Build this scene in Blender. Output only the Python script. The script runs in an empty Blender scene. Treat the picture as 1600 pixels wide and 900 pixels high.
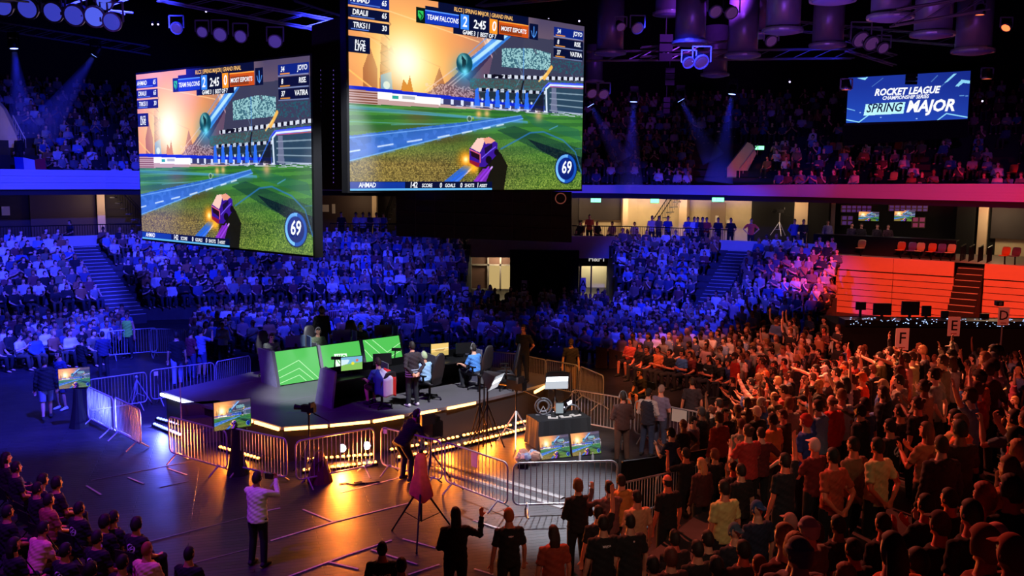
import bpy, bmesh, math, random, sys
import numpy as np
from mathutils import Vector, Matrix
from mathutils.bvhtree import BVHTree
random.seed(7); RNG = np.random.default_rng(7)
SC = bpy.context.scene; COL = SC.collection
PI = math.pi

# ------------------------------------------------------------------ camera
FPX = 1450.0; CAM_H = 7.1; PITCH = math.atan(180/FPX); ROLL = 0.0106
_F = Vector((0, math.cos(PITCH), -math.sin(PITCH)))
_U0 = Vector((0, math.sin(PITCH), math.cos(PITCH))); _R0 = Vector((1, 0, 0))
_R = math.cos(ROLL)*_R0 + math.sin(ROLL)*_U0
_U = -math.sin(ROLL)*_R0 + math.cos(ROLL)*_U0
CAM = Vector((0, 0, CAM_H))
cd = bpy.data.cameras.new('camera'); cam = bpy.data.objects.new('camera', cd); COL.objects.link(cam)
cd.sensor_width = 36.0; cd.lens = FPX/1600*36.0; cd.clip_start = 0.1; cd.clip_end = 400
M = Matrix((( _R.x, _U.x, -_F.x, 0), (_R.y, _U.y, -_F.y, 0), (_R.z, _U.z, -_F.z, CAM_H), (0, 0, 0, 1)))
cam.matrix_world = M
SC.camera = cam

# ------------------------------------------------------------------ world, view, lights
SC.view_settings.view_transform = 'Standard'; SC.view_settings.look = 'None'
SC.view_settings.exposure = 0.0; SC.view_settings.gamma = 1.0
SC.view_settings.use_curve_mapping = False
w = bpy.data.worlds.new('dark hall air'); SC.world = w; w.use_nodes = True
w.node_tree.nodes['Background'].inputs[0].default_value = (0.30, 0.10, 0.65, 1)
w.node_tree.nodes['Background'].inputs[1].default_value = 0.015
SC.cycles.max_bounces = 4; SC.cycles.diffuse_bounces = 2; SC.cycles.glossy_bounces = 2
SC.cycles.transmission_bounces = 2; SC.cycles.volume_bounces = 0
SC.cycles.sample_clamp_indirect = 3.0; SC.cycles.use_light_tree = True

LAMPS = []
def spot(loc, target, energy, color, angle, blend=0.6, radius=0.25, name='stage_or_fill_spot', flat=1.0):  # rig washes and added fills share the default name
    l = bpy.data.lights.new(name, 'SPOT'); l.energy = energy; l.color = color
    l.spot_size = math.radians(angle); l.spot_blend = blend; l.shadow_soft_size = radius
    o = bpy.data.objects.new(name, l); COL.objects.link(o); o.location = loc
    d = Vector(target) - Vector(loc)
    o.rotation_euler = d.to_track_quat('-Z', 'Y').to_euler(); LAMPS.append(o); o.scale = (1, flat, 1)
    return o
BLUE = (0.030, 0.036, 1.0); RED = (1.0, 0.10, 0.03); ORANGE = (1.0, 0.22, 0.04)
PURPLE = (0.35, 0.06, 1.0); WHITE = (0.86, 0.90, 1.0); WARM = (1.0, 0.70, 0.38); MAG = (1.0, 0.05, 0.25)
# blue wash on the left and far stands, from the rig over the floor
spot((-9, 24, 14), (-19, 38, 0.5), 52000, BLUE, 50)
spot((-9, 24, 14), (-24, 47, 3.5), 42000, BLUE, 38)
spot((-4, 28, 14), (-11, 43, 1.5), 32000, BLUE, 46)
spot((-2, 30, 14), (-7, 46, 1.5), 12000, BLUE, 34)
spot((4, 28, 14), (9.5, 46, 2.0), 40000, BLUE, 34)
spot((4, 28, 14), (5, 38.5, 1.0), 11000, BLUE, 32)
spot((5, 30, 14), (13, 45.0, 3.0), 9000, BLUE, 20)
spot((-8, 20, 13), (-14, 28, 0), 44000, BLUE, 46)
spot((-2, 30, 13), (-3.5, 37, 0), 9000, BLUE, 34)
spot((-9, 12, 13), (-7.5, 19, 0), 8500, (0.17, 0.0, 0.62), 62)
# fascia of the balcony
spot((-10, 34, 5.2), (-24, 50, 6.35), 4500, BLUE, 56, flat=0.22)
spot((2, 34, 5.2), (8, 53, 6.15), 11000, BLUE, 42, flat=0.16)
spot((20, 30, 5.2), (21.5, 46, 6.4), 7500, (1.0, 0.022, 0.075), 66, 0.9, flat=0.14)
# balcony spectators
spot((-6, 34, 14), (-24, 56, 8), 5500, BLUE, 44)
spot((8, 34, 14), (8, 60, 9), 1700, PURPLE, 50)
spot((12, 34, 14), (14, 55, 7), 3600, BLUE, 30)
spot((18, 32, 13), (22, 50, 7), 900, (0.4, 0.08, 1.0), 40)
# red and orange wash on the right-hand side
spot((13, 26, 11), (20.8, 45.5, 0.4), 30000, (1.0, 0.075, 0.030), 46, flat=0.42)
spot((3, 30, 12.5), (8.8, 20.8, 2.0), 36000, (1.0, 0.24, 0.10), 38)
spot((1, 31, 12.5), (8.5, 31, 0.5), 6500, (1.0, 0.20, 0.11), 46)
spot((3, 23, 12), (6, 31, 0.8), 4200, (1.0, 0.33, 0.2), 26)
spot((3, 19, 12), (6.0, 23.8, 1.4), 3200, (1.0, 0.42, 0.26), 13)  # added spot to bring out the shouting man
spot((-1, 26, 12.5), (4.5, 10.5, 2.8), 13000, (1.0, 0.13, 0.07), 46)
# low violet uplights added to tint the drums and roof steel
spot((7, 24, 8), (9, 33, 13), 650, (0.32, 0.10, 1.0), 90, 0.9)
spot((11, 20, 8), (14, 29, 12.5), 300, (0.5, 0.12, 0.9), 80, 0.9)
spot((-9, 20, 8), (-6, 30, 13.5), 500, (0.28, 0.08, 1.0), 90, 0.9)
spot((11, 36, 11), (10, 25, 1.5), 9000, RED, 44)
spot((-2, 12, 13), (11.5, 26.5, 2.0), 11000, (1.0, 0.15, 0.09), 30)
spot((-6, 24, 13), (-8.5, 14.6, 0.8), 2200, RED, 34)
spot((-4, 2, 12), (-8, 15, 0.5), 650, (1.0, 0.42, 0.40), 30)  # camera-side fill added so the seated backs show
spot((-1, 6, 12), (-4.6, 16.6, 1.3), 700, WARM, 9)  # added camera-side fill on the white-shirted man
spot((0, 5, 12), (-1.75, 17.9, 1.45), 2400, (1.0, 0.42, 0.2), 6)  # narrow spot added to brighten the hanging jacket
spot((-2, 27, 12), (-1.2, 18.6, 0), 3800, (1.0, 0.13, 0.03), 44)
spot((5, 3, 13), (4.8, 12.9, 3.4), 420, WARM, 13)
spot((4, 21, 12), (2.6, 28.5, 1), 6500, (1.0, 0.34, 0.07), 26)
# white key lights over the stage and the desk of the press, with added fills
spot((1, 19, 13), (-1.8, 25.6, 1), 14000, WHITE, 22)
spot((2.2, 28, 12.5), (1.0, 19.6, 0), 34000, WHITE, 19, 0.8)
spot((1.5, 14.5, 12), (1.2, 23.3, 0.8), 11000, WHITE, 15, 0.9)
spot((2, 1.5, 13), (2.3, 14.6, 1.8), 1500, (1.0, 0.60, 0.42), 21, 0.8)  # unseen camera-side fill added for the shirts of the near crowd
spot((-3, 21, 13), (-6.3, 28.8, 1.8), 22000, WHITE, 18)  # added fill that reaches the players behind the green panels
spot((-9.5, 17, 11), (-5.8, 25.5, 1.5), 16000, WHITE, 14)  # added from the left to lift the desk end boards
spot((2.5, 13, 11), (3.6, 23, 1.2), 3600, (1.0, 0.72, 0.62), 17)  # fill added on the men at the notice barrier
spot((-10, 20, 13), (-8, 25, 1), 1500, (0.3, 0.08, 1.0), 34)

# ------------------------------------------------------------------ pixel rays (photo frame 1600x900)
def ray(px, py):
    return (_F + _R*((px-800)/FPX) - _U*((py-450)/FPX))
def on_z(px, py, z=0.0):
    d = ray(px, py); t = (z - CAM_H)/d.z
    return CAM + d*t
def on_y(px, py, Y):
    d = ray(px, py); return CAM + d*(Y/d.y)
def proj(p):
    v = Vector(p) - CAM; z = v.dot(_F)
    return (800 + FPX*v.dot(_R)/z, 450 - FPX*v.dot(_U)/z)

# ------------------------------------------------------------------ colours and materials
def lin(c):
    return tuple(((x/255)/12.92 if x <= 10 else (((x/255)+0.055)/1.055)**2.4) for x in c)
MATS = {}
def mat(name, rgb=(128, 128, 128), rough=0.7, metal=0.0, noise=0.0, scale=8.0, bump=0.0, spec=0.5):
    if name in MATS: return MATS[name]
    m = bpy.data.materials.new(name); m.use_nodes = True; nt = m.node_tree
    b = nt.nodes['Principled BSDF']; c = lin(rgb)
    b.inputs['Base Color'].default_value = (*c, 1); b.inputs['Roughness'].default_value = rough
    b.inputs['Metallic'].default_value = metal; b.inputs['Specular IOR Level'].default_value = spec
    if noise or bump:
        tc = nt.nodes.new('ShaderNodeTexCoord'); n = nt.nodes.new('ShaderNodeTexNoise')
        n.inputs['Scale'].default_value = scale; n.inputs['Detail'].default_value = 4
        nt.links.new(tc.outputs['Object'], n.inputs['Vector'])
        if noise:
            r = nt.nodes.new('ShaderNodeValToRGB')
            r.color_ramp.elements[0].color = (*[x*(1-noise) for x in c], 1)
            r.color_ramp.elements[1].color = (*[min(1, x*(1+noise)) for x in c], 1)
            r.color_ramp.elements[0].position = 0.3; r.color_ramp.elements[1].position = 0.7
            nt.links.new(n.outputs['Fac'], r.inputs['Fac']); nt.links.new(r.outputs['Color'], b.inputs['Base Color'])
        if bump:
            bp = nt.nodes.new('ShaderNodeBump'); bp.inputs['Strength'].default_value = bump
            nt.links.new(n.outputs['Fac'], bp.inputs['Height']); nt.links.new(bp.outputs['Normal'], b.inputs['Normal'])
    MATS[name] = m; return m
def emit(name, rgb, strength=1.0, sample=True):
    if name in MATS: return MATS[name]
    m = bpy.data.materials.new(name); m.use_nodes = True; nt = m.node_tree
    b = nt.nodes['Principled BSDF']; c = lin(rgb)
    b.inputs['Base Color'].default_value = (0.02, 0.02, 0.02, 1); b.inputs['Emission Color'].default_value = (*c, 1)
    b.inputs['Emission Strength'].default_value = strength; b.inputs['Roughness'].default_value = 0.5
    if not sample: m.cycles.emission_sampling = 'NONE'
    MATS[name] = m; return m
def objcolor(name, rough=0.85, noise=0.12, scale=14, sheen=0.0):
    m = bpy.data.materials.new(name); m.use_nodes = True; nt = m.node_tree
    b = nt.nodes['Principled BSDF']; b.inputs['Roughness'].default_value = rough
    oi = nt.nodes.new('ShaderNodeObjectInfo'); tc = nt.nodes.new('ShaderNodeTexCoord')
    n = nt.nodes.new('ShaderNodeTexNoise'); n.inputs['Scale'].default_value = scale
    mr = nt.nodes.new('ShaderNodeMapRange'); mr.inputs[3].default_value = 1-noise; mr.inputs[4].default_value = 1+noise
    mx = nt.nodes.new('ShaderNodeVectorMath'); mx.operation = 'SCALE'
    nt.links.new(tc.outputs['Object'], n.inputs['Vector']); nt.links.new(n.outputs['Fac'], mr.inputs[0])
    nt.links.new(oi.outputs['Color'], mx.inputs[0]); nt.links.new(mr.outputs[0], mx.inputs['Scale'])
    nt.links.new(mx.outputs[0], b.inputs['Base Color'])
    MATS[name] = m; return m
def attrmat(name, emission=0.0, rough=0.85):
    m = bpy.data.materials.new(name); m.use_nodes = True; nt = m.node_tree
    b = nt.nodes['Principled BSDF']; b.inputs['Roughness'].default_value = rough
    a = nt.nodes.new('ShaderNodeAttribute'); a.attribute_name = 'Col'
    if emission:
        b.inputs['Base Color'].default_value = (0.01, 0.01, 0.01, 1)
        nt.links.new(a.outputs['Color'], b.inputs['Emission Color']); b.inputs['Emission Strength'].default_value = emission
        m.cycles.emission_sampling = 'NONE'
    else:
        nt.links.new(a.outputs['Color'], b.inputs['Base Color'])
    MATS[name] = m; return m
SKIN = objcolor('skin', 0.55, 0.05); CLOTH = objcolor('cloth', 0.9, 0.14); HAIR = objcolor('hair', 0.7, 0.35, 40)
EYE = mat('eye dark', (22, 16, 14), 0.4); LIP = mat('lips', (150, 80, 70), 0.5)
CROWD = attrmat('crowd clothes and skin'); 

# ------------------------------------------------------------------ mesh building
class MB:
    def __init__(s): s.v = []; s.f = []; s.mi = []; s.m = 0
    def add(s, vs, fs):
        n = len(s.v); s.v += [tuple(p) for p in vs]
        for f in fs: s.f.append([i+n for i in f]); s.mi.append(s.m)
        return s
    def box(s, c, d, R=None):
        x, y, z = d[0]/2, d[1]/2, d[2]/2
        vs = [Vector(p) for p in ((-x,-y,-z),(x,-y,-z),(x,y,-z),(-x,y,-z),(-x,-y,z),(x,-y,z),(x,y,z),(-x,y,z))]
        if R is not None: vs = [R @ p for p in vs]
        c = Vector(c)
        return s.add([p+c for p in vs], [(0,3,2,1),(4,5,6,7),(0,1,5,4),(1,2,6,5),(2,3,7,6),(3,0,4,7)])
    def beam(s, a, b, w, h=None, up=(0,0,1)):
        """box from a to b with width w and height h"""
        a = Vector(a); b = Vector(b); h = h or w
        d = (b-a); L = d.length
        if L < 1e-6: return s
        y = d/L; x = y.cross(Vector(up))
        if x.length < 1e-4: x = Vector((1,0,0))
        x.normalize(); z = x.cross(y)
        R = Matrix((x, y, z)).transposed()
        return s.box((a+b)/2, (w, L, h), R)
    def tube(s, pts, r, seg=8, side=None, caps=True):
        """tube through pts; r number, list of numbers or of (rx, ry)"""
        pts = [Vector(p) for p in pts]; n = len(pts)
        rr = [r]*n if not isinstance(r, (list, tuple)) else list(r)
        vs = []; ref = Vector(side) if side is not None else None; px = None
        for i, p in enumerate(pts):
            t = (pts[min(i+1, n-1)] - pts[max(i-1, 0)])
            if t.length < 1e-9: t = Vector((0,0,1))
            t.normalize()
            if ref is not None: x = ref - t*ref.dot(t)
            elif px is not None: x = px - t*px.dot(t)
            else:
                q = Vector((0,0,1)) if abs(t.z) < 0.9 else Vector((1,0,0)); x = q.cross(t)
            if x.length < 1e-5: x = Vector((0,1,0)) - t*t.y
            x.normalize(); px = x; y = t.cross(x)
            a, b = rr[i] if isinstance(rr[i], (list, tuple)) else (rr[i], rr[i])
            for k in range(seg):
                th = 2*PI*k/seg
                vs.append(p + x*(a*math.cos(th)) + y*(b*math.sin(th)))
        fs = [(i*seg+k, i*seg+(k+1)%seg, (i+1)*seg+(k+1)%seg, (i+1)*seg+k) for i in range(n-1) for k in range(seg)]
        if caps: fs += [tuple(reversed(range(seg))), tuple((n-1)*seg+k for k in range(seg))]
        return s.add(vs, fs)
    def sphere(s, c, r, seg=12, rings=8, R=None):
        r = r if isinstance(r, (tuple, list)) else (r, r, r); c = Vector(c); vs = [Vector((0,0,r[2]))]
        for i in range(1, rings):
            ph = PI*i/rings
            for k in range(seg):
                th = 2*PI*k/seg
                vs.append(Vector((r[0]*math.sin(ph)*math.cos(th), r[1]*math.sin(ph)*math.sin(th), r[2]*math.cos(ph))))
        vs.append(Vector((0,0,-r[2])))
        if R is not None: vs = [R @ p for p in vs]
        fs = [(0, 1+k, 1+(k+1)%seg) for k in range(seg)]
        for i in range(rings-2):
            o = 1+i*seg; fs += [(o+k, o+seg+k, o+seg+(k+1)%seg, o+(k+1)%seg) for k in range(seg)]
        o = 1+(rings-2)*seg; fs += [(o+k, len(vs)-1, o+(k+1)%seg) for k in range(seg)]
        return s.add([p+c for p in vs], fs)
    def prism(s, poly, vec):
        """closed polygon (3-D points) pushed along vec"""
        a = [Vector(p) for p in poly]; vec = Vector(vec); n = len(a)
        return s.add(a+[p+vec for p in a], [tuple(reversed(range(n))), tuple(range(n, 2*n))] +
                     [(k, (k+1)%n, n+(k+1)%n, n+k) for k in range(n)])
    def lathe(s, prof, c=(0,0,0), seg=20, R=None):
        vs = []; c = Vector(c)
        for r, z in prof:
            for k in range(seg):
                p = Vector((r*math.cos(2*PI*k/seg), r*math.sin(2*PI*k/seg), z))
                vs.append((R @ p if R is not None else p)+c)
        n = len(prof)
        fs = [(i*seg+k, i*seg+(k+1)%seg, (i+1)*seg+(k+1)%seg, (i+1)*seg+k) for i in range(n-1) for k in range(seg)]
        fs += [tuple(reversed(range(seg))), tuple((n-1)*seg+k for k in range(seg))]
        return s.add(vs, fs)
    def mesh(s, name, mats, smooth=False):
        me = bpy.data.meshes.new(name); me.from_pydata(s.v, [], s.f)
        for m in (mats if isinstance(mats, (list, tuple)) else [mats]): me.materials.append(m)
        if any(s.mi): me.polygons.foreach_set('material_index', s.mi)
        if smooth: me.polygons.foreach_set('use_smooth', [True]*len(me.polygons))
        me.update(); return me
    def build(s, name, mats, parent=None, loc=None, smooth=False):
        return link(name, s.mesh(name, mats, smooth), parent, loc)
def fix_normals(me):
    bm = bmesh.new(); bm.from_mesh(me); bmesh.ops.recalc_face_normals(bm, faces=bm.faces); bm.to_mesh(me); bm.free()
def link(name, data, parent=None, loc=None, rot=None, color=None):
    o = bpy.data.objects.new(name, data); COL.objects.link(o)
    if parent is not None: o.parent = parent
    if loc is not None: o.location = loc
    if rot is not None: o.rotation_euler = rot
    if color is not None: o.color = (*color, 1)
    return o
def tag(o, label=None, cat=None, group=None, kind=None):
    if label: o['label'] = label
    if cat: o['category'] = cat
    if group: o['group'] = group
    if kind: o['kind'] = kind
    return o
def thing(name, label, cat, loc=(0,0,0), rz=0.0, group=None):
    o = bpy.data.objects.new(name, None); COL.objects.link(o); o.location = loc; o.rotation_euler = (0, 0, rz)
    o.empty_display_size = 0.2
    return tag(o, label, cat, group)
def copy_tree(o, parent=None):
    c = o.copy(); COL.objects.link(c); c.parent = parent
    for ch in list(o.children): copy_tree(ch, c)
    return c
def place(o, loc, rz=0.0, label=None, group=None):
    o.location = loc; o.rotation_euler = (0, 0, rz)
    if label: o['label'] = label
    if group: o['group'] = group
    return o
def struct(name, mb, m, smooth=False):
    o = mb.build(name, m, smooth=smooth); o['kind'] = 'structure'; return o
ORD = ['first','second','third','fourth','fifth','sixth','seventh','eighth','ninth','tenth','eleventh','twelfth',
       'thirteenth','fourteenth','fifteenth','sixteenth','seventeenth','eighteenth','nineteenth','twentieth',
       'twenty-first','twenty-second','twenty-third','twenty-fourth','twenty-fifth','twenty-sixth','twenty-seventh','twenty-eighth','twenty-ninth','thirtieth'] + ['far'+str(i) for i in range(80)]
def text_mesh(body, size, m, extrude=0.0, shear=0.0, align='LEFT', bold=0.0, space=1.0):
    cu = bpy.data.curves.new('lettering', 'FONT'); cu.body = body; cu.size = size; cu.extrude = extrude
    cu.shear = shear; cu.align_x = align; cu.offset = bold; cu.space_character = space; cu.resolution_u = 2
    o = bpy.data.objects.new('tmp', cu); COL.objects.link(o)
    dg = bpy.context.evaluated_depsgraph_get(); me = bpy.data.meshes.new_from_object(o.evaluated_get(dg))
    bpy.data.objects.remove(o); me.materials.clear(); me.materials.append(m); return me

# ================================================================== the hall
def nrm(a, b):                                   # outward (away from the floor) normal of a run going left to right
    d = (Vector(b)-Vector(a)).normalized(); return Vector((-d.y, d.x))
def offset_line(P, dist):
    P = [Vector(p) for p in P]; out = []
    for i, p in enumerate(P):
        if i == 0: out.append(p + nrm(P[0], P[1])*dist)
        elif i == len(P)-1: out.append(p + nrm(P[-2], P[-1])*dist)
        else:
            n1 = nrm(P[i-1], p); n2 = nrm(p, P[i+1]); m = (n1+n2).normalized()
            out.append(p + m*(dist/max(0.3, m.dot(n1))))
    return out
def strip(mb, A, B, z0, z1):                     # faces between two lines of the same length
    n = len(A); base = [(a.x, a.y, z0) for a in A]+[(b.x, b.y, z1) for b in B]
    mb.add(base, [(i, i+1, n+i+1, n+i) for i in range(n-1)])
def band(mb, P, z0, z1, t=0.15):                 # a wall with thickness along P
    A = offset_line(P, 0); B = offset_line(P, t); n = len(A)
    vs = [(a.x,a.y,z0) for a in A]+[(a.x,a.y,z1) for a in A]+[(b.x,b.y,z1) for b in B]+[(b.x,b.y,z0) for b in B]
    fs = []
    for i in range(n-1):
        for k in range(4):
            k2 = (k+1) % 4; fs.append((k*n+i, k*n+i+1, k2*n+i+1, k2*n+i))
    fs += [(0, n, 2*n, 3*n), (n-1, 4*n-1, 3*n-1, 2*n-1)]
    mb.add(vs, fs)
def cut_line(P, x0, x1):                         # part of a line between two x values
    P = [Vector(p) for p in P]; out = []
    for a, b in zip(P, P[1:]):
        if b.x <= x0 or a.x >= x1: continue
        lo = max(a.x, x0); hi = min(b.x, x1)
        pa = a + (b-a)*((lo-a.x)/(b.x-a.x)); pb = a + (b-a)*((hi-a.x)/(b.x-a.x))
        if not out: out.append(pa)
        out.append(pb)
    return out
T = [(-34, 30.5), (-18.2, 43), (-10, 45.3), (5, 45.6), (11, 42.8), (20, 36.5), (30, 29.5)]

def floor_material():
    m = bpy.data.materials.new('black plank flooring'); m.use_nodes = True; nt = m.node_tree; N = nt.nodes; L = nt.links
    b = N['Principled BSDF']; b.inputs['Specular IOR Level'].default_value = 0.17; tc = N.new('ShaderNodeTexCoord'); mp = N.new('ShaderNodeMapping')
    mp.inputs['Rotation'].default_value = (0, 0, -0.28)
    L.new(tc.outputs['Object'], mp.inputs['Vector'])
    br = N.new('ShaderNodeTexBrick'); br.inputs['Scale'].default_value = 1.0
    br.inputs['Brick Width'].default_value = 2.4; br.inputs['Row Height'].default_value = 0.14
    br.inputs['Mortar Size'].default_value = 0.012; br.inputs['Mortar Smooth'].default_value = 0.3
    br.inputs['Color1'].default_value = (0.024, 0.021, 0.026, 1); br.inputs['Color2'].default_value = (0.036, 0.030, 0.037, 1)
    br.inputs['Mortar'].default_value = (0.008, 0.008, 0.009, 1)
    L.new(mp.outputs['Vector'], br.inputs['Vector'])
    n = N.new('ShaderNodeTexNoise'); n.inputs['Scale'].default_value = 1.3; n.inputs['Detail'].default_value = 6
    L.new(tc.outputs['Object'], n.inputs['Vector'])
    mr = N.new('ShaderNodeMapRange'); mr.inputs[3].default_value = 0.34; mr.inputs[4].default_value = 0.55
    L.new(n.outputs['Fac'], mr.inputs[0]); L.new(mr.outputs[0], b.inputs['Roughness'])
    L.new(br.outputs['Color'], b.inputs['Base Color'])
    bp = N.new('ShaderNodeBump'); bp.inputs['Strength'].default_value = 0.5; bp.inputs['Distance'].default_value = 0.02; bp.invert = True
    L.new(br.outputs['Fac'], bp.inputs['Height']); L.new(bp.outputs['Normal'], b.inputs['Normal'])
    return m
FLOOR = floor_material()
mb = MB(); mb.add([(-60,-6,0),(60,-6,0),(60,75,0),(-60,75,0)], [(0,1,2,3)]); struct('floor', mb, FLOOR)

STEP = mat('dark stand steps', (62, 60, 66), 0.85, noise=0.2, scale=3)
PANEL = mat('painted guard wall', (190, 184, 176), 0.7, noise=0.05, scale=2)
DARKW = mat('dark cladding', (52, 44, 46), 0.7, noise=0.15, scale=1.2)
BLACK = mat('black drape', (9, 9, 10), 0.9, noise=0.2, scale=5)
METAL = mat('galvanised steel', (178, 178, 184), 0.35, 0.35, noise=0.08, scale=20)
BLKMET = mat('black metal', (22, 22, 24), 0.45, 0.5)
DARKP = mat('black plastic', (20, 20, 22), 0.4)
GREYP = mat('grey plastic', (95, 95, 100), 0.45)
CREAM = mat('cream wall', (214, 196, 160), 0.8, noise=0.06, scale=2)

def at_px(px, line):                             # point where the sight column px meets a plan line
    d = ray(px, 300)
    for a, b in zip(line, line[1:]):
        # solve a+(b-a)s = (d.x,d.y)t
        e = b-a; det = e.x*(-d.y)+d.x*e.y
        if abs(det) < 1e-9: continue
        s_ = (-a.x*(-d.y)-d.x*a.y)/det
        if -1e-6 <= s_ <= 1+1e-6: return a+e*s_
    return None
NROW, RD, RZ, Z0 = 9, 0.85, 0.27, 0.55
TOPZ = Z0 + RZ*NROW
def tier(name, x0, x1, pxe=None):
    mb = MB(); ends = []
    for k in range(NROW+1):
        z = Z0 + RZ*k; zb = 0 if k == 0 else z-RZ
        LA, LB = offset_line(T, k*RD), offset_line(T, (k+1)*RD)
        A = cut_line(LA, x0, at_px(pxe, LA).x if pxe else x1); B = cut_line(LB, x0, at_px(pxe, LB).x if pxe else x1)
        if len(B) != len(A): print('tier row mismatch', k, len(A), len(B)); B = [Vector(p) for p in offset_line(A, RD)]
        strip(mb, A, A, zb, z); strip(mb, A, B, z, z)
        for e, s in ((0, 1), (-1, -1)):
            a = A[e]; b = B[e]; mb.add([(a.x,a.y,0),(b.x,b.y,0),(b.x,b.y,z),(a.x,a.y,z)], [(0,1,2,3)])
    return struct(name, mb, STEP)
tier('seating_tier_left', -36, -2.4); tier('seating_tier_right', 5.6, 16.4, 1309)

# guard wall and concourse slab
OFF = RD*(NROW+0)+0.3
E = offset_line(T, OFF)
mb = MB()
for x0, x1 in ((-40, 16.5),):
    P = cut_line(E, x0, x1); band(mb, P, TOPZ-0.75, TOPZ+0.55, 0.12)
struct('trim_guard_wall', mb, PANEL)
E2 = offset_line(T, OFF+0.1); E3 = offset_line(T, OFF+9.5)
mb = MB(); strip(mb, E2, E3, TOPZ+0.0, TOPZ+0.0); struct('concourse_floor', mb, mat('concourse screed', (120, 108, 96), 0.6))
# concourse back wall: dark boards on the left and centre, pale plaster on the right
BW = offset_line(T, OFF+6.5)
mb = MB(); band(mb, cut_line(BW, -50, 4.5), TOPZ, 6.3, 0.2)
zz = TOPZ+0.4
while zz < 6.0:
    band(mb, offset_line(cut_line(BW, -50, 4.5), -0.03), zz, zz+0.025, 0.03); zz += 0.42
struct('wall_concourse_left', mb, DARKW)
mb = MB(); band(mb, cut_line(BW, 4.5, 19.0), TOPZ, 6.3, 0.2); struct('wall_concourse_right', mb, CREAM)
mb = MB(); band(mb, cut_line(BW, 19.0, 26.0), TOPZ, 6.3, 0.2); struct('wall_concourse_booth', mb, BLACK)
mb = MB(); band(mb, cut_line(BW, 26.0, 40.0), TOPZ, 6.3, 0.2); struct('wall_concourse_far', mb, CREAM)
# balcony slab, fascia and balcony seating
FB = offset_line(T, OFF+0.6)
BB = offset_line(T, OFF+7)
mb = MB(); strip(mb, FB, offset_line(T, OFF+10), 6.02, 6.02); struct('ceiling_concourse', mb, mat('soffit', (120, 110, 105), 0.8))
def fascia_top(x): return float(np.interp(x, (-30, -16, -4, 4, 12, 22, 30), (7.05, 7.0, 6.5, 6.45, 6.56, 6.82, 6.95)))
FASC = mat('ribbed fascia', (205, 205, 212), 0.55)
def fine(P, st=1.5):
    out = []
    for a, b in zip(P, P[1:]):
        n = max(1, int((b-a).length/st)); out += [a+(b-a)*(k/n) for k in range(n)]
    return out+[P[-1]]
for nm, x0, x1 in (('trim_fascia_left', -46, -9), ('trim_fascia_centre', -9, 12), ('trim_fascia_right', 12, 40)):
    mb = MB(); P = fine(cut_line(FB, x0, x1)); n = 6; N_ = len(P)
    for k in range(n+1):                         # k == n is the plain backing board
        o0 = (0.0 if k % 2 == 0 else 0.03) if k < n else 0.06; A = offset_line(P, o0); B = offset_line(P, o0+0.12)
        f0, f1 = (k/n, (k+1)/n-0.02) if k < n else (0, 0.98)
        za = [5.98+(fascia_top(p.x)-5.98)*f0 for p in P]; zb = [5.98+(fascia_top(p.x)-5.98)*f1 for p in P]
        vs = [(a.x,a.y,z) for a, z in zip(A, za)]+[(a.x,a.y,z) for a, z in zip(A, zb)]+[(b.x,b.y,z) for b, z in zip(B, zb)]+[(b.x,b.y,z) for b, z in zip(B, za)]
        mb.add(vs, [(q*N_+i, q*N_+i+1, ((q+1) % 4)*N_+i+1, ((q+1) % 4)*N_+i) for i in range(N_-1) for q in range(4)]+[(0, N_, 2*N_, 3*N_), (N_-1, 4*N_-1, 3*N_-1, 2*N_-1)])
    struct(nm, mb, FASC)
UROW = 14
mb = MB()
for k in range(UROW+1):
    A = offset_line(T, OFF+0.9+k*0.9); B = offset_line(T, OFF+0.9+(k+1)*0.9)
    z = 6.1+0.42*k; strip(mb, A, A, z-0.42, z); strip(mb, A, B, z, z)
struct('balcony_tier', mb, mat('balcony steps', (40, 38, 46), 0.9))
BK = offset_line(T, OFF+0.9+15*0.9)
mb = MB(); band(mb, BK, 0, 22, 0.3); struct('wall_back', mb, mat('wall paint black', (14, 12, 16), 0.9))
mb = MB(); mb.add([(-70,-6,20),(70,-6,20),(70,80,20),(-70,80,20)], [(0,3,2,1)]); struct('ceiling', mb, mat('ceiling black', (12, 10, 14), 0.9))
mb = MB(); mb.box((-52, 25, 10), (0.4, 70, 20)); struct('wall_left', mb, MATS['wall paint black'])
mb = MB(); mb.box((52, 25, 10), (0.4, 70, 20)); struct('wall_right', mb, MATS['wall paint black'])

# rail of uprights in front of the concourse
def railing(name, label, P2, z, h, gap=0.13, parts=True):
    P = [Vector((p[0], p[1], z)) for p in P2]; mid = P[len(P)//2]
    t = thing(name, label, 'railing', mid)
    up = Vector((0, 0, 1)); m1 = MB(); m2 = MB()
    for a, b in zip(P, P[1:]):
        m1.tube([a-mid+up*h, b-mid+up*h], 0.03, 6); m1.tube([a-mid+up*0.1, b-mid+up*0.1], 0.02, 5)
        n = max(1, int((b-a).length/gap))
        for i in range(n+1):
            q = a+(b-a)*(i/n)-mid; m2.beam(q+up*0.1, q+up*h, 0.02)
    m1.build('rail', BLKMET, t); m2.build('uprights', BLKMET, t); return t
EE = offset_line(T, OFF+0.45)
def run(px0, px1, line):
    a = at_px(px0, line); b = at_px(px1, line); return [a]+[p for p in line if a.x < p.x < b.x]+[b]
railing('guard_railing', 'dark upright-bar railing on the far left concourse below the balcony stairs', run(-30, 228, EE), TOPZ, 1.1)
railing('guard_railing', 'dark railing on the concourse between the two giant screens', run(515, 618, EE), TOPZ, 1.1)
railing('guard_railing', 'dark railing on the lit concourse right of the hanging black panel', run(893, 1150, EE), TOPZ, 1.1)

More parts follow.
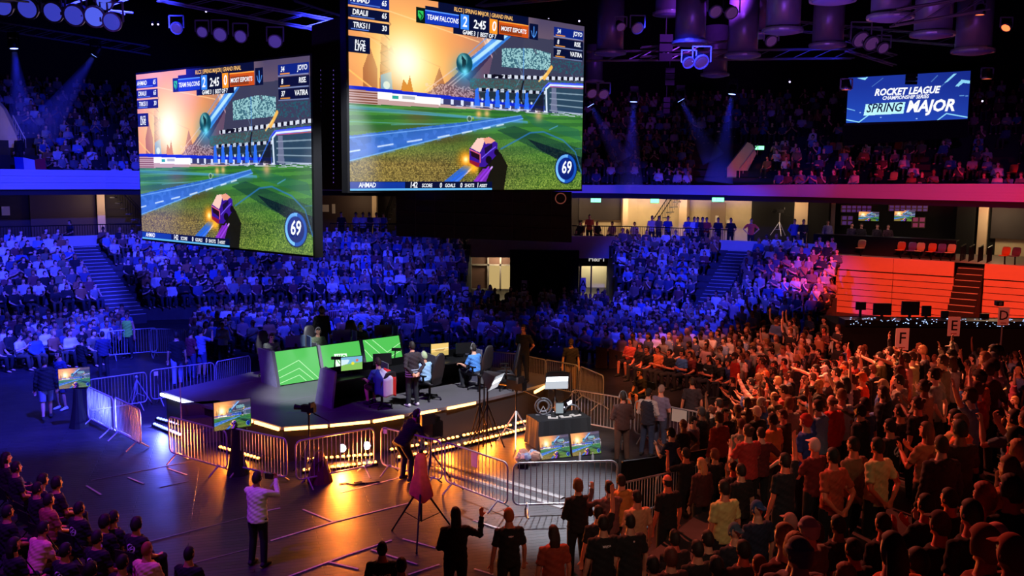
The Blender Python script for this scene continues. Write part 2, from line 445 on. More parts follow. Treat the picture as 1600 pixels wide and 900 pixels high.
# portals in the concourse wall, lamps under the balcony
def wall_frame(px0, px1, line):
    a = at_px(px0, line); b = at_px(px1, line); d = (b-a).normalized(); return a, b, d, Vector((-d.y, d.x))
BWF = offset_line(T, OFF+6.35)
def wall_panel(name, px0, px1, z0, z1, m, out=0.05, line=BWF):
    a, b, d, n = wall_frame(px0, px1, line); mb = MB()
    mb.prism([(a.x,a.y,z0),(b.x,b.y,z0),(b.x,b.y,z1),(a.x,a.y,z1)], (n.x*-out, n.y*-out, 0)); return mb.build(name, m)
PL = mat('pale pillar', (216, 190, 160), 0.7)
for i, (x0, x1) in enumerate(((150, 162), (583, 590), (972, 980), (1066, 1078), (1245, 1266))):
    o = wall_panel('trim_%d' % (i+1), x0, x1, TOPZ, 6.0, PL, 0.6); o['kind'] = 'structure'
for i, (x0, x1) in enumerate(((1178, 1244), (1268, 1300), (1500, 1528))):
    o = wall_panel('wall_curtain_%d' % (i+1), x0, x1, TOPZ, 6.0, BLACK, 0.5); o['kind'] = 'structure'
o = wall_panel('trim_exit_frame', 1533, 1548, TOPZ, 6.0, PL, 0.3); o['kind'] = 'structure'
o = wall_panel('door_exit', 1553, 1640, TOPZ+0.9, 5.7, DARKW, 0.12); o['kind'] = 'structure'
LAMPW = emit('concourse lamp', (255, 214, 160), 7.0)
CL = offset_line(T, OFF+3.0)
for i, (x0, x1, lab) in enumerate(((20, 45, 'at the far left under the balcony'), (105, 145, 'over the dark shutters on the left'),
        (905, 935, 'nearest the hanging black panel'), (1000, 1045, 'over the pale stair wall'), (1130, 1180, 'above the standing guests'),
        (1245, 1266, 'beside the camera operator on the concourse'), (1545, 1600, 'over the far right exit'))):
    a, b, d, n = wall_frame(x0, x1, CL); mb = MB(); c = (a+b)/2
    t = thing('strip_light', 'warm ceiling strip light '+lab, 'light', (c.x, c.y, 5.99))
    R = Matrix.Rotation(math.atan2(d.y, d.x), 3, 'Z')
    MB().box((0,0,-0.03), ((b-a).length, 0.3, 0.06), R).build('housing', GREYP, t)
    MB().box((0,0,-0.07), ((b-a).length*0.94, 0.2, 0.02), R).build('diffuser', LAMPW, t)
LI = 1.0
def room_lamp(px, off, z, e, col=WARM):
    p = at_px(px, offset_line(T, off)); l = bpy.data.lights.new('concourse_lamp', 'POINT'); l.energy = e; l.color = col; l.shadow_soft_size = 0.4
    o = bpy.data.objects.new('concourse_lamp', l); COL.objects.link(o); o.location = (p.x, p.y, z)
for px, e in ((910, 100), (990, 170), (1060, 90), (1150, 80), (1240, 50), (1560, 120), (165, 60), (560, 45)):
    room_lamp(px, OFF+4.6, 5.3, e)

# stairs seen behind the concourse railing
def zigzag(name, label, px0, px1, z0, z1, n=9):
    a, b, d, nn = wall_frame(px0, px1, offset_line(T, OFF+5.2)); t = thing(name, label, 'stairs', (a.x, a.y, z0))
    L = (b-a).length; mb = MB(); m2 = MB()
    R = Matrix.Rotation(math.atan2(d.y, d.x), 3, 'Z')
    for k in range(n):
        c = d*(L*(k+0.5)/n); mb.box((c.x, c.y, (z1-z0)*(k+0.5)/n), (L/n*1.1, 1.1, 0.05), R)
    mb.build('treads', GREYP, t)
    for off in (-0.55, 0.55):
        o = nn*off
        m2.beam((o.x, o.y, 0.95), (d.x*L+o.x, d.y*L+o.y, z1-z0+0.95), 0.05)
        for k in range(n*2+1):
            c = d*(L*k/(n*2)); h = (z1-z0)*k/(n*2); m2.beam((c.x+o.x, c.y+o.y, h), (c.x+o.x, c.y+o.y, h+0.95), 0.02)
    m2.build('handrail', BLKMET, t)
zigzag('concourse_stairs', 'dark steel stairs rising behind the far left railing', 235, 166, TOPZ, 5.9)
zigzag('concourse_stairs', 'steel stairs behind the seated guests between the giant screens', 598, 625, TOPZ, 5.9)
zigzag('concourse_stairs', 'steel stairs rising behind the lit concourse guests', 1020, 1066, TOPZ, 5.9)
for i, (x0, x1) in enumerate(((728, 765), (1112, 1135))):
    pass
DOORM = mat('shutter slats', (70, 52, 50), 0.6)
for i, (x0, x1, z0, z1, m, lab) in enumerate((
        (45, 148, TOPZ, 5.8, DOORM, 0), (500, 583, TOPZ, 5.6, DOORM, 0), (905, 970, TOPZ+1.15, 5.7, DARKW, 0),
        (1112, 1135, TOPZ, 5.4, mat('flush door', (150, 128, 108), 0.6), 0))):
    o = wall_panel('door_%d' % (i+1), x0, x1, z0, z1, m, 0.08 if i != 3 else 0.12); o['kind'] = 'structure'
NOTE = mat('notice paper', (225, 215, 205), 0.7)
for x0, x1, z0, z1, lab in ((0, 13, 4.4, 4.9, 'white notice board on the far left concourse wall'), (504, 514, 4.5, 4.95, 'pale square notice on the wall between the giant screens'),
        (519, 524, 4.4, 5.0, 'pale narrow notice beside the square notice'), (1120, 1125, 4.2, 4.6, 'white notice on the pale concourse door'), (1138, 1144, 3.9, 4.35, 'white notice right of the concourse door')):
    tag(wall_panel('wall_notice', x0, x1, z0, z1, NOTE, 0.14), lab, 'notice')
EXITM = emit('exit sign green', (120, 255, 160), 3.0)
def exit_sign(px, py, Y, lab, wd=0.55):
    p = on_y(px, py, Y); t = thing('exit_sign', lab, 'exit sign', p)
    MB().box((0, 0.04, 0), (wd, 0.06, 0.26)).build('housing', GREYP, t)
    MB().box((0, 0.005, 0), (wd*0.94, 0.01, 0.22)).build('panel', EXITM, t)
    m = MB(); m.tube([(-0.08, 0, 0.05), (-0.1, 0, -0.07)], 0.012, 5); m.beam((0.0, 0, 0), (0.16, 0, 0), 0.02); m.sphere((-0.08, 0, 0.07), 0.02, 6, 4)
    m.build('running_figure', mat('sign white', (240, 250, 240), 0.5), t)
exit_sign(749, 396, 54.0, 'green lit exit sign above the glass doors under the beige band')
exit_sign(1187, 231, 55.5, 'green lit exit sign at the balcony stair opening')
exit_sign(1122, 312, 52.0, 'green lit exit sign above the pale concourse door', 0.7)
exit_sign(931, 313, 53.0, 'small green exit sign nearest the hanging black panel', 0.6)
exit_sign(1023, 314, 53.0, 'small green exit sign over the pale stair wall', 0.5)

# floor-level tunnel in the middle: beige band, dark recess, glass doors, doorway
def wl(px0, px1, Y): return on_y(px0, 400, Y).x, on_y(px1, 400, Y).x
mb = MB(); x0, x1 = wl(688, 1010, 54.3); mb.box(((x0+x1)/2, 54.9, 2.68), (x1-x0, 1.2, 0.66)); struct('trim_band', mb, mat('beige band', (196, 168, 150), 0.7))
mb = MB(); x0, x1 = wl(700, 800, 55); mb.box(((x0+x1)/2, 56.2, 1.2), (x1-x0, 0.2, 2.4)); struct('wall_tunnel_left', mb, mat('tunnel wall', (140, 104, 90), 0.8))
mb = MB(); x0, x1 = wl(797, 905, 53); mb.box(((x0+x1)/2, 54.0, 1.35), (x1-x0, 2, 2.7)); struct('wall_tunnel_centre', mb, mat('drape wall', (16, 14, 16), 0.9))
mb = MB(); x0, x1 = wl(905, 1000, 54.5); mb.box(((x0+x1)/2, 55.2, 2.1), (x1-x0, 0.6, 0.9)); x0, x1 = wl(951, 1010, 54.5); mb.box(((x0+x1)/2, 55.2, 1.0), (x1-x0, 0.6, 2.0)); struct('wall_tunnel_right', mb, MATS['drape wall'])
# lit foyers seen through the openings
FOY = mat('foyer wall', (235, 225, 190), 0.8)
mb = MB(); x0, x1 = wl(898, 960, 58); mb.box(((x0+x1)/2, 58, 1.3), (x1-x0, 0.2, 2.8)); struct('wall_foyer', mb, FOY)
for px, py, e in ((778, 430, 60), (927, 425, 130)):
    p = on_y(px, py, 56.8 if px > 800 else 55.4); l = bpy.data.lights.new('foyer_lamp', 'POINT'); l.energy = e; l.color = (1, .88, .6); l.shadow_soft_size = 0.3
    o = bpy.data.objects.new('foyer_lamp', l); COL.objects.link(o); o.location = (p.x, p.y, 2.2)
t = thing('glass_door', 'lit double glass doors with pale frames under the beige band', 'door', on_y(780, 400, 56.0)*1.0)
t.location.z = 0; cx = t.location.x
x0, x1 = wl(736, 800, 56); x0 -= cx; x1 -= cx
m = MB()
for q in (0, 0.42, 0.72, 1.0): m.box((x0+(x1-x0)*q, 0, 1.2), (0.1, 0.12, 2.4))
for z in (0.05, 1.55, 2.38): m.box(((x0+x1)/2, 0, z), (x1-x0, 0.12, 0.09))
m.build('door_frame', mat('pale frame', (205, 190, 175), 0.6), t)
m = MB(); m.box(((x0+x1)/2+(x1-x0)*0.22, 0.03, 0.78), ((x1-x0)*0.55, 0.02, 1.45)); m.build('pane', emit('lit foyer glass', (235, 200, 130), 0.6), t)
t = thing('doorway', 'bright doorway with dark sign board above it in the middle', 'doorway', (on_y(927, 400, 54.6).x, 54.6, 0))
m = MB(); m.box((-0.75, 0, 1.0), (0.12, 0.2, 2.0)); m.box((-0.1, 0, 1.0), (0.08, 0.1, 2.0)); m.box((0.9, 0, 1.0), (0.12, 0.2, 2.0)); m.box((0.05, 0, 1.9), (1.8, 0.2, 0.1)); m.build('door_frame', mat('door frame dark', (70, 62, 50), 0.6), t)
tm = text_mesh('H&FT', 0.42, emit('sign letters', (205, 200, 195), 0.8), 0.01, align='CENTER', bold=0.008)
s = MB().box((0.2, -0.28, 2.13), (1.3, 0.06, 0.44)).build('sign_board', BLACK, t)
link('lettering', tm, s, (0.2, -0.32, 2.0), (PI/2, 0, 0))

# retracted red-lit seating front, rail and gangway on the right
a = at_px(1313, offset_line(T, OFF)); RW = offset_line(T, OFF)
REDW = mat('retracted seating boards', (205, 160, 140), 0.65, noise=0.04, scale=1.5)
def red_block(name, px0, px1, lab):
    A, B, d, n = wall_frame(px0, px1, RW); L = (B-A).length; t = thing(name, lab, 'retracted seating', (A.x, A.y, 0))
    R = Matrix.Rotation(math.atan2(d.y, d.x), 3, 'Z'); npan = 2 if L > 3 else 1
    for k in range(npan):
        c = d*(L*(k+0.5)/npan); m = MB()
        m.box((c.x, c.y, 2.66), (L/npan-0.03, 0.16, 0.72), R); m.build('parapet_panel', REDW, t)
    m = MB(); nb = 7; h = 2.25/nb
    for k in range(nb):
        for q in range(npan):
            c = d*(L*(q+0.5)/npan)+n*0.12; m.box((c.x, c.y, h*(k+0.5)), (L/npan-0.025, 0.2, h-0.035), R)
    m.build('front_boards', REDW, t)
    c = d*(L/2)+n*0.35; MB().box((c.x, c.y, 1.15), (L, 0.2, 2.3), R).build('backing', BLACK, t)
    return t
red_block('retracted_seating', 1313, 1500, 'wide block of folded seating with red-lit boards below the commentary desk')
red_block('retracted_seating', 1547, 1660, 'narrow block of folded seating right of the gangway steps')
A, B, d, n = wall_frame(1501, 1546, RW)
t = thing('gangway_steps', 'dark gangway steps with pale nosings between the two red-lit blocks', 'steps', (A.x, A.y, 0))
R = Matrix.Rotation(math.atan2(d.y, d.x), 3, 'Z'); L = (B-A).length; m = MB(); m2 = MB()
for k in range(11):
    c = d*(L/2)+n*(-2.2+0.3*k); z = 0.27*(k+1); m.box((c.x, c.y, z/2), (L*0.96, 0.3, z), R)
    c2 = c-n*0.14; m2.box((c2.x, c2.y, z+0.005), (L*0.9, 0.05, 0.03), R)
m.build('treads', mat('step dark', (20, 18, 18), 0.8), t); m2.build('nosings', mat('nosing pale', (190, 190, 185), 0.6), t)
m = MB()
for s_ in (0.02, 0.33, 0.66, 0.98):
    for k in range(6):
        c = d*(L*s_)+n*(1.0+0.28*k); m.beam((c.x, c.y, 2.8), (c.x, c.y, 3.7), 0.03)
    c = d*(L*s_)+n*1.0; c2 = d*(L*s_)+n*2.4; m.beam((c.x, c.y, 3.7), (c2.x, c2.y, 3.75), 0.04)
m.build('handrail', BLKMET, t)

# aisle steps of the two tiers (pale nosings)
def aisle(name, label, base, dirn, wdt):
    t = thing(name, label, 'steps', (base[0], base[1], 0)); d = Vector(dirn).normalized(); s_ = Vector((d.y, -d.x))
    R = Matrix.Rotation(math.atan2(s_.y, s_.x), 3, 'Z'); m = MB(); m2 = MB()
    for k in range(NROW*2+2):
        z = Z0+RZ*0.5*(k-1)+0.02; c = d*(RD*0.5*(k-1.5)+0.1)
        m.box((c.x, c.y, z/2), (wdt, RD*0.5, z), R); c2 = c-d*(RD*0.25-0.03); m2.box((c2.x, c2.y, z+0.005), (wdt*0.96, 0.06, 0.03), R)
    m.build('treads', mat('aisle tread', (60, 58, 66), 0.8), t); m2.build('nosings', MATS['nosing pale'], t); return t
AIS = [((-18.0, 42.7), (-0.62, 0.78), 1.5), ((9.2, 43.7), (0.42, 0.9), 1.2)]
aisle('aisle_steps', 'aisle steps with pale nosings climbing through the left spectators', *AIS[0])
aisle('aisle_steps', 'aisle steps climbing through the spectators right of the doorway', *AIS[1])
def near_aisle(p):
    for b, d, wd in AIS:
        q = Vector((p[0]-b[0], p[1]-b[1])); dn = Vector(d).normalized()
        if abs(q.x*dn.y-q.y*dn.x) < wd/2+0.3 and q.dot(dn) > -1: return True
    return False

# balcony stair openings: slanted pale walls with rails
def stair_wing(px, label, poly, Y, dy):
    t = thing('stair_wall', label, 'stair wall', on_y(poly[0][0], poly[0][1], Y)); o = Vector(t.location)
    MB().prism([on_y(x, y, Y)-o for x, y in poly], (0.0, 0.4, 0)).build('wall_panel', CREAM, t)
    a, b = on_y(*dy[0], Y-0.2)-o, on_y(*dy[1], Y-0.2)-o
    m = MB(); m.tube([a, b], 0.035, 6); 
    for k in range(6):
        q = a+(b-a)*(k/5); m.beam(q, q-Vector((0,0,0.6)), 0.025)
    m.build('handrail', METAL, t); return t
stair_wing(0, 'pale slanted stair wall at the top left of the balcony', [(-30, 246), (16, 246), (32, 240), (30, 222), (5, 170), (-30, 130)], 53.0, ((20, 180), (40, 218)))
stair_wing(0, 'pale slanted stair wall in the right balcony beside the exit sign', [(1136, 287), (1158, 287), (1182, 240), (1176, 226), (1168, 222), (1136, 262)], 54.6, ((1156, 262), (1184, 226)))
for px, py, Y, e in ((10, 190, 52.0, 22), (1165, 240, 53.4, 14)):
    p = on_y(px, py, Y-0.8); l = bpy.data.lights.new('stair_lamp', 'POINT'); l.energy = e; l.color = WARM; l.shadow_soft_size = 0.2
    o = bpy.data.objects.new('stair_lamp', l); COL.objects.link(o); o.location = p

# near-side stand that bends round the corner of the floor (the photograph is taken from it)
CORN = Vector((0.17, 13.2)); SDIR = Vector((0.529, 0.849)); SN = Vector((0.85, -0.53))
SR, SRZ = 0.85, 0.335
def stand_h(x, y):
    d1 = 13.2-y; d2 = (Vector((x, y))-CORN).dot(SN); return max(d1, d2)
def stand_z(x, y):
    d = stand_h(x, y); return 0.0 if d <= 0 else SRZ*math.ceil(d/SR)
mb = MB()
def corner_off(k):
    # offset lines d1 = o and d2 = o meet here
    o = k*SR; y = 13.2-o; x = CORN.x + (o + 0.53*(y-CORN.y))/0.85; return Vector((x, y))
def end_side(k):                                 # end of row k where it meets x = 9.35
    o = k*SR; x = 9.35; y = CORN.y + (0.85*(x-CORN.x)-o)/0.53; return Vector((x, min(y, 24.5))) if y <= 24.5 else Vector((CORN.x+(o+0.53*(24.5-CORN.y))/0.85, 24.5))
for k in range(15):
    z = SRZ*(k+1); a0 = Vector((-9.0, 13.2-k*SR)); a1 = Vector((-9.0, 13.2-(k+1)*SR))
    A = [a0, corner_off(k), end_side(k)]; B = [a1, corner_off(k+1), end_side(k+1)]
    if A[2].y < A[1].y+0.2: A[2] = Vector((9.35, A[1].y)); 
    if B[2].y < B[1].y+0.2: B[2] = Vector((9.35, B[1].y))
    if A[1].x > 9.3: A[1] = Vector((9.3, A[1].y))
    if B[1].x > 9.3: B[1] = Vector((9.3, B[1].y))
    strip(mb, A, A, z-SRZ, z); strip(mb, A, B, z, z)
    mb.add([(A[2].x,A[2].y,0),(B[2].x,B[2].y,0),(B[2].x,B[2].y,z),(A[2].x,A[2].y,z)], [(0,1,2,3)])
struct('near_stand', mb, mat('near stand steps', (46, 44, 48), 0.85, noise=0.2, scale=3))

# tape marks on the floor
TAPE = mat('worn pale tape', (175, 165, 160), 0.6, noise=0.25, scale=30)
def tape(pts, w=0.045, m=TAPE, h=0.004):
    P = [on_z(x, y, 0) for x, y in pts]; c = P[0]; mb = MB()
    for a, b in zip(P, P[1:]): mb.beam(a-c+Vector((0,0,h/2+0.002)), b-c+Vector((0,0,h/2+0.002)), w, h)
    return mb.build('floor_tape', m, loc=c)
TP = [([(533,770),(583,757),(633,744)], 'long worn tape line in front of the orange light strips'),
      ([(423,845),(520,816),(643,785)], 'long worn tape line crossing the floor behind the draped tripod'),
      ([(440,905),(540,868),(612,844)], 'long worn tape line ending at the draped tripod foot'),
      ([(629,842),(652,848),(680,856)], 'short curved tape piece under the draped tripod'),
      ([(580,859),(652,882)], 'short tape mark just above the man with lettered back'),
      ([(739,813),(781,826)], 'short tape mark right of the raised hand'),
      ([(741,889),(771,898)], 'short tape mark beside the man with the raised hand'),
      ([(638,898),(687,882)], 'tape mark at the bottom edge left of the raised-hand man'),
      ([(473,796),(520,815)], 'short tape mark joining the middle tape line'),
      ([(513,878),(560,889)], 'curved tape mark at the bottom edge left of the lettered back'),
      ([(417,798),(438,794)], 'faint tape mark by the shirt-sleeved photographer'),
      ([(135,759),(158,773)], 'leftmost of the three short tape marks on the left floor'),
      ([(200,746),(225,756)], 'middle of the three short tape marks on the left floor'),
      ([(262,732),(292,742)], 'rightmost of the three short tape marks on the left floor')]
for P, lab in TP: tag(tape(P), lab, 'tape mark')
FAINT = mat('floor seam tape', (92, 80, 96), 0.45)
for P, lab in (([(142,751),(312,718)], 'long faint seam above the three short tape marks'), ([(230,847),(384,808)], 'long faint seam left of the photographer'),
               ([(302,880),(420,850)], 'long faint seam at the feet of the photographer'), ([(250,761),(294,752)], 'faint violet seam below the rightmost short mark')):
    tag(tape(P, 0.03, FAINT), lab, 'floor seam')
t = thing('cable_ramp', 'long grey cable cover running under the barriers to the desk', 'cable cover', on_z(671, 717, 0)); o = Vector(t.location)
for q in (0, 12):
    a, b = on_z(650, 712+q, 0)-o, on_z(880, 779+q*1.25, 0)-o
    m = MB(); m.tube([a+Vector((0,0,0.0)), b+Vector((0,0,0.0))], [(0.11, 0.035)]*2, 8, side=(b-a).cross(Vector((0,0,1)))); m.build('cover_strip', mat('cable cover grey', (88, 82, 82), 0.5), t)

# ================================================================== pictures shown by the screens
def noise2(U, V, s, seed=0):
    r = np.random.default_rng(seed); g = r.random((64, 64))
    x = U*s; y = V*s; xi = np.floor(x).astype(int); yi = np.floor(y).astype(int); fx = x-xi; fy = y-yi
    fx = fx*fx*(3-2*fx); fy = fy*fy*(3-2*fy); G = lambda a, b: g[a % 64, b % 64]
    return (G(xi, yi)*(1-fx)+G(xi+1, yi)*fx)*(1-fy)+(G(xi, yi+1)*(1-fx)+G(xi+1, yi+1)*fx)*fy
ASP = 1.62
class Pic:
    def __init__(s, nx, ny):
        u = (np.arange(nx)+0.5)/nx; v = (np.arange(ny)+0.5)/ny
        s.U, s.W = np.meshgrid(u, v); s.c = np.zeros((ny, nx, 3)); s.nx, s.ny = nx, ny; s.px = 1.2/ny
    def mix(s, col, a):
        a = np.clip(a, 0, 1)[..., None]; s.c = s.c*(1-a)+np.array(col, dtype=float)*a
    def poly(s, pts, col, a=1.0):
        ins = np.zeros(s.U.shape, bool); n = len(pts)
        for i in range(n):
            x0, y0 = pts[i]; x1, y1 = pts[(i+1) % n]
            if y0 == y1: continue
            hit = ((s.W >= min(y0, y1)) & (s.W < max(y0, y1)) & (s.U < x0+(s.W-y0)*(x1-x0)/(y1-y0))); ins ^= hit
        s.mix(col, ins*a); return ins
    def line(s, pts, wd, col, a=1.0):
        m = np.zeros(s.U.shape)
        for (x0, y0), (x1, y1) in zip(pts, pts[1:]):
            ax, ay = x0*ASP, y0; bx, by = x1*ASP, y1; px = s.U*ASP-ax; py = s.W-ay; dx, dy = bx-ax, by-ay
            t = np.clip((px*dx+py*dy)/(dx*dx+dy*dy+1e-12), 0, 1)
            d = np.hypot(px-dx*t, py-dy*t); m = np.maximum(m, np.clip((wd/2-d)/s.px+0.5, 0, 1))
        s.mix(col, m*a)
    def disc(s, x, y, r, col, a=1.0, soft=None):
        d = np.hypot((s.U-x)*ASP, s.W-y); s.mix(col, np.clip((r-d)/(soft or s.px)+0.5, 0, 1)*a)
    def glow(s, x, y, r, col, a=1.0, p=2.0):
        d = np.hypot((s.U-x)*ASP, s.W-y); s.mix(col, a*np.exp(-(d/r)**p))
    def add(s, x, y, r, col, a=1.0, p=2.0):
        d = np.hypot((s.U-x)*ASP, s.W-y); s.c = s.c+np.array(col)*(a*np.exp(-(d/r)**p))[..., None]
def game_picture(nx, ny, hud=True, car=True):
    p = Pic(nx, ny); U, W = p.U, p.W; n1 = noise2(U, W, 9, 1); n2 = noise2(U, W, 60, 2); n3 = noise2(U*1.6, W, 160, 3)
    # evening sky to steel stadium
    p.mix((214, 148, 112), np.ones_like(U)); p.mix((236, 186, 140), 0.5*n1)
    p.mix((150, 126, 128), np.clip((U-0.42)/0.2, 0, 1)); p.mix((84, 78, 108), 0.9*np.clip((U-0.58)/0.2, 0, 1)*(.5+.5*n1))
    p.glow(0.215, 0.33, 0.30, (255, 208, 120), 0.8); 
    for x, y, s_ in ((0.05, .38, .05), (0.11, .36, .08), (.31, .44, .05)):
        p.poly([(x, y), (x+s_*.5, y-.10), (x+s_, y), (x+s_, .5), (x, .5)], (150, 92, 66), .8)
    p.line([(0, .17), (.30, .42)], .004, (240, 190, 150), .8); p.line([(.12, .08), (.5, .18)], .005, (250, 215, 170), .8)
    p.line([(.06, .22), (.34, .34)], .003, (190, 130, 90), .7); p.line([(0, .40), (.09, .49)], .008, (255, 205, 130), .8)
    # right-hand bowl
    p.poly([(.30, .50), (.58, .14), (.70, .12), (.66, .5)], (92, 78, 112), .75)
    p.poly([(.40, .34), (.56, .15), (.60, .17), (.46, .40)], (60, 48, 84), .7)
    for a, b in (((.28, .47), (.56, .16)), ((.33, .48), (.57, .19)), ((.38, .44), (.62, .15)), ((.5, .12), (.56, .26)), ((.48, .26), (.62, .10))):
        p.line([a, b], .006, (236, 206, 205), .75)
    p.glow(.545, .18, .03, (255, 240, 220), .9); p.line([(.52, .13), (.575, .235)], .004, (255, 235, 220)); p.line([(.52, .21), (.575, .15)], .004, (255, 235, 220))
    p.poly([(.58, .12), (1, .10), (1, .5), (.52, .5)], (70, 74, 96), .85); m = (U > .60) & (U < .83) & (W > .175+.16*np.abs(U-.74)) & (W < .30-.05*(U-.62)); spk = (n3 > .5)
    p.mix((84, 128, 140), m*.85); p.mix((190, 225, 225), m*spk*.75); m = (U > .83) & (W > .22) & (W < .30); p.mix((50, 110, 120), m*(n3 > .6)*.7)
    m = (U > .52) & (W > .345-.09*(U-.6)) & (W < .365-.09*(U-.6)); p.mix((20, 22, 40), m*1.); p.mix((235, 240, 250), m*(np.sin(U*210) > -.2)*(n2 > .25)*.9)
    m = (U > .46) & (W > .37-.09*(U-.6)) & (W < .44); p.mix((88, 96, 96), m*.85); p.mix((60, 130, 135), m*(n3 > .62)*.6)
    m = (U > .50) & (W > .425-.05*(U-.6)) & (W < .443-.05*(U-.6)); p.mix((18, 20, 38), m*1.); p.mix((230, 238, 250), m*(np.sin(U*190) > 0)*.85)
    m = (U > .45) & (W > .445-.05*(U-.6)) & (W < .50); p.mix((42, 60, 72), m*.9)
    for a, b in (((.46, .46), (.8, .40)), ((.5, .5), (.84, .455))): p.line([a, b], .004, (120, 140, 150), .6)
    for x, y in ((.665, .25), (.80, .30), (.88, .36), (.94, .30)): p.line([(x, y), (x+.03, y+.08), (x, y+.16)], .003, (160, 200, 230), .5)
    p.line([(.70, .18), (.70, .50)], .004, (90, 150, 230), .8)
    p.line([(.70, .08), (.76, .2)], .012, (80, 80, 100), .7)
    # crowd stand on the left and tower
    p.poly([(.27, .50), (.34, .425), (.50, .46), (.52, .53)], (120, 88, 100), .9); m = (U > .28) & (U < .48) & (W > .43) & (W < .50); p.mix((225, 195, 200), m*(n3 > .5)*.6)
    p.poly([(.105, .52), (.115, .22), (.135, .22), (.155, .52)], (150, 84, 50), .9); p.poly([(.11, .26), (.125, .10), (.15, .12), (.14, .26)], (225, 170, 120), .75)
    for k in range(5): p.line([(.112, .25+.05*k), (.145, .28+.05*k), (.112, .30+.05*k)], .004, (90, 50, 30), .8)
    p.line([(.12, .12), (.15, .15), (.12, .2), (.145, .23)], .005, (110, 70, 50), .8)
    p.poly([(.112, .41), (.15, .39), (.158, .53), (.112, .53)], (70, 140, 215), .9); p.disc(.133, .46, .02, (190, 225, 255))
    p.glow(.205, .33, .19, (255, 226, 150), .9); p.glow(.205, .33, .13, (255, 252, 235), 1.0)
    p.poly([(.18, .52), (.195, .42), (.21, .45), (.22, .40), (.24, .53)], (190, 120, 40), .7)
    # hoardings
    top = .475+.035*U; m = (W > top) & (W < top+.018); p.mix((36, 60, 190), m*1.)
    m = (W > top+.018) & (W < .565-.03*U); p.mix((196, 170, 168), m*1.); p.mix((245, 242, 240), m*(U > .10)*(U < .34)*(W < top+.055)*1.)
    p.mix((120, 70, 50), m*(U < .10)*(np.sin(W*500) > 0)*.8); p.mix((60, 66, 110), m*(U > .34)*(W < top+.05)*.9); p.mix((235, 240, 255), m*(U > .34)*(W < top+.045)*(np.sin(U*150) > .6)*.9)
    p.mix((50, 160, 150), m*(np.abs(U-.165) < .012)*(W < top+.045)*(W > top+.028)*.9); p.mix((170, 175, 180), m*(np.abs(U-.215) < .025)*(np.abs(W-.515) < .008)*.8)
    for k in range(6): p.poly([(.48+.045*k, .53), (.485+.045*k, .44), (.497+.045*k, .43), (.505+.045*k, .53)], (70, 130, 235), .9); p.disc(.515+.045*k, .492, .008, (230, 240, 255), .9)
    # goal
    p.poly([(.80, .53), (.81, .38), (1, .37), (1, .56)], (60, 84, 104), .95)
    for k in range(4): p.line([(.83, .42+.035*k), (1, .415+.04*k)], .006, (190, 205, 215), .75)
    p.poly([(.80, .39), (.83, .36), (1, .345), (1, .37)], (40, 60, 215), .9)
    p.line([(.815, .54), (.81, .40), (.83, .375), (1, .365)], .012, (225, 235, 255)); p.line([(.80, .53), (.795, .40), (.82, .365), (1, .352)], .006, (110, 130, 250)); p.line([(.83, .385), (1, .376)], .004, (235, 120, 140))
    p.poly([(.835, .53), (.838, .39), (.86, .39), (.868, .54)], (150, 150, 175), .7); p.line([(.735, .53), (.80, .395)], .006, (90, 140, 240), .9); p.poly([(.74, .53), (.80, .41), (.80, .535)], (28, 34, 50), .8)
    p.line([(.70, .37), (.685, .46), (.70, .50)], .012, (30, 28, 34), .9)
    # pitch
    hor = .565-.03*U; m = W > hor; g = np.stack([66+30*n1, 122+30*n1, 62+20*n1], -1); p.c = np.where(m[..., None], g, p.c)
    d = np.clip((W-hor)/.45, 0, 1); st = np.sin((U*3.2+8*np.log(W-hor+.06))*2.2) > 0; p.mix((44, 92, 62), m*st*.45)
    p.mix((142, 122, 78), m*np.clip((W-.66)/.2, 0, 1)*np.clip((.95-U)/.6, 0, 1)*.92); p.mix((116, 132, 64), m*np.clip((W-.7)/.3, 0, 1)*np.clip((U-.45)/.4, 0, 1)*.75)
    p.mix((108, 76, 46), m*np.exp(-((U-.33)/.14)**2-((W-.70)/.05)**2)*.7); p.mix((118, 96, 70), m*np.exp(-((U-.25)/.06)**2-((W-.61)/.04)**2)*.6)
    p.poly([(.58, .66), (.66, .63), (1, .75), (1, .86), (.80, .78)], (30, 66, 66), .55); p.poly([(.72, .70), (1, .80), (1, .90), (.78, .76)], (16, 34, 50), .75)
    p.poly([(.70, .56), (.98, .63), (1, .70), (.75, .62)], (50, 110, 96), .5)
    for a, b in (((0, .575), (.72, .60)), ((0, .60), (.55, .595)), ((0, .655), (.62, .64)), ((.15, .66), (.70, .60))): p.line([a, b], .0045, (120, 180, 190), .65)
    p.line([(0, .585), (.72, .605)], .014, (100, 165, 215), .55)
    grain = (noise2(U*1.6, W, 230, 5)-.5)*np.clip((W-.68)/.2, 0, 1); p.c += m[..., None]*grain[..., None]*np.array((110, 100, 60))
    p.c *= (1-.38*(m*(np.sin(W*620) > .1)*np.exp(-((U-.50)/.2)**2)*np.clip((W-.8)/.1, 0, 1)))[..., None]
    p.poly([(0, .725), (0, .85), (.40, .695), (.70, .585), (.69, .567)], (66, 116, 196), .88); p.mix((110, 155, 225), ((n2 > .55) & (W > .56) & (W < .86-.38*U) & (W > .72-.22*U) & (U < .6))*.35)
    m2 = (W > .5) & (U < .7); p.mix((98, 140, 220), m2*np.exp(-((W-(.80-.30*U))/.025)**2)*.35)
    p.line([(0, .735), (.40, .65), (.69, .567)], .005, (150, 190, 240), .8); p.line([(0, .85), (.4, .695), (.70, .585)], .006, (140, 190, 240), .85)
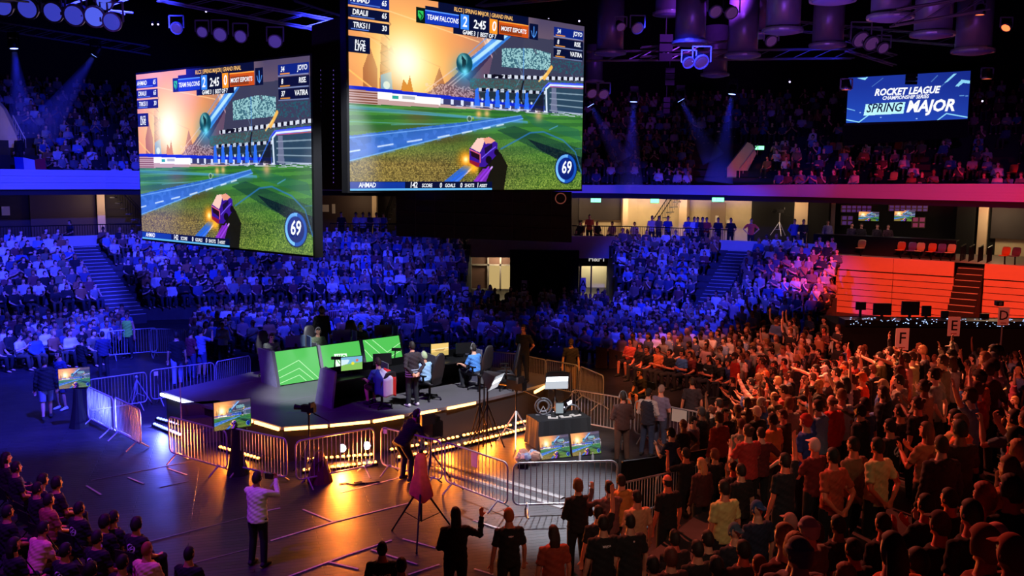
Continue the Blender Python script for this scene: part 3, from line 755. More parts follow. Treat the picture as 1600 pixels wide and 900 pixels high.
    for a, b in (((.0, .805), (.035, .795)), ((.10, .775), (.155, .76)), ((.21, .745), (.265, .73)), ((.33, .715), (.375, .70)), ((.43, .685), (.47, .672)), ((.52, .655), (.55, .645)), ((.58, .635), (.61, .625))): p.line([a, b], .008, (225, 235, 250), .85)
    p.line([(.60, .765), (.735, .665), (.80, .655), (.90, .70), (.965, .77), (1, .9)], .009, (70, 130, 190), .75); p.line([(.83, .64), (.87, .615)], .006, (110, 170, 220), .7); p.line([(.965, .75), (1, .745)], .004, (70, 130, 190), .6)
    m = (W > .53) & (W < .575) & (U > .40); p.mix((200, 205, 225), m*(noise2(U*.4, W*3, 90, 6) > .55)*(W < .535+.02*U)*.8)
    p.glow(.50, .575, .02, (240, 190, 130), .9); p.glow(.535, .57, .02, (245, 200, 150), .8); p.glow(.775, .565, .03, (230, 180, 150), .7); p.disc(.46, .605, .018, (230, 235, 230), .55); p.disc(.46, .605, .012, (40, 70, 50), .7); p.disc(.475, .60, .006, (180, 190, 90), .9)
    # ball and beam
    p.poly([(.445, .30), (.64, .04), (.70, .05), (.47, .34)], (70, 150, 235), .75); p.line([(.46, .305), (.67, .06)], .022, (205, 235, 255), .9); p.line([(.44, .27), (.61, .05)], .004, (100, 170, 255), .8)
    p.glow(.438, .35, .08, (60, 170, 215), .6); p.disc(.438, .305, .055, (30, 88, 104)); p.disc(.43, .285, .030, (150, 205, 205), .75, .02); p.poly([(.425, .26), (.445, .29), (.44, .35), (.43, .34)], (18, 50, 62), .9); p.glow(.44, .35, .025, (150, 235, 255), .9)
    p.line([(.80, .34), (.835, .27)], .022, (235, 190, 110), .95); p.line([(.775, .36), (.81, .31)], .010, (250, 215, 150), .9)
    if car:
        p.poly([(.55, .74), (.60, .79), (.63, .86), (.615, 1.), (.50, 1.), (.50, .87), (.54, .80)], (22, 20, 18), .88)
        for k, (x0, x1) in enumerate(((.455, .335), (.47, .36), (.535, .46), (.55, .48))): p.line([(x0+.01, .87), (x1, 1.)], .011, ((60, 110, 220), (235, 220, 255), (150, 70, 220), (225, 190, 255))[k], .95)
        p.poly([(.44, .86), (.47, .87), (.39, 1.), (.31, 1.)], (60, 120, 220), .8); p.poly([(.52, .88), (.555, .88), (.52, 1.), (.45, 1.)], (150, 70, 210), .8)
        p.glow(.445, .83, .045, (255, 170, 50), 1.); p.glow(.48, .875, .035, (255, 190, 70), 1.); p.glow(.445, .83, .018, (255, 245, 190), 1.)
        p.poly([(.46, .77), (.50, .715), (.55, .70), (.585, .735), (.58, .80), (.53, .87), (.49, .87), (.46, .83)], (74, 40, 150)); p.poly([(.465, .765), (.495, .71), (.53, .705), (.515, .765), (.505, .79)], (238, 206, 196))
        p.poly([(.52, .71), (.545, .70), (.575, .72), (.555, .735), (.53, .74)], (225, 170, 150)); p.poly([(.465, .78), (.505, .80), (.505, .835), (.468, .81)], (46, 20, 40)); p.line([(.462, .775), (.507, .80), (.507, .845)], .006, (235, 130, 150))
        p.poly([(.525, .765), (.56, .735), (.56, .76), (.53, .80)], (40, 26, 70)); p.line([(.515, .82), (.55, .78), (.575, .755)], .005, (150, 130, 250)); p.disc(.545, .83, .022, (26, 18, 36)); p.disc(.58, .785, .018, (26, 18, 36)); p.poly([(.46, .83), (.505, .85), (.50, .875), (.462, .85)], (150, 40, 60), .9)
    if hud:
        N_ = (12, 24, 62)
        p.poly([(.28, .03), (.28, .125), (.39, .125), (.39, .155), (.61, .155), (.61, .125), (.72, .125), (.72, .0), (.33, .0), (.33, .03)], N_)
        p.poly([(.245, .045), (.28, .045), (.28, .125), (.245, .125)], (14, 34, 30)); p.poly([(.252, .06), (.273, .06), (.273, .09), (.262, .112), (.252, .09)], (70, 190, 110)); p.line([(.257, .07), (.268, .085), (.262, .105)], .006, (14, 60, 40))
        p.poly([(.28, .055), (.415, .055), (.415, .12), (.28, .12)], (34, 72, 178)); p.poly([(.28, .05), (.415, .05), (.415, .056), (.28, .056)], (110, 160, 240))
        p.poly([(.42, .045), (.455, .045), (.455, .125), (.42, .125)], (84, 150, 230)); p.poly([(.545, .045), (.58, .045), (.58, .125), (.545, .125)], (240, 160, 64))
        p.poly([(.585, .055), (.72, .055), (.72, .12), (.585, .12)], (196, 98, 40)); p.poly([(.59, .068), (.69, .068), (.69, .112), (.59, .112)], (110, 56, 34), .6); p.poly([(.585, .046), (.72, .046), (.72, .055), (.585, .055)], (250, 170, 90))
        p.poly([(.725, .035), (.768, .035), (.768, .125), (.725, .125)], N_); p.line([(.747, .05), (.747, .11)], .006, (110, 170, 240)); p.line([(.735, .075), (.74, .10), (.747, .11), (.754, .10), (.76, .075)], .005, (110, 170, 240))
        for k in range(3):
            for x0, x1 in ((0, .145), (.845, .995)): p.poly([(x0, .03+.062*k), (x1, .03+.062*k), (x1, .082+.062*k), (x0, .082+.062*k)], N_ if k else (22, 50, 130)); 
            p.line([(.01, .074+.062*k), (.01+.10-.02*k, .074+.062*k)], .005, (120, 150, 220)); p.line([(.855, .077+.062*k), (.90, .077+.062*k)], .006, (250, 170, 80))
            p.line([(.845, .086+.062*k), (.99, .086+.062*k)], .005, (170, 190, 235), .7)
        p.poly([(0, .235), (.075, .235), (.075, .315), (0, .315)], N_)
        p.poly([(0, .955), (.56, .955), (.56, 1.), (0, 1.)], N_); p.poly([(0, .958), (.20, .958), (.20, .99), (0, .99)], (36, 84, 180), .8); p.poly([(0, .99), (.56, .99), (.56, 1.), (0, 1.)], (130, 200, 240), .9)
    cx, cy = .918, .873
    p.disc(cx, cy, .094, (14, 30, 70), .9); p.disc(cx, cy, .088, (40, 100, 180)); 
    ang = np.arctan2(W-cy, (U-cx)*ASP); rr = np.hypot((U-cx)*ASP, W-cy); p.mix((150, 205, 245), (rr < .086)*(rr > .068)*((ang > 1.7) | (ang < -1.4))*.95); p.disc(cx, cy, .068, (16, 44, 118)); p.disc(cx-.01, cy-.02, .045, (30, 70, 165), .6, .05)
    c = np.clip(p.c, 0, 255)/255; g = c.mean(-1, keepdims=True); c = np.clip(g+(c-g)*1.15, 0, 1); c = c**1.22
    return np.clip(c*1.03, 0, 1)*255
def srgb2lin(a):
    a = a/255.0; return np.where(a <= 0.04045, a/12.92, ((a+0.055)/1.055)**2.4)
SCREENM = attrmat('lit screen', 1.1)
def picture_mesh(pic, w_, h_):
    """one quad per picture cell in the x-z plane, facing -y, origin at lower left"""
    ny, nx, _ = pic.shape; xs = np.linspace(0, w_, nx+1); zs = np.linspace(h_, 0, ny+1)
    X, Z = np.meshgrid(xs, zs); co = np.stack([X, np.zeros_like(X), Z], -1).reshape(-1, 3)
    i = np.arange(ny)[:, None]*(nx+1)+np.arange(nx)[None, :]
    q = np.stack([i+nx+1, i+nx+2, i+1, i], -1).reshape(-1, 4)
    me = bpy.data.meshes.new('screen_picture'); me.vertices.add(len(co)); me.vertices.foreach_set('co', co.ravel())
    me.loops.add(q.size); me.loops.foreach_set('vertex_index', q.ravel().astype(np.int32)); me.polygons.add(len(q))
    me.polygons.foreach_set('loop_start', np.arange(0, q.size, 4, dtype=np.int32)); me.update(calc_edges=True)
    at = me.color_attributes.new('Col', 'FLOAT_COLOR', 'CORNER'); c = srgb2lin(pic).reshape(-1, 3); c = np.concatenate([c, np.ones((len(c), 1))], 1)
    at.data.foreach_set('color', np.repeat(c, 4, 0).ravel().astype(np.float32)); me.materials.append(SCREENM); return me

TXW = emit('lettering white', (245, 248, 255), 1.1, False); TXO = emit('lettering orange', (250, 190, 110), 1.0, False)
TXN = emit('lettering navy', (14, 26, 70), 1.0, False)
HUDTXT = [('TEAM FALCONS', .348, .098, .029, TXW), ('2', .4375, .108, .062, TXW), ('2:45', .50, .108, .052, TXW), ('0', .5625, .108, .062, TXW),
  ('MOIST ESPORTS', .652, .098, .027, TXW), ('RLCS | SPRING MAJOR | GRAND FINAL', .52, .034, .025, TXO), ('GAME 3  |  BEST OF 7', .50, .149, .026, TXW),
  ('AHMAD', .04, .066, .030, TXW), ('65', .125, .066, .030, TXW), ('DRALII', .04, .128, .030, TXW), ('65', .125, .128, .030, TXW), ('TRK511', .045, .19, .030, TXW), ('30', .125, .19, .030, TXW),
  ('34', .868, .066, .030, TXW), ('JOYO', .965, .066, .030, TXW), ('8', .865, .128, .030, TXW), ('RISE.', .965, .128, .030, TXW), ('37', .868, .19, .030, TXW), ('VATIRA', .957, .19, .030, TXW),
  ('RLCS', .038, .272, .026, TXW), ('LIVE', .038, .302, .034, TXW), ('AHMAD', .06, .984, .028, TXW), ('142', .232, .986, .034, TXW), ('SCORE', .285, .984, .022, TXW),
  ('0', .34, .986, .030, TXW), ('GOALS', .378, .984, .022, TXW), ('0', .425, .986, .030, TXW), ('SHOTS', .46, .984, .022, TXW), ('1', .496, .986, .030, TXW), ('ASSIST', .52, .984, .019, TXW), ('69', .918, .90, .085, TXW)]
PIC_BIG = game_picture(430, 300)
def led_screen(name, label, px0, px1, y00, y01, y10, y11, Yn, near_right):
    """corners in the photo: left top y00, left bottom y01, right top y10, right bottom y11; the near edge stands at depth Yn"""
    pn = (px1, y10, y11) if near_right else (px0, y00, y01); pf = (px0, y00, y01) if near_right else (px1, y10, y11)
    h = on_y(pn[0], pn[1], Yn).z - on_y(pn[0], pn[2], Yn).z
    u = on_y(pf[0], pf[1], 1.0).z - on_y(pf[0], pf[2], 1.0).z; Yf = h/u
    bn = on_y(pn[0], pn[2], Yn); bf = on_y(pf[0], pf[2], Yf); z = (bn.z+bf.z)/2
    a, b = (bf, bn) if near_right else (bn, bf); a.z = b.z = z
    wd = (Vector((b.x, b.y))-Vector((a.x, a.y))).length
    t = thing(name, label, 'screen', a, math.atan2(b.y-a.y, b.x-a.x))
    MB().box((wd/2, 0.16, h/2), (wd+0.12, 0.28, h+0.12)).build('casing', BLKMET, t)
    return t, wd, h
def add_hud(t, wd, h, parent_name='screen_picture'):
    s = link('screen_picture', BIGME, t, (0, 0, 0)); s.scale = (wd, 1, h)
    for body, u, w_, sz, m in HUDTXT:
        me = text_mesh(body, sz*h*1.25, m, 0, 0.12, 'CENTER', 0.012*sz*10*h/5, 0.95)
        link('lettering', me, s, (u, -0.012, 1-w_), (PI/2, 0, 0)).scale = (0.86/wd, 1/h, 1)
    return s
BIGME = picture_mesh(PIC_BIG, 1, 1)
tL, wL, hL = led_screen('giant_screen', 'left hanging giant screen showing the car football match', 222.7, 489, 122.6, 378, 80, 393, 25.2, True)
add_hud(tL, wL, hL)
tR, wR, hR = led_screen('giant_screen', 'right hanging giant screen showing the car football match, top cut off', 547, 908, -29, 290, 48, 302, 24.6, False)
add_hud(tR, wR, hR)
# lettering rotated pieces keep their scale along x/z of the screen face
for s in (tL, tR):
    for o in s.children:
        if o.name.startswith('screen_picture'):
            for l in o.children: l.scale = (0.86/(wL if s is tL else wR), 1/(hL if s is tL else hR), 1)

# dark inner column of the screen cluster with pin-point lights, and the dark panel behind
def hanging(name, label, pts, Y0, Y1, m, thick=0.3):
    a = on_y(pts[0][0], pts[0][1], Y0); b = on_y(pts[1][0], pts[1][1], Y1); c = on_y(pts[2][0], pts[2][1], Y1); d = on_y(pts[3][0], pts[3][1], Y0)
    t = thing(name, label, 'panel', d); q = [p-Vector(t.location) for p in (a, b, c, d)]
    n = (q[1]-q[0]).cross(q[3]-q[0]).normalized(); n = n if n.y > 0 else -n
    MB().prism(q, n*thick).build('panel', m, t); return t, q, n
GRID = mat('dark panel mesh', (13, 11, 15), 0.8, noise=0.3, scale=6)
t, q, n = hanging('screen_core', 'narrow black panel column between the two giant screens', [(487, 40), (549, 20), (549, 297), (487, 296)], 27.4, 27.4, GRID)
m = MB()
for x in (501, 521, 540):
    for k in range(26):
        p = on_y(x, 110+k*7, 27.3)-Vector(t.location); m.box(p, (0.02, 0.02, 0.035))
m.build('pin_lights', emit('pin light', (120, 90, 200), 0.5, False), t)
t, q, n = hanging('rear_screen_back', 'large black panel hanging below the right giant screen', [(619, 292), (893, 300), (893, 379), (619, 369)], 31.5, 31.0, GRID)
m = MB(); 
for k in range(1, 9): a = q[3]+(q[2]-q[3])*k/9; b = q[0]+(q[1]-q[0])*k/9; m.beam(a-n*0.02, b-n*0.02, 0.03)
for k in range(1, 4): a = q[3]+(q[0]-q[3])*k/4; b = q[2]+(q[1]-q[2])*k/4; m.beam(a-n*0.02, b-n*0.02, 0.03)
m.build('panel_seams', mat('seam', (26, 24, 28), 0.6), t)
p = on_y(876, 310, 30.6); t2 = thing('loudspeaker_ring', 'dim orange ring hanging at the corner of the black panel', 'ring', p)
m = MB(); m.tube([(0.13*math.cos(a*PI/10)*1.3, 0, 0.13*math.sin(a*PI/10)*1.3) for a in range(21)], 0.02, 6); m.build('ring', emit('dim ring', (120, 60, 50), 0.7, False), t2)
MB().beam((-0.15, 0.02, 0), (0.15, 0.02, 0), 0.02).build('bar', BLKMET, t2)

# banner screen over the right balcony
t, q, n = hanging('banner_drape', 'black drape panel hanging below the blue banner screen', [(1318, 195), (1512, 187), (1512, 214), (1318, 228)], 50.6, 49.6, BLACK)
MB().beam(q[0]+Vector((0,-.05,0)), q[1]+Vector((0,-.05,0)), .08).build('top_bar', BLKMET, t)
t, wd, h = led_screen('banner_screen', 'blue banner screen with tournament title above the right balcony', 1322, 1511.5, 122.5, 193, 109.5, 186, 50.0, True)
def banner_picture():
    p = Pic(300, 125); U, W = p.U, p.W; p.mix((26, 50, 150), np.ones_like(U)); p.mix((34, 78, 190), np.clip(1.1*W-.2, 0, 1)*(1-.5*U)); p.mix((18, 34, 118), np.clip((U-.4), 0, 1)*(1-W))
    A = 2.5
    C_ = (150, 225, 250)
    def ln(pts, wdt, a=1., col=C_):
        global ASP
        s_ = ASP; globals()['ASP'] = A; p.line(pts, wdt, col, a); globals()['ASP'] = s_
    ln([(0, .93), (.115, .99), (.2, .83)], .022); ln([(.0, .68), (.07, .73)], .018, .8); ln([(.12, .97), (.21, .80)], .012, .5)
    p.poly([(.08, .02), (.17, .01), (.145, .07)], C_); ln([(.21, .22), (.30, .05)], .014, .4)
    p.poly([(.80, .22), (.87, .04), (.895, .04), (.83, .2)], C_, .9); ln([(.70, .18), (.745, .06)], .02, .4); ln([(.75, .35), (.82, .2)], .02, .3)
    p.poly([(.89, .30), (.935, .17), (1, .20), (1, .26), (.95, .24), (.915, .31)], C_, .9)
    ln([(.77, .99), (.835, .86), (1, .95)], .024, .95); ln([(.93, .50), (.96, .50)], .02, .6); ln([(.975, .51), (.99, .51)], .02, .6)
    p.poly([(.165, .60), (.50, .58), (.488, .83), (.15, .85)], (185, 240, 245))
    for x, y in ((.6, .95), (.3, .9), (.85, .7), (.12, .78)): p.disc(x, y, .012, (190, 220, 255), .8)
    return np.clip(p.c, 0, 255)
s = link('screen_picture', picture_mesh(banner_picture(), wd, h), t, (0, 0, 0))
for body, u, w_, sz, m, bo in (('ROCKET LEAGUE', .50, .42, .155, TXW, .02), ('CHAMPIONSHIP SERIES', .495, .52, .085, TXW, .006), ('SPRING', .322, .78, .205, TXN, .012), ('MAJOR', .70, .80, .26, TXW, .03)):
    me = text_mesh(body, sz*h*1.3, m, 0, 0.25, 'CENTER', bo, 1.0); o = link('lettering', me, s, (u*wd, -0.02, (1-w_)*h), (PI/2, 0, 0)); o.scale = (0.86 if body != 'MAJOR' else 0.92, 1, 1)

# ================================================================== the stage
SZ = 0.9
DECKM = mat('stage deck vinyl', (92, 88, 92), 0.42, noise=0.10, scale=1.5)
edge = [(254,612),(313,631),(398,655),(439,667),(515,662),(578,656),(630,647),(690,637),(742,627),(800,613),(856,598),(860,587),(800,577),(740,570),(640,562),(520,560),(390,582)]
EP = [on_z(x, y, SZ) for x, y in edge]
t = thing('stage', 'low many-sided esports stage with grey deck and light strips on its edge', 'stage', (EP[4].x, EP[4].y+4, 0)); so = Vector(t.location)
P0 = [p-so for p in EP]; P0 = [Vector((p.x, p.y, SZ-0.08)) for p in P0]
MB().prism(P0, (0, 0, 0.08)).build('deck', DECKM, t)
cen = sum((Vector((p.x, p.y, 0)) for p in P0), Vector())/len(P0)
P1 = [Vector((cen.x+(p.x-cen.x)*0.985, cen.y+(p.y-cen.y)*0.985, 0)) for p in P0]
MB().prism(P1, (0, 0, SZ-0.085)).build('skirt', mat('stage skirt', (20, 11, 10), 0.8, noise=0.2, scale=2), t)
seam = mat('deck seam', (120, 118, 122), 0.5); m = MB()
for a, b in (((421, 632), (500, 616)), ((447, 645), (640, 640)), ((300, 612), (430, 590))):
    A, B = on_z(*a, SZ)-so, on_z(*b, SZ)-so; m.beam(A+Vector((0,0,.002)), B+Vector((0,0,.002)), 0.02, 0.003)
m.build('deck_seams', seam, t)
def battens(name, segs, z, m_, out=0.05, hgt=0.07, ref=None):
    for a, b in segs:
        A, B = on_z(*a, SZ)-so, on_z(*b, SZ)-so; A.z = B.z = z; d = (B-A).normalized(); n = Vector((d.y, -d.x, 0))
        if n.dot(A-cen) < 0: n = -n
        A, B = A+n*out, B+n*out; mb = MB(); mb.beam(A, B, 0.05, hgt); mb.build(name, m_, t)
WB = emit('edge strip cold', (205, 214, 255), 9.0); WO = emit('edge strip warm', (255, 170, 92), 7.0)
battens('edge_light_strip', [((254,613),(312,631))], SZ-0.05, WB)
battens('edge_light_strip', [((380,650),(397,655)),((401,656),(438,667)),((444,667),(511,662)),((515,661),(577,655)),((582,655),(629,647)),((641,645),(687,636)),((697,635),(741,626)),((833,610),(855,598)),((788,577),(810,580))], SZ-0.05, WO)
AMB = emit('floor batten amber', (255, 140, 60), 15.0); ABL = emit('floor batten blue', (120, 140, 255), 5.0)
def batten(a, b, lab, m_, z=0.05):
    A, B = on_z(*a, z), on_z(*b, z); c = (A+B)/2; t_ = thing('light_batten', lab, 'light strip', (c.x, c.y, 0)); A, B = A-Vector(t_.location), B-Vector(t_.location)
    off = Vector((0, 0, -0.02)); MB().beam(A+off, B+off, 0.12, 0.06).build('housing', BLKMET, t_)
    n = max(2, int((B-A).length/0.13)); mb = MB()
    for k in range(n):
        p = A+(B-A)*((k+0.5)/n)+Vector((0, 0, 0.03)); mb.sphere(p, (0.045, 0.045, 0.03), 8, 4)
    mb.build('lamps', m_, t_)
    d = (B-A).normalized(); nn = Vector((d.y, -d.x, 0)); nn = nn if nn.y < 0 else -nn; L_ = (B-A).length
    for q in ((0.25, 0.75) if L_ > 2 else (0.5,)):                # the batten's own throw, out over the floor
        p = c*0+Vector(t_.location)+A+(B-A)*q+nn*0.12+Vector((0, 0, 0.30)); spot(p, p+nn*1.5+Vector((0, 0, -0.10)), (520 if a[0] < 600 else 210)*L_*(0.5 if L_ > 2 else 1), (1.0, 0.22, 0.02) if m_ is AMB else (0.10, 0.13, 1.0), 150, 0.9, 0.12, 'batten_light')
for a, b, lab, m_ in (((478,719),(584,711),'amber beaded light strip at the stage foot behind the three white lamps', AMB), ((472,736),(590,723),'amber beaded strip on the floor nearest the camera, below the three lamps', AMB),
        ((358,689),(422,707),'amber beaded strip at the stage foot right of the centre stand monitor', AMB), ((342,699),(406,718),'amber beaded strip on the floor behind the centre stand monitor', AMB),
        ((245,654),(284,665),'blue-white strip at the stage foot on the left corner', ABL), ((240,663),(283,681),'blue-white strip on the floor by the left stage corner', ABL),
        ((608,704),(656,696),'amber beaded strip at the stage foot behind the bending camera operator', AMB), ((662,695),(718,683),'amber beaded strip at the stage foot right of the bending operator', AMB),
        ((722,682),(800,665),'amber beaded strip at the stage foot below the white reflector', AMB), ((806,663),(874,646),'amber beaded strip at the stage foot behind the cloth-covered table', AMB),
        ((620,716),(668,707),'amber beaded floor strip behind the draped tripod', AMB), ((674,706),(720,696),'amber beaded floor strip left of the tall light stands', AMB), ((724,695),(834,668),'long amber beaded floor strip left of the cloth-covered table', AMB)):
    batten(a, b, lab, m_)
PARL = emit('white lamp lens', (225, 220, 255), 14.0)
for x, y, lab in ((500, 699, 'left of the three white lamps under the stage edge'), (536, 698, 'middle of the three white lamps under the stage edge'), (574, 694, 'right of the three white lamps under the stage edge')):
    p = on_y(x, y, on_z(x, y+14, 0).y); t_ = thing('moving_head_light', 'round white lit lamp, '+lab, 'light', (p.x, p.y, 0)); 
    MB().box((0, 0, 0.07), (0.3, 0.25, 0.14)).build('base', BLKMET, t_)
    m = MB(); m.beam((-0.16, 0, 0.1), (-0.16, 0, 0.36), 0.04); m.beam((0.16, 0, 0.1), (0.16, 0, 0.36), 0.04); m.beam((-0.18, 0, 0.12), (0.18, 0, 0.12), 0.04); m.build('yoke', BLKMET, t_)
    R = Matrix.Rotation(PI/2, 3, 'X'); m = MB(); m.lathe([(0.08, -0.14), (0.12, -0.05), (0.12, 0.12)], (0, 0, p.z), 14, R); m.build('head', BLKMET, t_)
    m = MB(); m.lathe([(0.0, 0.121), (0.1, 0.125), (0.1, 0.13), (0.0, 0.14)], (0, 0, p.z), 14, R); m.build('lens', PARL, t_)

# ---- desks
DRZ = math.atan2(0.67, 0.74)
GREEN = emit('team panel green', (88, 206, 92), 0.95); GLINE = emit('team panel lines', (196, 255, 190), 1.0, False); LOGOW = emit('team emblem white', (235, 255, 235), 1.1, False)
ENDM = mat('desk end board', (112, 110, 132), 0.6, noise=0.15, scale=4)
def desk(name, label, O, L, sgn, lit):
    t = thing(name, label, 'desk', O, DRZ)
    def xs(x0, x1, ys, m_, nm, par=t):           # prism along x with profile (y, z)
        return MB().prism([(x0, sgn*y, z) for y, z in ys], (x1-x0, 0, 0)).build(nm, m_, par)
    prof = [(0, 0), (0.3, 1.0), (1.05, 1.0), (0.85, 0)]
    xs(-0.06, 0.0, prof, ENDM, 'end_panel'); xs(L, L+0.06, prof, ENDM, 'end_panel')
    xs(0, L, [(0.02, 0), (0.31, 0.98), (0.37, 0.98), (0.08, 0)], BLKMET, 'front_board')
    xs(0, L, [(0.26, 0.72), (0.26, 0.76), (1.02, 0.76), (1.02, 0.72)], DARKP, 'desktop')
    n = 3; w_ = L/n
    for k in range(n):
        x0 = k*w_+0.10; x1 = (k+1)*w_-0.04
        xs(k*w_, k*w_+0.09, [(-0.02, 0), (0.28, 1.0), (0.36, 1.0), (0.06, 0)], GREYP, 'divider_post')
        xs(k*w_+0.02, k*w_+0.05, [(0.4, 0.76), (0.4, 1.05), (0.95, 1.0), (0.95, 0.76)], GREYP, 'side_screen')
        if lit:
            pn = xs(x0, x1, [(0.0, 0.03), (0.286, 0.97), (0.30, 0.97), (0.02, 0.03)], GREEN, 'led_panel')
            m = MB(); W_ = x1-x0
            def pt(u, v): return Vector((x0+W_*u, sgn*(0.286*(0.03+v*0.94)/0.97-0.012), 0.03+v*0.94))
            nrmv = Vector((0, -sgn*0.95, 0.3))
            def seg(us):
                for a, b in zip(us, us[1:]): m.beam(pt(*a), pt(*b), 0.018, 0.006, up=nrmv)
            if k == 0:
                seg([(0, .48), (.5, .68), (1, .12)]) if False else None
                seg([(0, .42), (.52, .66), (.94, .02)]); seg([(0, .22), (.50, .42), (.80, .02)]); seg([(0, .06), (.48, .22), (.62, .02)])
            elif k == 2:
                seg([(.05, .98), (.55, .30), (1, .52)]); seg([(.25, .98), (.60, .52), (1, .76)]); seg([(.45, .98), (.62, .78), (1, .95)] if False else [(0, .7), (.35, .1)])
            if k != 1: m.build('chevron_lines', GLINE, pn)
            else:
                e = MB(); c0 = [(.30, .30), (.62, .27), (.62, .66), (.30, .70)]
                e.prism([pt(*q) for q in c0], nrmv*0.004); e.build('emblem', LOGOW, pn)
                e = MB()
                for pts in ([(.36, .64), (.35, .5), (.40, .38), (.50, .30)], [(.41, .65), (.40, .52), (.45, .42), (.55, .32)], [(.46, .65), (.46, .55), (.51, .46), (.60, .38)]):
                    for a, b in zip(pts, pts[1:]): e.beam(pt(*a)+nrmv*0.008, pt(*b)+nrmv*0.008, 0.028, 0.004, up=nrmv)
                for a, b in zip([(.48, .56), (.54, .62), (.60, .56), (.575, .50)], [(.54, .62), (.60, .56), (.575, .50), (.54, .52)]): e.beam(pt(*a)+nrmv*0.008, pt(*b)+nrmv*0.008, 0.035, 0.004, up=nrmv)
                e.build('emblem_feathers', GREEN, pn)
    return t
GO = Vector((-6.74, 26.2, SZ)); NO = on_z(495, 629, SZ)
desk('team_desk', 'long desk with three lit green panels and white chevrons', GO, 4.5, 1, True)
desk('team_desk', 'long near-side desk with plain purple-grey end board', NO, 4.9, -1, False)
def dl(O, x, y, z=0.0):                          # desk-local to world
    c, s = math.cos(DRZ), math.sin(DRZ); return Vector((O.x+c*x-s*y, O.y+s*x+c*y, O.z+z))
# small picture for monitors
PIC_S = game_picture(150, 90, False); SMALLPIC = picture_mesh(PIC_S, 1, 1)
MPIC1 = Pic(60, 34); MPIC1.mix((120, 180, 215), np.ones_like(MPIC1.U)); MPIC1.poly([(0, .55), (1, .45), (1, 1), (0, 1)], (130, 190, 90)); MPIC1.disc(.55, .5, .12, (235, 225, 60)); MPIC1.poly([(0, .15), (.4, .2), (.3, .5), (0, .6)], (210, 235, 245)); MPIC1.disc(.75, .3, .1, (220, 110, 80))
MPIC2 = Pic(60, 34); MPIC2.mix((236, 196, 110), np.ones_like(MPIC2.U)); MPIC2.poly([(0, .7), (1, .62), (1, 1), (0, 1)], (200, 170, 90)); MPIC2.line([(0, .45), (1, .4)], .05, (250, 240, 200)); MPIC2.poly([(.2, .5), (.8, .45), (.7, .62), (.3, .62)], (160, 120, 60), .7)
ML1, ML2 = picture_mesh(MPIC1.c, 1, 1), picture_mesh(MPIC2.c, 1, 1)
def monitor(label, loc, rz, pic=None, w_=0.56, h_=0.33, stand=0.16, cat='monitor', group=None, tilt=0.0, name='monitor'):
    t = thing(name, label, cat, loc, rz, group)
    R = Matrix.Rotation(tilt, 3, 'X')
    MB().box(R @ Vector((0, 0.015, h_/2))+Vector((0, 0, stand)), (w_+0.02, 0.03, h_+0.02), R).build('housing', mat('monitor shell', (74, 96, 116), 0.45) if 'green-team' in label else DARKP, t)
    if pic is not None:
        s = link('screen_picture', pic, t, R @ Vector((-w_/2, -0.002, 0))+Vector((0, 0, stand)), (tilt, 0, 0)); s.scale = (w_, 1, h_)
    if stand > 0:
        m = MB(); m.beam((0, 0.05, 0.0), (0, 0.05, stand+0.1), 0.05); m.box((0, 0.05, 0.006), (0.24, 0.2, 0.012)); m.build('stand', DARKP, t)
    return t
for i, (x, lab) in enumerate(((1.0, 'dark back of the monitor before the left green-team player'), (2.6, 'dark back of the monitor before the middle green-team player'), (4.15, 'dark back of the monitor before the right green-team player'))):
    monitor(lab, dl(GO, x, 0.72, 0.76), DRZ+PI-0.25, ML1, stand=0.2)
    monitor('second screen beside the '+('left','middle','right')[i]+' green-team monitor', dl(GO, x+0.32, 0.5, 0.76), DRZ-PI/2-0.2, None, 0.36, 0.30, 0.2)
monitor('lit monitor in front of the player draped in a flag', dl(NO, 0.72, -0.62, 0.76), DRZ-0.2, ML1, 0.6, 0.36, 0.14)
monitor('dark monitor between the flag player and the standing man', dl(NO, 1.75, -0.55, 0.76), DRZ-0.4, None, 0.5, 0.30, 0.14)
monitor('lit yellow monitor in front of the far near-side player', dl(NO, 3.75, -0.55, 0.76), DRZ-0.2, ML2, 0.56, 0.36, 0.14)
monitor('dark monitor right of the lit yellow monitor', dl(NO, 4.55, -0.7, 0.76), DRZ-0.4, None, 0.5, 0.30, 0.14)
for i, x in enumerate((0.35, 2.3, 3.3)):
    p = dl(NO, x, -0.35, 0.98); t_ = thing('desk_camera', ('small camera arm at the near end of the plain desk', 'small camera arm in the middle of the plain desk', 'small camera arm beside the lit yellow monitor')[i], 'camera', p)
    MB().beam((0, 0, 0), (0.02, 0, 0.22), 0.03).build('arm', BLKMET, t_); MB().box((0.05, 0, 0.25), (0.26, 0.1, 0.07)).build('head', BLKMET, t_)
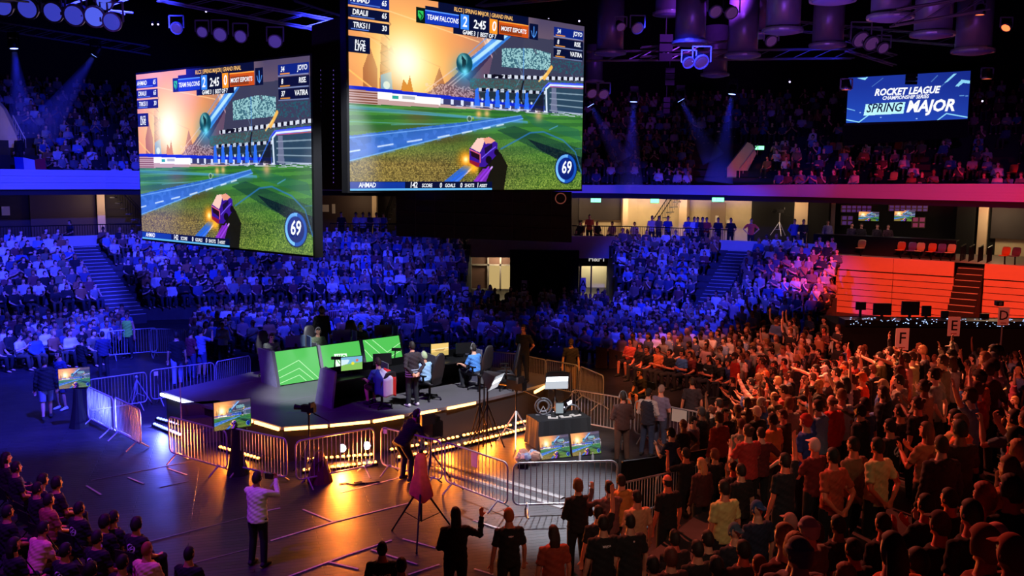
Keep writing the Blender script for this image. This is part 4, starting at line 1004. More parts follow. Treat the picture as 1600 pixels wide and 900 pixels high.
# ---- gaming chair
def make_chair():
    t = thing('gaming_chair', 'gaming chair', 'chair')
    LE = mat('chair leatherette', (34, 31, 36), 0.5)
    m = MB(); m.tube([(0, -0.25, 0.47), (0, -0.1, 0.5), (0, 0.15, 0.5), (0, 0.26, 0.47)], [(0.24, 0.05), (0.26, 0.06), (0.26, 0.06), (0.23, 0.04)], 12, side=(1,0,0)); m.build('seat', LE, t, smooth=True)
    m = MB(); m.tube([(0, -0.22, 0.48), (0, -0.27, 0.7), (0, -0.31, 0.95), (0, -0.35, 1.12), (0, -0.38, 1.28), (0, -0.39, 1.33)], [(0.22, 0.05), (0.25, 0.06), (0.27, 0.06), (0.21, 0.05), (0.16, 0.045), (0.08, 0.03)], 14, side=(1,0,0)); m.build('backrest', LE, t, smooth=True)
    m = MB(); m.tube([(0, 0, 0.12), (0, 0, 0.46)], 0.035, 8); m.build('gas_lift', BLKMET, t)
    m = MB()
    for k in range(5): a = k*2*PI/5; m.tube([(0, 0, 0.12), (0.32*math.cos(a), 0.32*math.sin(a), 0.07)], [0.03, 0.02], 6); m.sphere((0.32*math.cos(a), 0.32*math.sin(a), 0.03), 0.03, 8, 5)
    m.build('star_base', BLKMET, t)
    for s_ in (-1, 1): m = MB(); m.beam((0.27*s_, 0, 0.48), (0.29*s_, 0, 0.68), 0.04); m.box((0.29*s_, 0.03, 0.7), (0.08, 0.26, 0.03)); m.build('armrest', DARKP, t)
    return t
proto = make_chair(); CHAIRS = [(GO, 0.55, 1.55, PI, 'grey gaming chair of the left green-team player'), (GO, 2.15, 1.55, PI, 'gaming chair of the middle green-team player'), (GO, 3.75, 1.65, PI, 'grey gaming chair of the right green-team player'),
    (NO, 1.05, -1.55, 0.05, 'gaming chair under the flag-draped player'), (NO, 2.55, -1.65, 0.25, 'gaming chair with tall dark back behind the capped player'), (NO, 4.35, -1.6, 0.2, 'gaming chair with tall dark back at the far end'), (NO, 4.95, -2.1, 0.9, 'empty gaming chair furthest right on the stage')]
for i, (O, x, y, r, lab) in enumerate(CHAIRS): place(proto if i == 0 else copy_tree(proto), dl(O, x, y), DRZ+r, lab, 'gaming chairs on the stage')
for o in COL.objects:
    if o.get('label') == 'gaming chair under the flag-draped player':
        for c_ in o.children:
            if c_.name.startswith('backrest'): c_.scale = (1, 1, 0.78)

# ---- crowd barriers
def make_barrier(L=2.2):
    t = thing('crowd_barrier', 'barrier', 'barrier'); z0, z1 = 0.2, 1.1; r = 0.14; x0, x1 = -L/2, L/2
    pts = []
    for cx, cz, a0 in ((x1-r, z1-r, 0), (x0+r, z1-r, PI/2), (x0+r, z0+r, PI), (x1-r, z0+r, 1.5*PI)):
        for k in range(5): a = a0+k*PI/8; pts.append((cx+r*math.cos(a), 0, cz+r*math.sin(a)))
    pts.append(pts[0]); MB().tube(pts, 0.021, 7, side=(0,1,0), caps=False).build('frame', METAL, t, smooth=True)
    m = MB(); n = 17
    for k in range(1, n+1): x = x0+L*k/(n+1); m.tube([(x, 0, z0), (x, 0, z1)], 0.009, 5)
    m.build('infill_bars', METAL, t)
    for s_ in (-1, 1):
        x = s_*(L/2-0.3); m = MB(); m.tube([(x, -0.30, 0.012), (x, -0.02, z0+0.02), (x, 0.02, z0+0.02), (x, 0.30, 0.012)], 0.02, 6); m.build('foot', METAL, t)
    return t
BARPTS = []; BAR = make_barrier(); first_bar = [True]
def barrier(a, b, label, top=True, zb=0.0):
    z = zb+(1.1 if top else 0.0); A = on_z(*a, z); B = on_z(*b, z); c = (A+B)/2; L = (B-A).length
    o = BAR if first_bar[0] else copy_tree(BAR); first_bar[0] = False
    BARPTS.extend([(A.x+(B.x-A.x)*q/4, A.y+(B.y-A.y)*q/4) for q in range(5)]); place(o, (c.x, c.y, zb), math.atan2(B.y-A.y, B.x-A.x), label, 'steel crowd barriers'); s = max(0.6, min(1.35, (L-0.06)/2.2)); o.scale = (s, 1, 1); return o
BL = [((136,594),(230,581),'blue-lit barrier behind the small tripod, left of the stage'), ((233,579),(336,566),'blue-lit barrier joining the left corner of the stage'), ((340,565),(388,556),'short blue-lit barrier touching the green desk end board'),
 ((135,603),(177,622),'far one of the two angled barriers by the left monitor'), ((178,620),(219,640),'near one of the two angled barriers left of the blue strips'), ((262,650),(355,674),'barrier standing left of the centre stand monitor'),
 ((360,668),(449,686),'barrier directly behind the centre stand monitor'), ((460,690),(586,668),'barrier in front of the three white floor lamps'), ((594,667),(692,690),'barrier behind the bending camera operator'),
 ((694,690),(795,724),'angled barrier with paper hung on it, behind the raised-hand man'), ((800,724),(967,720),'barrier in front of the cloth-covered table and floor monitors'), ((893,608),(988,624),'orange-lit barrier behind the man in the brown suit'),
 ((991,625),(1096,645),'barrier with white paper in front of the two talking men'), ((906,572),(944,588),'orange-lit angled barrier right of the security guard'), ((852,562),(904,571),'barrier in front of the security guard in yellow-lit trousers'),
 ((631,535),(690,538),'left barrier behind the stage between desk and yellow monitor'), ((692,538),(755,549),'second barrier behind the stage, behind the yellow monitor'), ((760,548),(806,553),'third barrier behind the stage, left of the black-shirted guard'), ((812,554),(850,562),'fourth barrier behind the stage, right of the black-shirted guard'),
 ((166,518),(246,512),'barrier closing the foot of the left aisle steps'), ((250,514),(274,514),'short barrier right of the left aisle steps'), ((500,487),(556,484),'dark barrier in the crowd above the green-team coach'), ((652,480),(690,476),'barrier beside the sign G in the far crowd'), ((606,500),(650,496),'far barrier left of the sign G')]
for a, b, lab in BL: barrier(a, b, lab)
# draped barriers on the right of the desk
def draped(name, label, pts, z1, m_, zlow=0.03):
    P = [on_z(x, y, z1) for x, y in pts]; c = Vector((P[0].x, P[0].y, 0)); t = thing(name, label, 'barrier', c); m = MB(); m2 = MB()
    for a, b in zip(P, P[1:]):
        a, b = a-c, b-c; n = max(4, int((b-a).length/0.12)); nn = Vector((-(b-a).y, (b-a).x, 0)).normalized()
        vs = []
        for k in range(n+1):
            q = a+(b-a)*(k/n); o = nn*(0.025*math.sin(k*1.9)); vs += [q+o*0.2, q+o-Vector((0, 0, z1-zlow)), q+o-Vector((0,0,z1-zlow))+nn*0.02, q+nn*0.03]
        m.add(vs, [(4*k+i, 4*k+4+i, 4*k+4+(i+1) % 4, 4*k+(i+1) % 4) for k in range(n) for i in range(4)])
        m2.tube([a, b], 0.022, 6)
    m.build('drape', m_, t); m2.build('top_rail', BLKMET, t); return t
draped('draped_barrier', 'black draped barrier curving in front of the man filming himself', [(972,722),(1050,712),(1108,702)], 1.1, BLACK)
draped('draped_barrier', 'black draped barrier running from the upright brown board to the shouting man', [(1112,642),(1140,665),(1166,690)], 1.15, mat('brown hoarding', (128, 92, 84), 0.8, noise=0.1))
for a, b, lab in (((985,752),(1030,742),'dark barrier below the black drape, left part'), ((1036,741),(1085,728),'dark barrier below the black drape, right part')):
    o = barrier(a, b, lab)

# ---- lights on stands, tripods, tables
def tripod(name, label, base, zt, spread=0.45, m_=BLKMET, cat='tripod', head=None, legm=None):
    t = thing(name, label, cat, base); m = MB(); m.tube([(0,0,0.35), (0,0,zt)], 0.022, 8); m.sphere((0,0,zt), 0.05, 8, 6); m.build('column', m_, t)
    for k in range(3):
        a = 0.5+k*2*PI/3; f = (spread*math.cos(a), spread*math.sin(a), 0.02); m = MB(); m.tube([(0, 0, zt*0.62 if zt > 1 else zt*0.9), f], [0.022, 0.016], 6); m.beam((0,0,0.36), Vector(f)*0.55+Vector((0,0,zt*0.26)), 0.014); m.sphere(f, 0.025, 6, 4); m.build('leg', legm or m_, t)
    return t
def softbox(label, base, zc, rz, size=0.6, e=6.0, tilt=0.35):
    t = tripod('softbox_light', label, base, zc, 0.5, cat='light')
    R = Matrix.Rotation(rz, 3, 'Z') @ Matrix.Rotation(tilt, 3, 'X')
    s = size/2; f = [R @ Vector(p)+Vector((0,0,zc)) for p in ((-s, -0.3, -s*0.8), (s, -0.3, -s*0.8), (s, -0.3, s*0.8), (-s, -0.3, s*0.8))]; b = [R @ Vector(p)+Vector((0,0,zc)) for p in ((-0.08, 0.1, -0.08), (0.08, 0.1, -0.08), (0.08, 0.1, 0.08), (-0.08, 0.1, 0.08))]
    m = MB(); m.add(f+b, [(0,1,5,4),(1,2,6,5),(2,3,7,6),(3,0,4,7),(7,6,5,4)]); m.build('hood', mat('softbox cloth', (40, 40, 44), 0.6), t)
    def fq(z0, z1, k0, k1, nm, m_): MB().prism([R @ Vector(p)+Vector((0,0,zc)) for p in ((-s*k0, -0.29, s*z0), (s*k0, -0.29, s*z0), (s*k1, -0.29, s*z1), (-s*k1, -0.29, s*z1))], R @ Vector((0, 0.01, 0))).build(nm, m_, t)
    fq(-0.8, -0.05, 1.0, 0.92, 'lower_flap', emit('lit reflector', (205, 212, 222), 0.9)); fq(0.38, 0.8, 0.95, 0.85, 'upper_flap', mat('softbox cloth', (40, 40, 44), 0.6)) if e > 2 else fq(-0.05, 0.8, 0.98, 0.98, 'upper_flap', emit('lit reflector', (205, 212, 222), 0.9))  # flaps emit the light that would fall on them
    g = [R @ Vector(p)+Vector((0,0,zc)) for p in ((-s*0.9, -0.292, -s*0.05), (s*0.9, -0.292, -s*0.05), (s*0.9, -0.292, s*0.38), (-s*0.9, -0.292, s*0.38))]; m = MB(); m.add(g, [(0,3,2,1)]); m.build('diffuser', emit('softbox front', (240, 246, 255), e), t)
    return t
softbox('square studio light glowing white at the right corner of the stage', on_z(866, 676, 0), 1.62, 0.15, 0.66, 5.0)
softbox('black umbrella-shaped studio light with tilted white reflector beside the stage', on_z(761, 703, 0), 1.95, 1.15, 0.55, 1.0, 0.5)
for x, y, lab in ((749, 700, 'thin light stand left of the white reflector'), (756, 692, 'second thin stand behind the white reflector')): tripod('light_stand', lab, on_z(x, y, 0), 1.9, 0.35)
def video_camera(par, z, rz, s=1.0):
    R = Matrix.Rotation(rz, 3, 'Z')
    m = MB(); m.box(R @ Vector((0,0,0))+Vector((0,0,z)), (0.16*s, 0.42*s, 0.2*s), R); m.box(R @ Vector((0, -0.12*s, 0.14*s))+Vector((0,0,z)), (0.06*s, 0.2*s, 0.06*s), R); m.build('camera_body', BLKMET, par)
    m = MB(); m.tube([R @ Vector((0, 0.2*s, 0))+Vector((0,0,z)), R @ Vector((0, 0.42*s, 0))+Vector((0,0,z)), R @ Vector((0, 0.46*s, 0))+Vector((0,0,z))], [0.06*s, 0.075*s, 0.085*s], 12); m.build('lens', BLKMET, par)
    m = MB(); m.box(R @ Vector((-0.16*s, -0.22*s, 0.16*s))+Vector((0,0,z)), (0.2*s, 0.05*s, 0.14*s), R); m.build('viewfinder', DARKP, par)
    m = MB(); m.tube([R @ Vector((0.05, -0.1, -0.12))+Vector((0,0,z)), R @ Vector((0.14, -0.62*s, -0.3))+Vector((0,0,z))], 0.014, 6); m.build('pan_handle', BLKMET, par)
t = tripod('camera_tripod', 'broadcast camera on a steel-legged tripod left of the cloth-covered table', on_z(806, 694, 0), 1.45, 0.55, legm=METAL, cat='camera'); video_camera(t, 1.6, 0.9, 1.25)
t = tripod('camera_tripod', 'big broadcast camera in front of the bending operator', on_z(672, 752, 0), 1.15, 0.5, cat='camera'); video_camera(t, 1.32, 0.6, 1.7)
t = tripod('camera_tripod', 'unmanned camera on tripod at the left end of the three-lamp barrier', on_z(484, 742, 0), 1.5, 0.5, cat='camera'); video_camera(t, 1.6, 1.2, 0.8)
tripod('small_tripod', 'small steel tripod behind the left blue-lit barrier', on_z(215, 632, 0), 0.85, 0.4, METAL)
t = tripod('small_tripod', 'dark camera tripod on the concourse among the guests', on_y(1217, 368, 55.0), 1.3, 0.5, METAL); video_camera(t, 1.45, 1.4, 1.0)
# draped tripod
t = tripod('draped_tripod', 'tripod on floor with red jacket hanging over it', on_z(658, 842, 0), 1.75, 0.72, cat='tripod')
jk = MB(); JM = mat('red jacket', (232, 104, 80), 0.85, noise=0.15, scale=9)
rows = [(1.74, .04, .04), (1.70, .09, .07), (1.55, .12, .09), (1.30, .13, .10), (1.05, .19, .11), (0.84, .22, .10)]
seg = 24; vs = []
for z, rx, ry in rows:
    for k in range(seg):
        a = 2*PI*k/seg; f = 1+0.16*math.sin(a*5+z*3)*(1.8-z); drop = 0.10*math.sin(a*2+1)*(1.7-z); vs.append((rx*f*math.cos(a), ry*f*math.sin(a), z+drop))
jk.add(vs, [(i*seg+k, i*seg+(k+1) % seg, (i+1)*seg+(k+1) % seg, (i+1)*seg+k) for i in range(len(rows)-1) for k in range(seg)]+[tuple(range(seg))])
o = jk.build('hanging_jacket', JM, smooth=True); o.location = (t.location.x, t.location.y, 0); tag(o, 'red jacket draped over the foreground tripod', 'jacket')
# table with gear
tb = on_z(868, 712, 0); tx = Vector((tb.x+0.12, tb.y+1.05, 0)); t = thing('equipment_table', 'folding table under black cloth with production gear on top', 'table', tx, 0.38)
m = MB(); m.box((0, 0, 0.74), (1.45, 0.75, 0.03)); m.build('tabletop', DARKP, t)
m = MB(); seg = 40; vs = []
for z, g in ((0.765, 0), (0.76, 0.01), (0.4, 0.03), (0.03, 0.05)):
    for k in range(seg):
        a = k/seg*4; sd = int(a); f = a-sd; X, Y = ((-1+2*f, -1), (1, -1+2*f), (1-2*f, 1), (-1, 1-2*f))[sd]; w_ = g*(1+0.8*math.sin(k*2.3)); vs.append((X*(0.74+w_), Y*(0.39+w_), z))
m.add(vs, [(i*seg+k, i*seg+(k+1) % seg, (i+1)*seg+(k+1) % seg, (i+1)*seg+k) for i in range(3) for k in range(seg)]+[tuple(range(seg))]); m.build('tablecloth', mat('black table cloth', (30, 29, 31), 0.85), t)
m = MB()
for sx in (-0.65, 0.65):
    for sy in (-0.3, 0.3): m.beam((sx, sy, 0), (sx, sy, 0.73), 0.03)
m.build('legs', METAL, t)
def tp(x, y, z=0.77): c, s = math.cos(0.38), math.sin(0.38); return Vector((tx.x+c*x-s*y, tx.y+s*x+c*y, z))
t = thing('cable_reel', 'round cable reel standing on the equipment table', 'cable reel', tp(-0.38, 0.15)); m = MB(); m.tube([(0.22*math.cos(a*PI/12), 0, 0.24+0.22*math.sin(a*PI/12)) for a in range(25)], 0.02, 6); m.tube([(0.15*math.cos(a*PI/12), 0.04, 0.24+0.15*math.sin(a*PI/12)) for a in range(25)], 0.03, 6); m.build('cable_coils', GREYP, t)
m = MB(); m.beam((-0.2, 0.02, 0.0), (0.2, 0.02, 0), 0.03); m.beam((-0.12, .02, 0), (0, .02, 0.24), 0.02); m.beam((0.12, .02, 0), (0, .02, 0.24), 0.02); m.build('frame', METAL, t)
monitor('small pale tablet screen standing on the equipment table', tp(0.02, 0.0), 0.1, None, 0.22, 0.3, 0.03)
MB_ = emit('tablet glow', (190, 205, 215), 0.5, False); o = MB().box((0, -0.01, 0.19), (0.2, 0.006, 0.27)).build('page', MB_, [x for x in COL.objects if x.get('label') == 'small pale tablet screen standing on the equipment table'][0])
t = thing('headphones', 'grey headphones arch on the right of the equipment table', 'headphones', tp(0.45, 0.12)); m = MB(); m.tube([(0.2*math.cos(a*PI/10), 0, 0.02+0.2*math.sin(a*PI/10)) for a in range(11)], 0.022, 6); m.build('headband', GREYP, t)
for s_ in (-1, 1): m = MB(); m.sphere((0.2*s_, 0, 0.05), (0.04, 0.06, 0.06), 8, 6); m.build('ear_cup', DARKP, t)
for i, (x, y, w_, lab) in enumerate(((-0.25, -0.18, .26, 'white papers and controller at the front of the table'), (0.1, -0.2, .3, 'white open notebook in the middle of the table'), (0.42, -0.15, .24, 'pale keyboard on the right of the table'))):
    t = thing('desk_item', lab, 'papers', tp(x, y), 0.3*i); m = MB(); m.box((0, 0, 0.012), (w_, 0.18, 0.024)); m.build('body', NOTE, t); m = MB(); m.box((0.02, 0.0, 0.035), (w_*0.5, 0.08, 0.02)); m.build('top_piece', DARKP, t)
fm = on_z(869, 717, 0)
for k, lab in ((0, 'left leaning floor monitor showing the match'), (1, 'right leaning floor monitor showing the match')):
    monitor(lab, (fm.x+0.86*k*math.cos(.38), fm.y+0.86*k*math.sin(.38), 0.02), 0.38, SMALLPIC, 0.80, 0.56, 0.0, name='floor_monitor', tilt=-0.3)
monitor('match monitor on a black stand at the far left by two spectators', on_z(120, 668, 0), 0.5, SMALLPIC, 0.78, 0.55, 0.0, name='stand_monitor').location.z = 1.12
monitor('match monitor on a draped black stand before the orange strips', on_z(366, 742, 0), 0.62, SMALLPIC, 0.86, 0.66, 0.0, name='stand_monitor').location.z = 1.12
for p, lab in ((on_z(122, 668, 0), 'slim black stand under the far left monitor'), (on_z(370, 742, 0), 'black draped stand under the centre stand monitor')):
    t = thing('monitor_stand', lab, 'stand', (p.x, p.y+0.06, 0)); m = MB(); m.beam((0, 0, 0), (0, 0, 1.15), 0.06); m.beam((-0.25, 0, 1.1), (0.25, 0, 1.1), 0.04); m.build('column', BLKMET, t)
    m = MB(); m.lathe([(0.26, 0.0), (0.2, 0.25), (0.13, 0.7), (0.1, 1.08)], (0, 0, 0), 12); m.build('drape', BLACK, t)
for x, y, lab in ((973, 703, 'clear bottle standing on the floor beside the right floor monitor'), (906, 722, 'bottle on the floor below the right floor monitor'), (926, 722, 'second bottle on the floor near the barrier top'), (937, 700, 'bottle lying between monitor and suited man')):
    t = thing('water_bottle', lab, 'bottle', on_z(x, y, 0)); MB().lathe([(0.03, 0), (0.034, 0.02), (0.034, 0.16), (0.014, 0.21), (0.014, 0.225)], (0,0,0), 10).build('body', mat('bottle plastic', (200, 200, 205), 0.2), t, smooth=True); MB().lathe([(0.016, 0.225), (0.016, 0.245)], (0,0,0), 10).build('cap', NOTE, t)
t = thing('crumpled_bags', 'heap of crumpled pale bags and cloths beside the table', 'bags', on_z(826, 722, 0))
for i in range(7):
    a = i*1.1; me = MB(); me.sphere((0.22*math.cos(a)*(i > 0), 0.15*math.sin(a)*(i > 0), 0.12+0.03*(i % 3)), (0.14, 0.12, 0.12), 10, 8); me.v = [(x+0.02*math.sin(z*60+i), y+0.02*math.sin(x*70), z+0.015*math.sin(y*80)) for x, y, z in me.v]; me.build('bag', mat('pale bag %d' % (i % 3), ((215, 200, 180), (170, 190, 215), (220, 170, 140))[i % 3], 0.7), t)
t = thing('case', 'small dark case on the floor between the barriers', 'case', on_z(817, 730, 0)); MB().box((0,0,0.08), (0.26, 0.18, 0.16)).build('body', BLKMET, t); MB().tube([(-0.06, 0, 0.16), (-0.05, 0, 0.2), (0.05, 0, 0.2), (0.06, 0, 0.16)], 0.01, 5).build('handle', DARKP, t)
# led batten on the side of the stage
p = on_z(872, 660, 0); t = thing('led_wash_light', 'black floodlight with three white bars right of the stage corner', 'light', p)
m = MB(); R = Matrix.Rotation(-0.6, 3, 'Y'); m.box((0.1, 0, 0.45), (0.9, 0.12, 0.26), R); m.build('housing', BLKMET, t); m = MB()
for k in range(3): c = R @ Vector((-0.27+0.27*k, -0.07, 0.0)); m.box(c+Vector((0.1, 0, 0.45)), (0.14, 0.02, 0.07), R)
m.build('lamps', PARL, t); m = MB(); m.beam((0, 0, 0), (0.1, 0, 0.4), 0.05); m.box((0,0,0.02), (0.3, 0.25, 0.04)); m.build('foot', BLKMET, t)
# boards on the right floor, papers, cone, clutter
for (pts, lab) in (([(931,541),(949,545),(949,583),(931,578)], 'brown flight-case board behind the security guard'), ([(951,545),(978,552),(977,588),(952,584)], 'dark brown monitor back behind the right angled barrier')):
    Y = 33.5; q = [on_y(x, y, Y) for x, y in pts]; c = Vector((q[3].x, Y, 0)); t = thing('stage_board', lab, 'board', c); MB().prism([p-c for p in q], (0, 0.08, 0)).build('panel', mat('board brown', (88, 60, 52), 0.7), t)
    m = MB(); z = q[3].z; m.beam((0.05, 0.1, 0), (0.05, 0.1, z+0.3), 0.05); m.beam((0.4, 0.1, 0), (0.4, 0.1, z+0.3), 0.05); m.beam((0.05, 0.5, 0), (0.05, 0.12, z+0.3), 0.04); m.build('support', BLKMET, t)
def paper(name, label, a, b, z, w_, h_):
    A, B = on_z(*a, 1.1), on_z(*b, 1.1); c = A; d = (B-A).normalized(); n = Vector((d.y, -d.x, 0)); n = n if n.y < 0 else -n; t = thing(name, label, 'paper', c+n*0.03)
    MB().prism([(0,0,-h_), Vector((0,0,-h_))+d*w_, d*w_, (0,0,0)], n*0.006).build('sheet', NOTE, t); MB().beam((0,0,0.0), d*w_, 0.02).build('tape_edge', GREYP, t)
paper('barrier_notice', 'white paper notice taped over the barrier between two men and the walker', (1051,637), (1074,641), 1.1, 0.42, 0.34)
paper('barrier_notice', 'small paper square on the barrier left of the bending operator', (600,669), (607,670), 1.1, 0.1, 0.12)
paper('barrier_notice', 'white paper hanging from the angled barrier near the cable cover', (738,704), (750,708), 1.1, 0.2, 0.34)
paper('barrier_notice', 'small white label on the left corner barrier of the stage', (240,580), (247,579), 1.1, 0.12, 0.14)
t = thing('equipment_bag', 'dark orange-lit bag heap beside the unmanned camera tripod', 'bag', on_z(500, 752, 0)); m = MB(); m.lathe([(0.3, 0), (0.27, 0.15), (0.16, 0.5), (0.06, 0.72)], (0,0,0), 12); m.build('body', mat('bag cloth', (96, 58, 44), 0.9), t); MB().tube([(-0.1, -0.2, 0.3), (0, -0.26, 0.5), (0.1, -0.15, 0.55)], 0.012, 5).build('strap', BLKMET, t)
for x, y, lab in ((547, 757, 'left of the cables lying before the amber strips'), (570, 755, 'right cable tail lying before the amber strips')):
    t = thing('floor_cable', 'dark cable piece, '+lab, 'cable', on_z(x, y, 0)); MB().tube([(-0.25, 0, 0.015), (-0.1, 0.06, 0.015), (0.05, -0.03, 0.015), (0.28, 0.05, 0.015)], 0.014, 6).build('cable', BLKMET, t); MB().box((0.3, 0.05, 0.02), (0.08, 0.04, 0.04)).build('plug', DARKP, t)
# steps to the stage on the left
t = thing('stage_steps', 'dark steps with violet edges climbing the front left of the stage', 'steps', on_z(316, 690, 0), 0.35); m = MB()
for k in range(3): m.box((0, 0.3*k, 0.15*(k+1)), (1.0, 0.3, 0.3*(k+1)))
m.build('treads', mat('step violet', (60, 50, 70), 0.6), t); m = MB(); m.tube([(-0.5, 0, 0.3), (-0.5, 0, 1.1), (-0.5, 0.7, 1.6), (-0.5, 0.7, 0.9)], 0.02, 6); m.build('handrail', METAL, t)

# ---- letter signs in the crowd
def letter_sign(ch, px, py0, py1, Y, lab, w_=0.62, foot=None):
    top = on_y(px, py0, Y); bot = on_y(px, py1, Y); h = top.z-bot.z; t = thing('letter_sign', lab, 'sign', (bot.x, Y, 0)); zf = foot or 0
    MB().tube([(0, 0.03, zf), (0, 0.03, top.z-0.05)], 0.025, 6).build('pole', GREYP, t); m = MB(); m.lathe([(0.25, zf), (0.22, zf+0.04), (0.04, zf+0.05)], (0, 0.03, 0), 14); m.build('base', BLKMET, t)
    b = MB().box((0, 0, bot.z+h/2), (w_, 0.02, h)).build('board', mat('sign paper', (225, 212, 214), 0.7), t)
    link('lettering', text_mesh(ch, h*0.75, mat('sign ink', (20, 16, 18), 0.7), 0, 0, 'CENTER', 0.004), b, (0, -0.013, bot.z+h*0.30), (PI/2, 0, 0))
    m = MB(); m.box((0, -0.012, bot.z+h*0.12), (w_*0.5, 0.004, h*0.05)); m.build('small_print', mat('sign red ink', (150, 30, 40), 0.7), b)
letter_sign('F', 1408.5, 513, 547, 25.0, 'white sign with letter F standing in the right crowd', 0.36)
letter_sign('E', 1489.5, 495, 525, 27.5, 'white sign with letter E standing behind the right crowd', 0.36)
letter_sign('D', 1567, 480, 508, 27.5, 'white sign with letter D at the right edge', 0.33)
letter_sign('G', 727, 448, 472, 43.0, 'sign with letter G in the blue crowd behind the stage', 0.30)
letter_sign('B', 819, 438, 462, 45.0, 'blue-lit sign with letter B in front of the dark wall', 0.27)
letter_sign('A', 911, 434, 456, 46.5, 'blue-lit sign with letter A below the bright doorway', 0.27)
t = thing('loudspeaker', 'small dark loudspeaker on the pole top beside sign D', 'loudspeaker', on_y(1561, 474, 27.6)); MB().box((0,0,0), (0.2, 0.18, 0.14)).build('cabinet', BLKMET, t); MB().tube([(0, -0.1, 0), (0, -0.08, 0)], 0.05, 10).build('cone', GREYP, t)

# ---- production desks in front of the red boards
t = thing('production_riser', 'black draped riser for the production desks before the red boards', 'riser', (16.0, 36.0, 0)); MB().box((2.2, 0, 0.74), (11.5, 2.4, 1.48)).build('deck', BLACK, t)
MB().box((2.2, -1.22, 0.72), (11.5, 0.05, 1.44)).build('drape', BLACK, t)
rr = random.Random(3)
for i, (x0, y0, x1, y1) in enumerate(((1337,472,1353,484),(1364,474,1393,492),(1408,471,1437,492),(1440,478,1455,494),(1470,486,1482,500),(1505,498,1520,508),(1530,490,1545,508))):
    a = on_y(x0, y1, 35.6); b = on_y(x1, y0, 35.6); t = thing('control_monitor', 'black control monitor seen from behind, '+ORD[i]+' from the left before the red boards', 'monitor', ((a.x+b.x)/2, 35.6, 1.48))
    MB().box((0, 0, (a.z+b.z)/2-1.48), (b.x-a.x, 0.08, b.z-a.z)).build('housing', DARKP, t); MB().beam((0, 0.02, 0), (0, 0.02, max(0.1, a.z-1.48+0.05)), 0.08).build('stand', DARKP, t)
DOT = emit('tiny lamps', (170, 200, 255), 2.5, False)
t = thing('mixing_console', 'long mixing console with rows of tiny lit lamps before the red boards', 'console', (15.2, 35.0, 1.48)); MB().box((2.2, 0, 0.12), (9.6, 0.7, 0.24)).build('body', DARKP, t); m = MB()
for k in range(90): m.box((-2.4+rr.random()*9.2, -0.36-0.005*rr.random(), 0.05+rr.random()*0.2), (0.025, 0.01, 0.02))
for k in range(50): m.box((-2.4+rr.random()*9.2, -0.3+rr.random()*0.6, 0.245), (0.04, 0.03, 0.01))
m.build('indicator_lamps', DOT, t)

# ================================================================== people
# every figure: feet at z = 0 (seat at 0.46 when seated), facing +y, 1.75 m tall
def V(*a): return Vector(a)
ARM = {  # elbow, wrist, hand direction relative to the shoulder; x is outward
 'down': (V(.07,-.02,-.29), V(.09,.05,-.54), V(.0,.10,-1)),
 'cross': (V(.08,.04,-.28), V(-.16,.27,-.24), V(-1,.1,.15)),
 'clasp': (V(.08,.02,-.28), V(-.10,.24,-.36), V(-.7,.6,-.1)),
 'clap': (V(.10,.10,-.25), V(-.08,.34,-.10), V(-.45,.5,.75)),
 'up': (V(.12,.10,.24), V(.12,.14,.50), V(0,.1,1)),
 'vup': (V(.20,.08,.20), V(.32,.14,.44), V(.3,.1,1)),
 'wave': (V(.22,.05,-.12), V(.26,.18,.13), V(0,.1,1)),
 'face': (V(.10,.20,-.18), V(-.10,.30,.08), V(-.3,.1,1)),
 'phone': (V(.10,.24,-.10), V(-.02,.36,.14), V(-.1,.15,1)),
 'hips': (V(.24,-.08,-.24), V(.04,.04,-.44), V(-.9,.3,-.4)),
 'point': (V(.12,.24,.06), V(.14,.48,.14), V(0,1,.2)),
 'behind': (V(.10,-.12,-.27), V(-.08,-.18,-.46), V(-.8,-.1,-.5)),
 'lap': (V(.07,.06,-.28), V(-.03,.30,-.38), V(-.2,1,-.15)),
 'keys': (V(.08,.12,-.26), V(.02,.38,-.22), V(-.1,1,-.05)),
 'knee': (V(.05,.12,-.26), V(-.06,.30,-.34), V(-.6,.7,.1)),
 'chin': (V(.05,.16,-.26), V(-.12,.22,-.02), V(-.2,.1,1)),
 'handle': (V(.10,.22,-.20), V(.02,.46,-.26), V(0,1,-.1)),
}
POSES = {  # seated, lean, left arm, right arm, head pitch
 'stand': (0, 0.02, 'down', 'down', 0), 'crossed': (0, 0.0, 'cross', 'cross', 0), 'clapping': (0, 0.03, 'clap', 'clap', 0.1),
 'one_up': (0, 0.0, 'down', 'up', 0.15), 'both_up': (0, 0.0, 'vup', 'vup', 0.15), 'phone': (0, 0.0, 'phone', 'phone', 0), 'hips': (0, 0.0, 'hips', 'hips', 0),
 'pointing': (0, 0.03, 'down', 'point', 0), 'behind': (0, 0.0, 'behind', 'behind', 0), 'waving': (0, 0.0, 'clasp', 'wave', 0), 'front': (0, 0.0, 'clasp', 'clasp', -0.1),
 'operator': (0, 0.75, 'handle', 'handle', -0.2), 'walk': (2, 0.06, 'down', 'down', 0),
 'sit': (1, 0.0, 'lap', 'lap', 0.05), 'sit_lean': (1, 0.30, 'knee', 'knee', 0.1), 'sit_cross': (1, -0.05, 'cross', 'cross', 0), 'sit_chin': (1, 0.15, 'chin', 'lap', 0),
 'sit_game': (1, 0.10, 'keys', 'keys', -0.1), 'sit_clap': (1, 0.10, 'clap', 'clap', 0.1)}
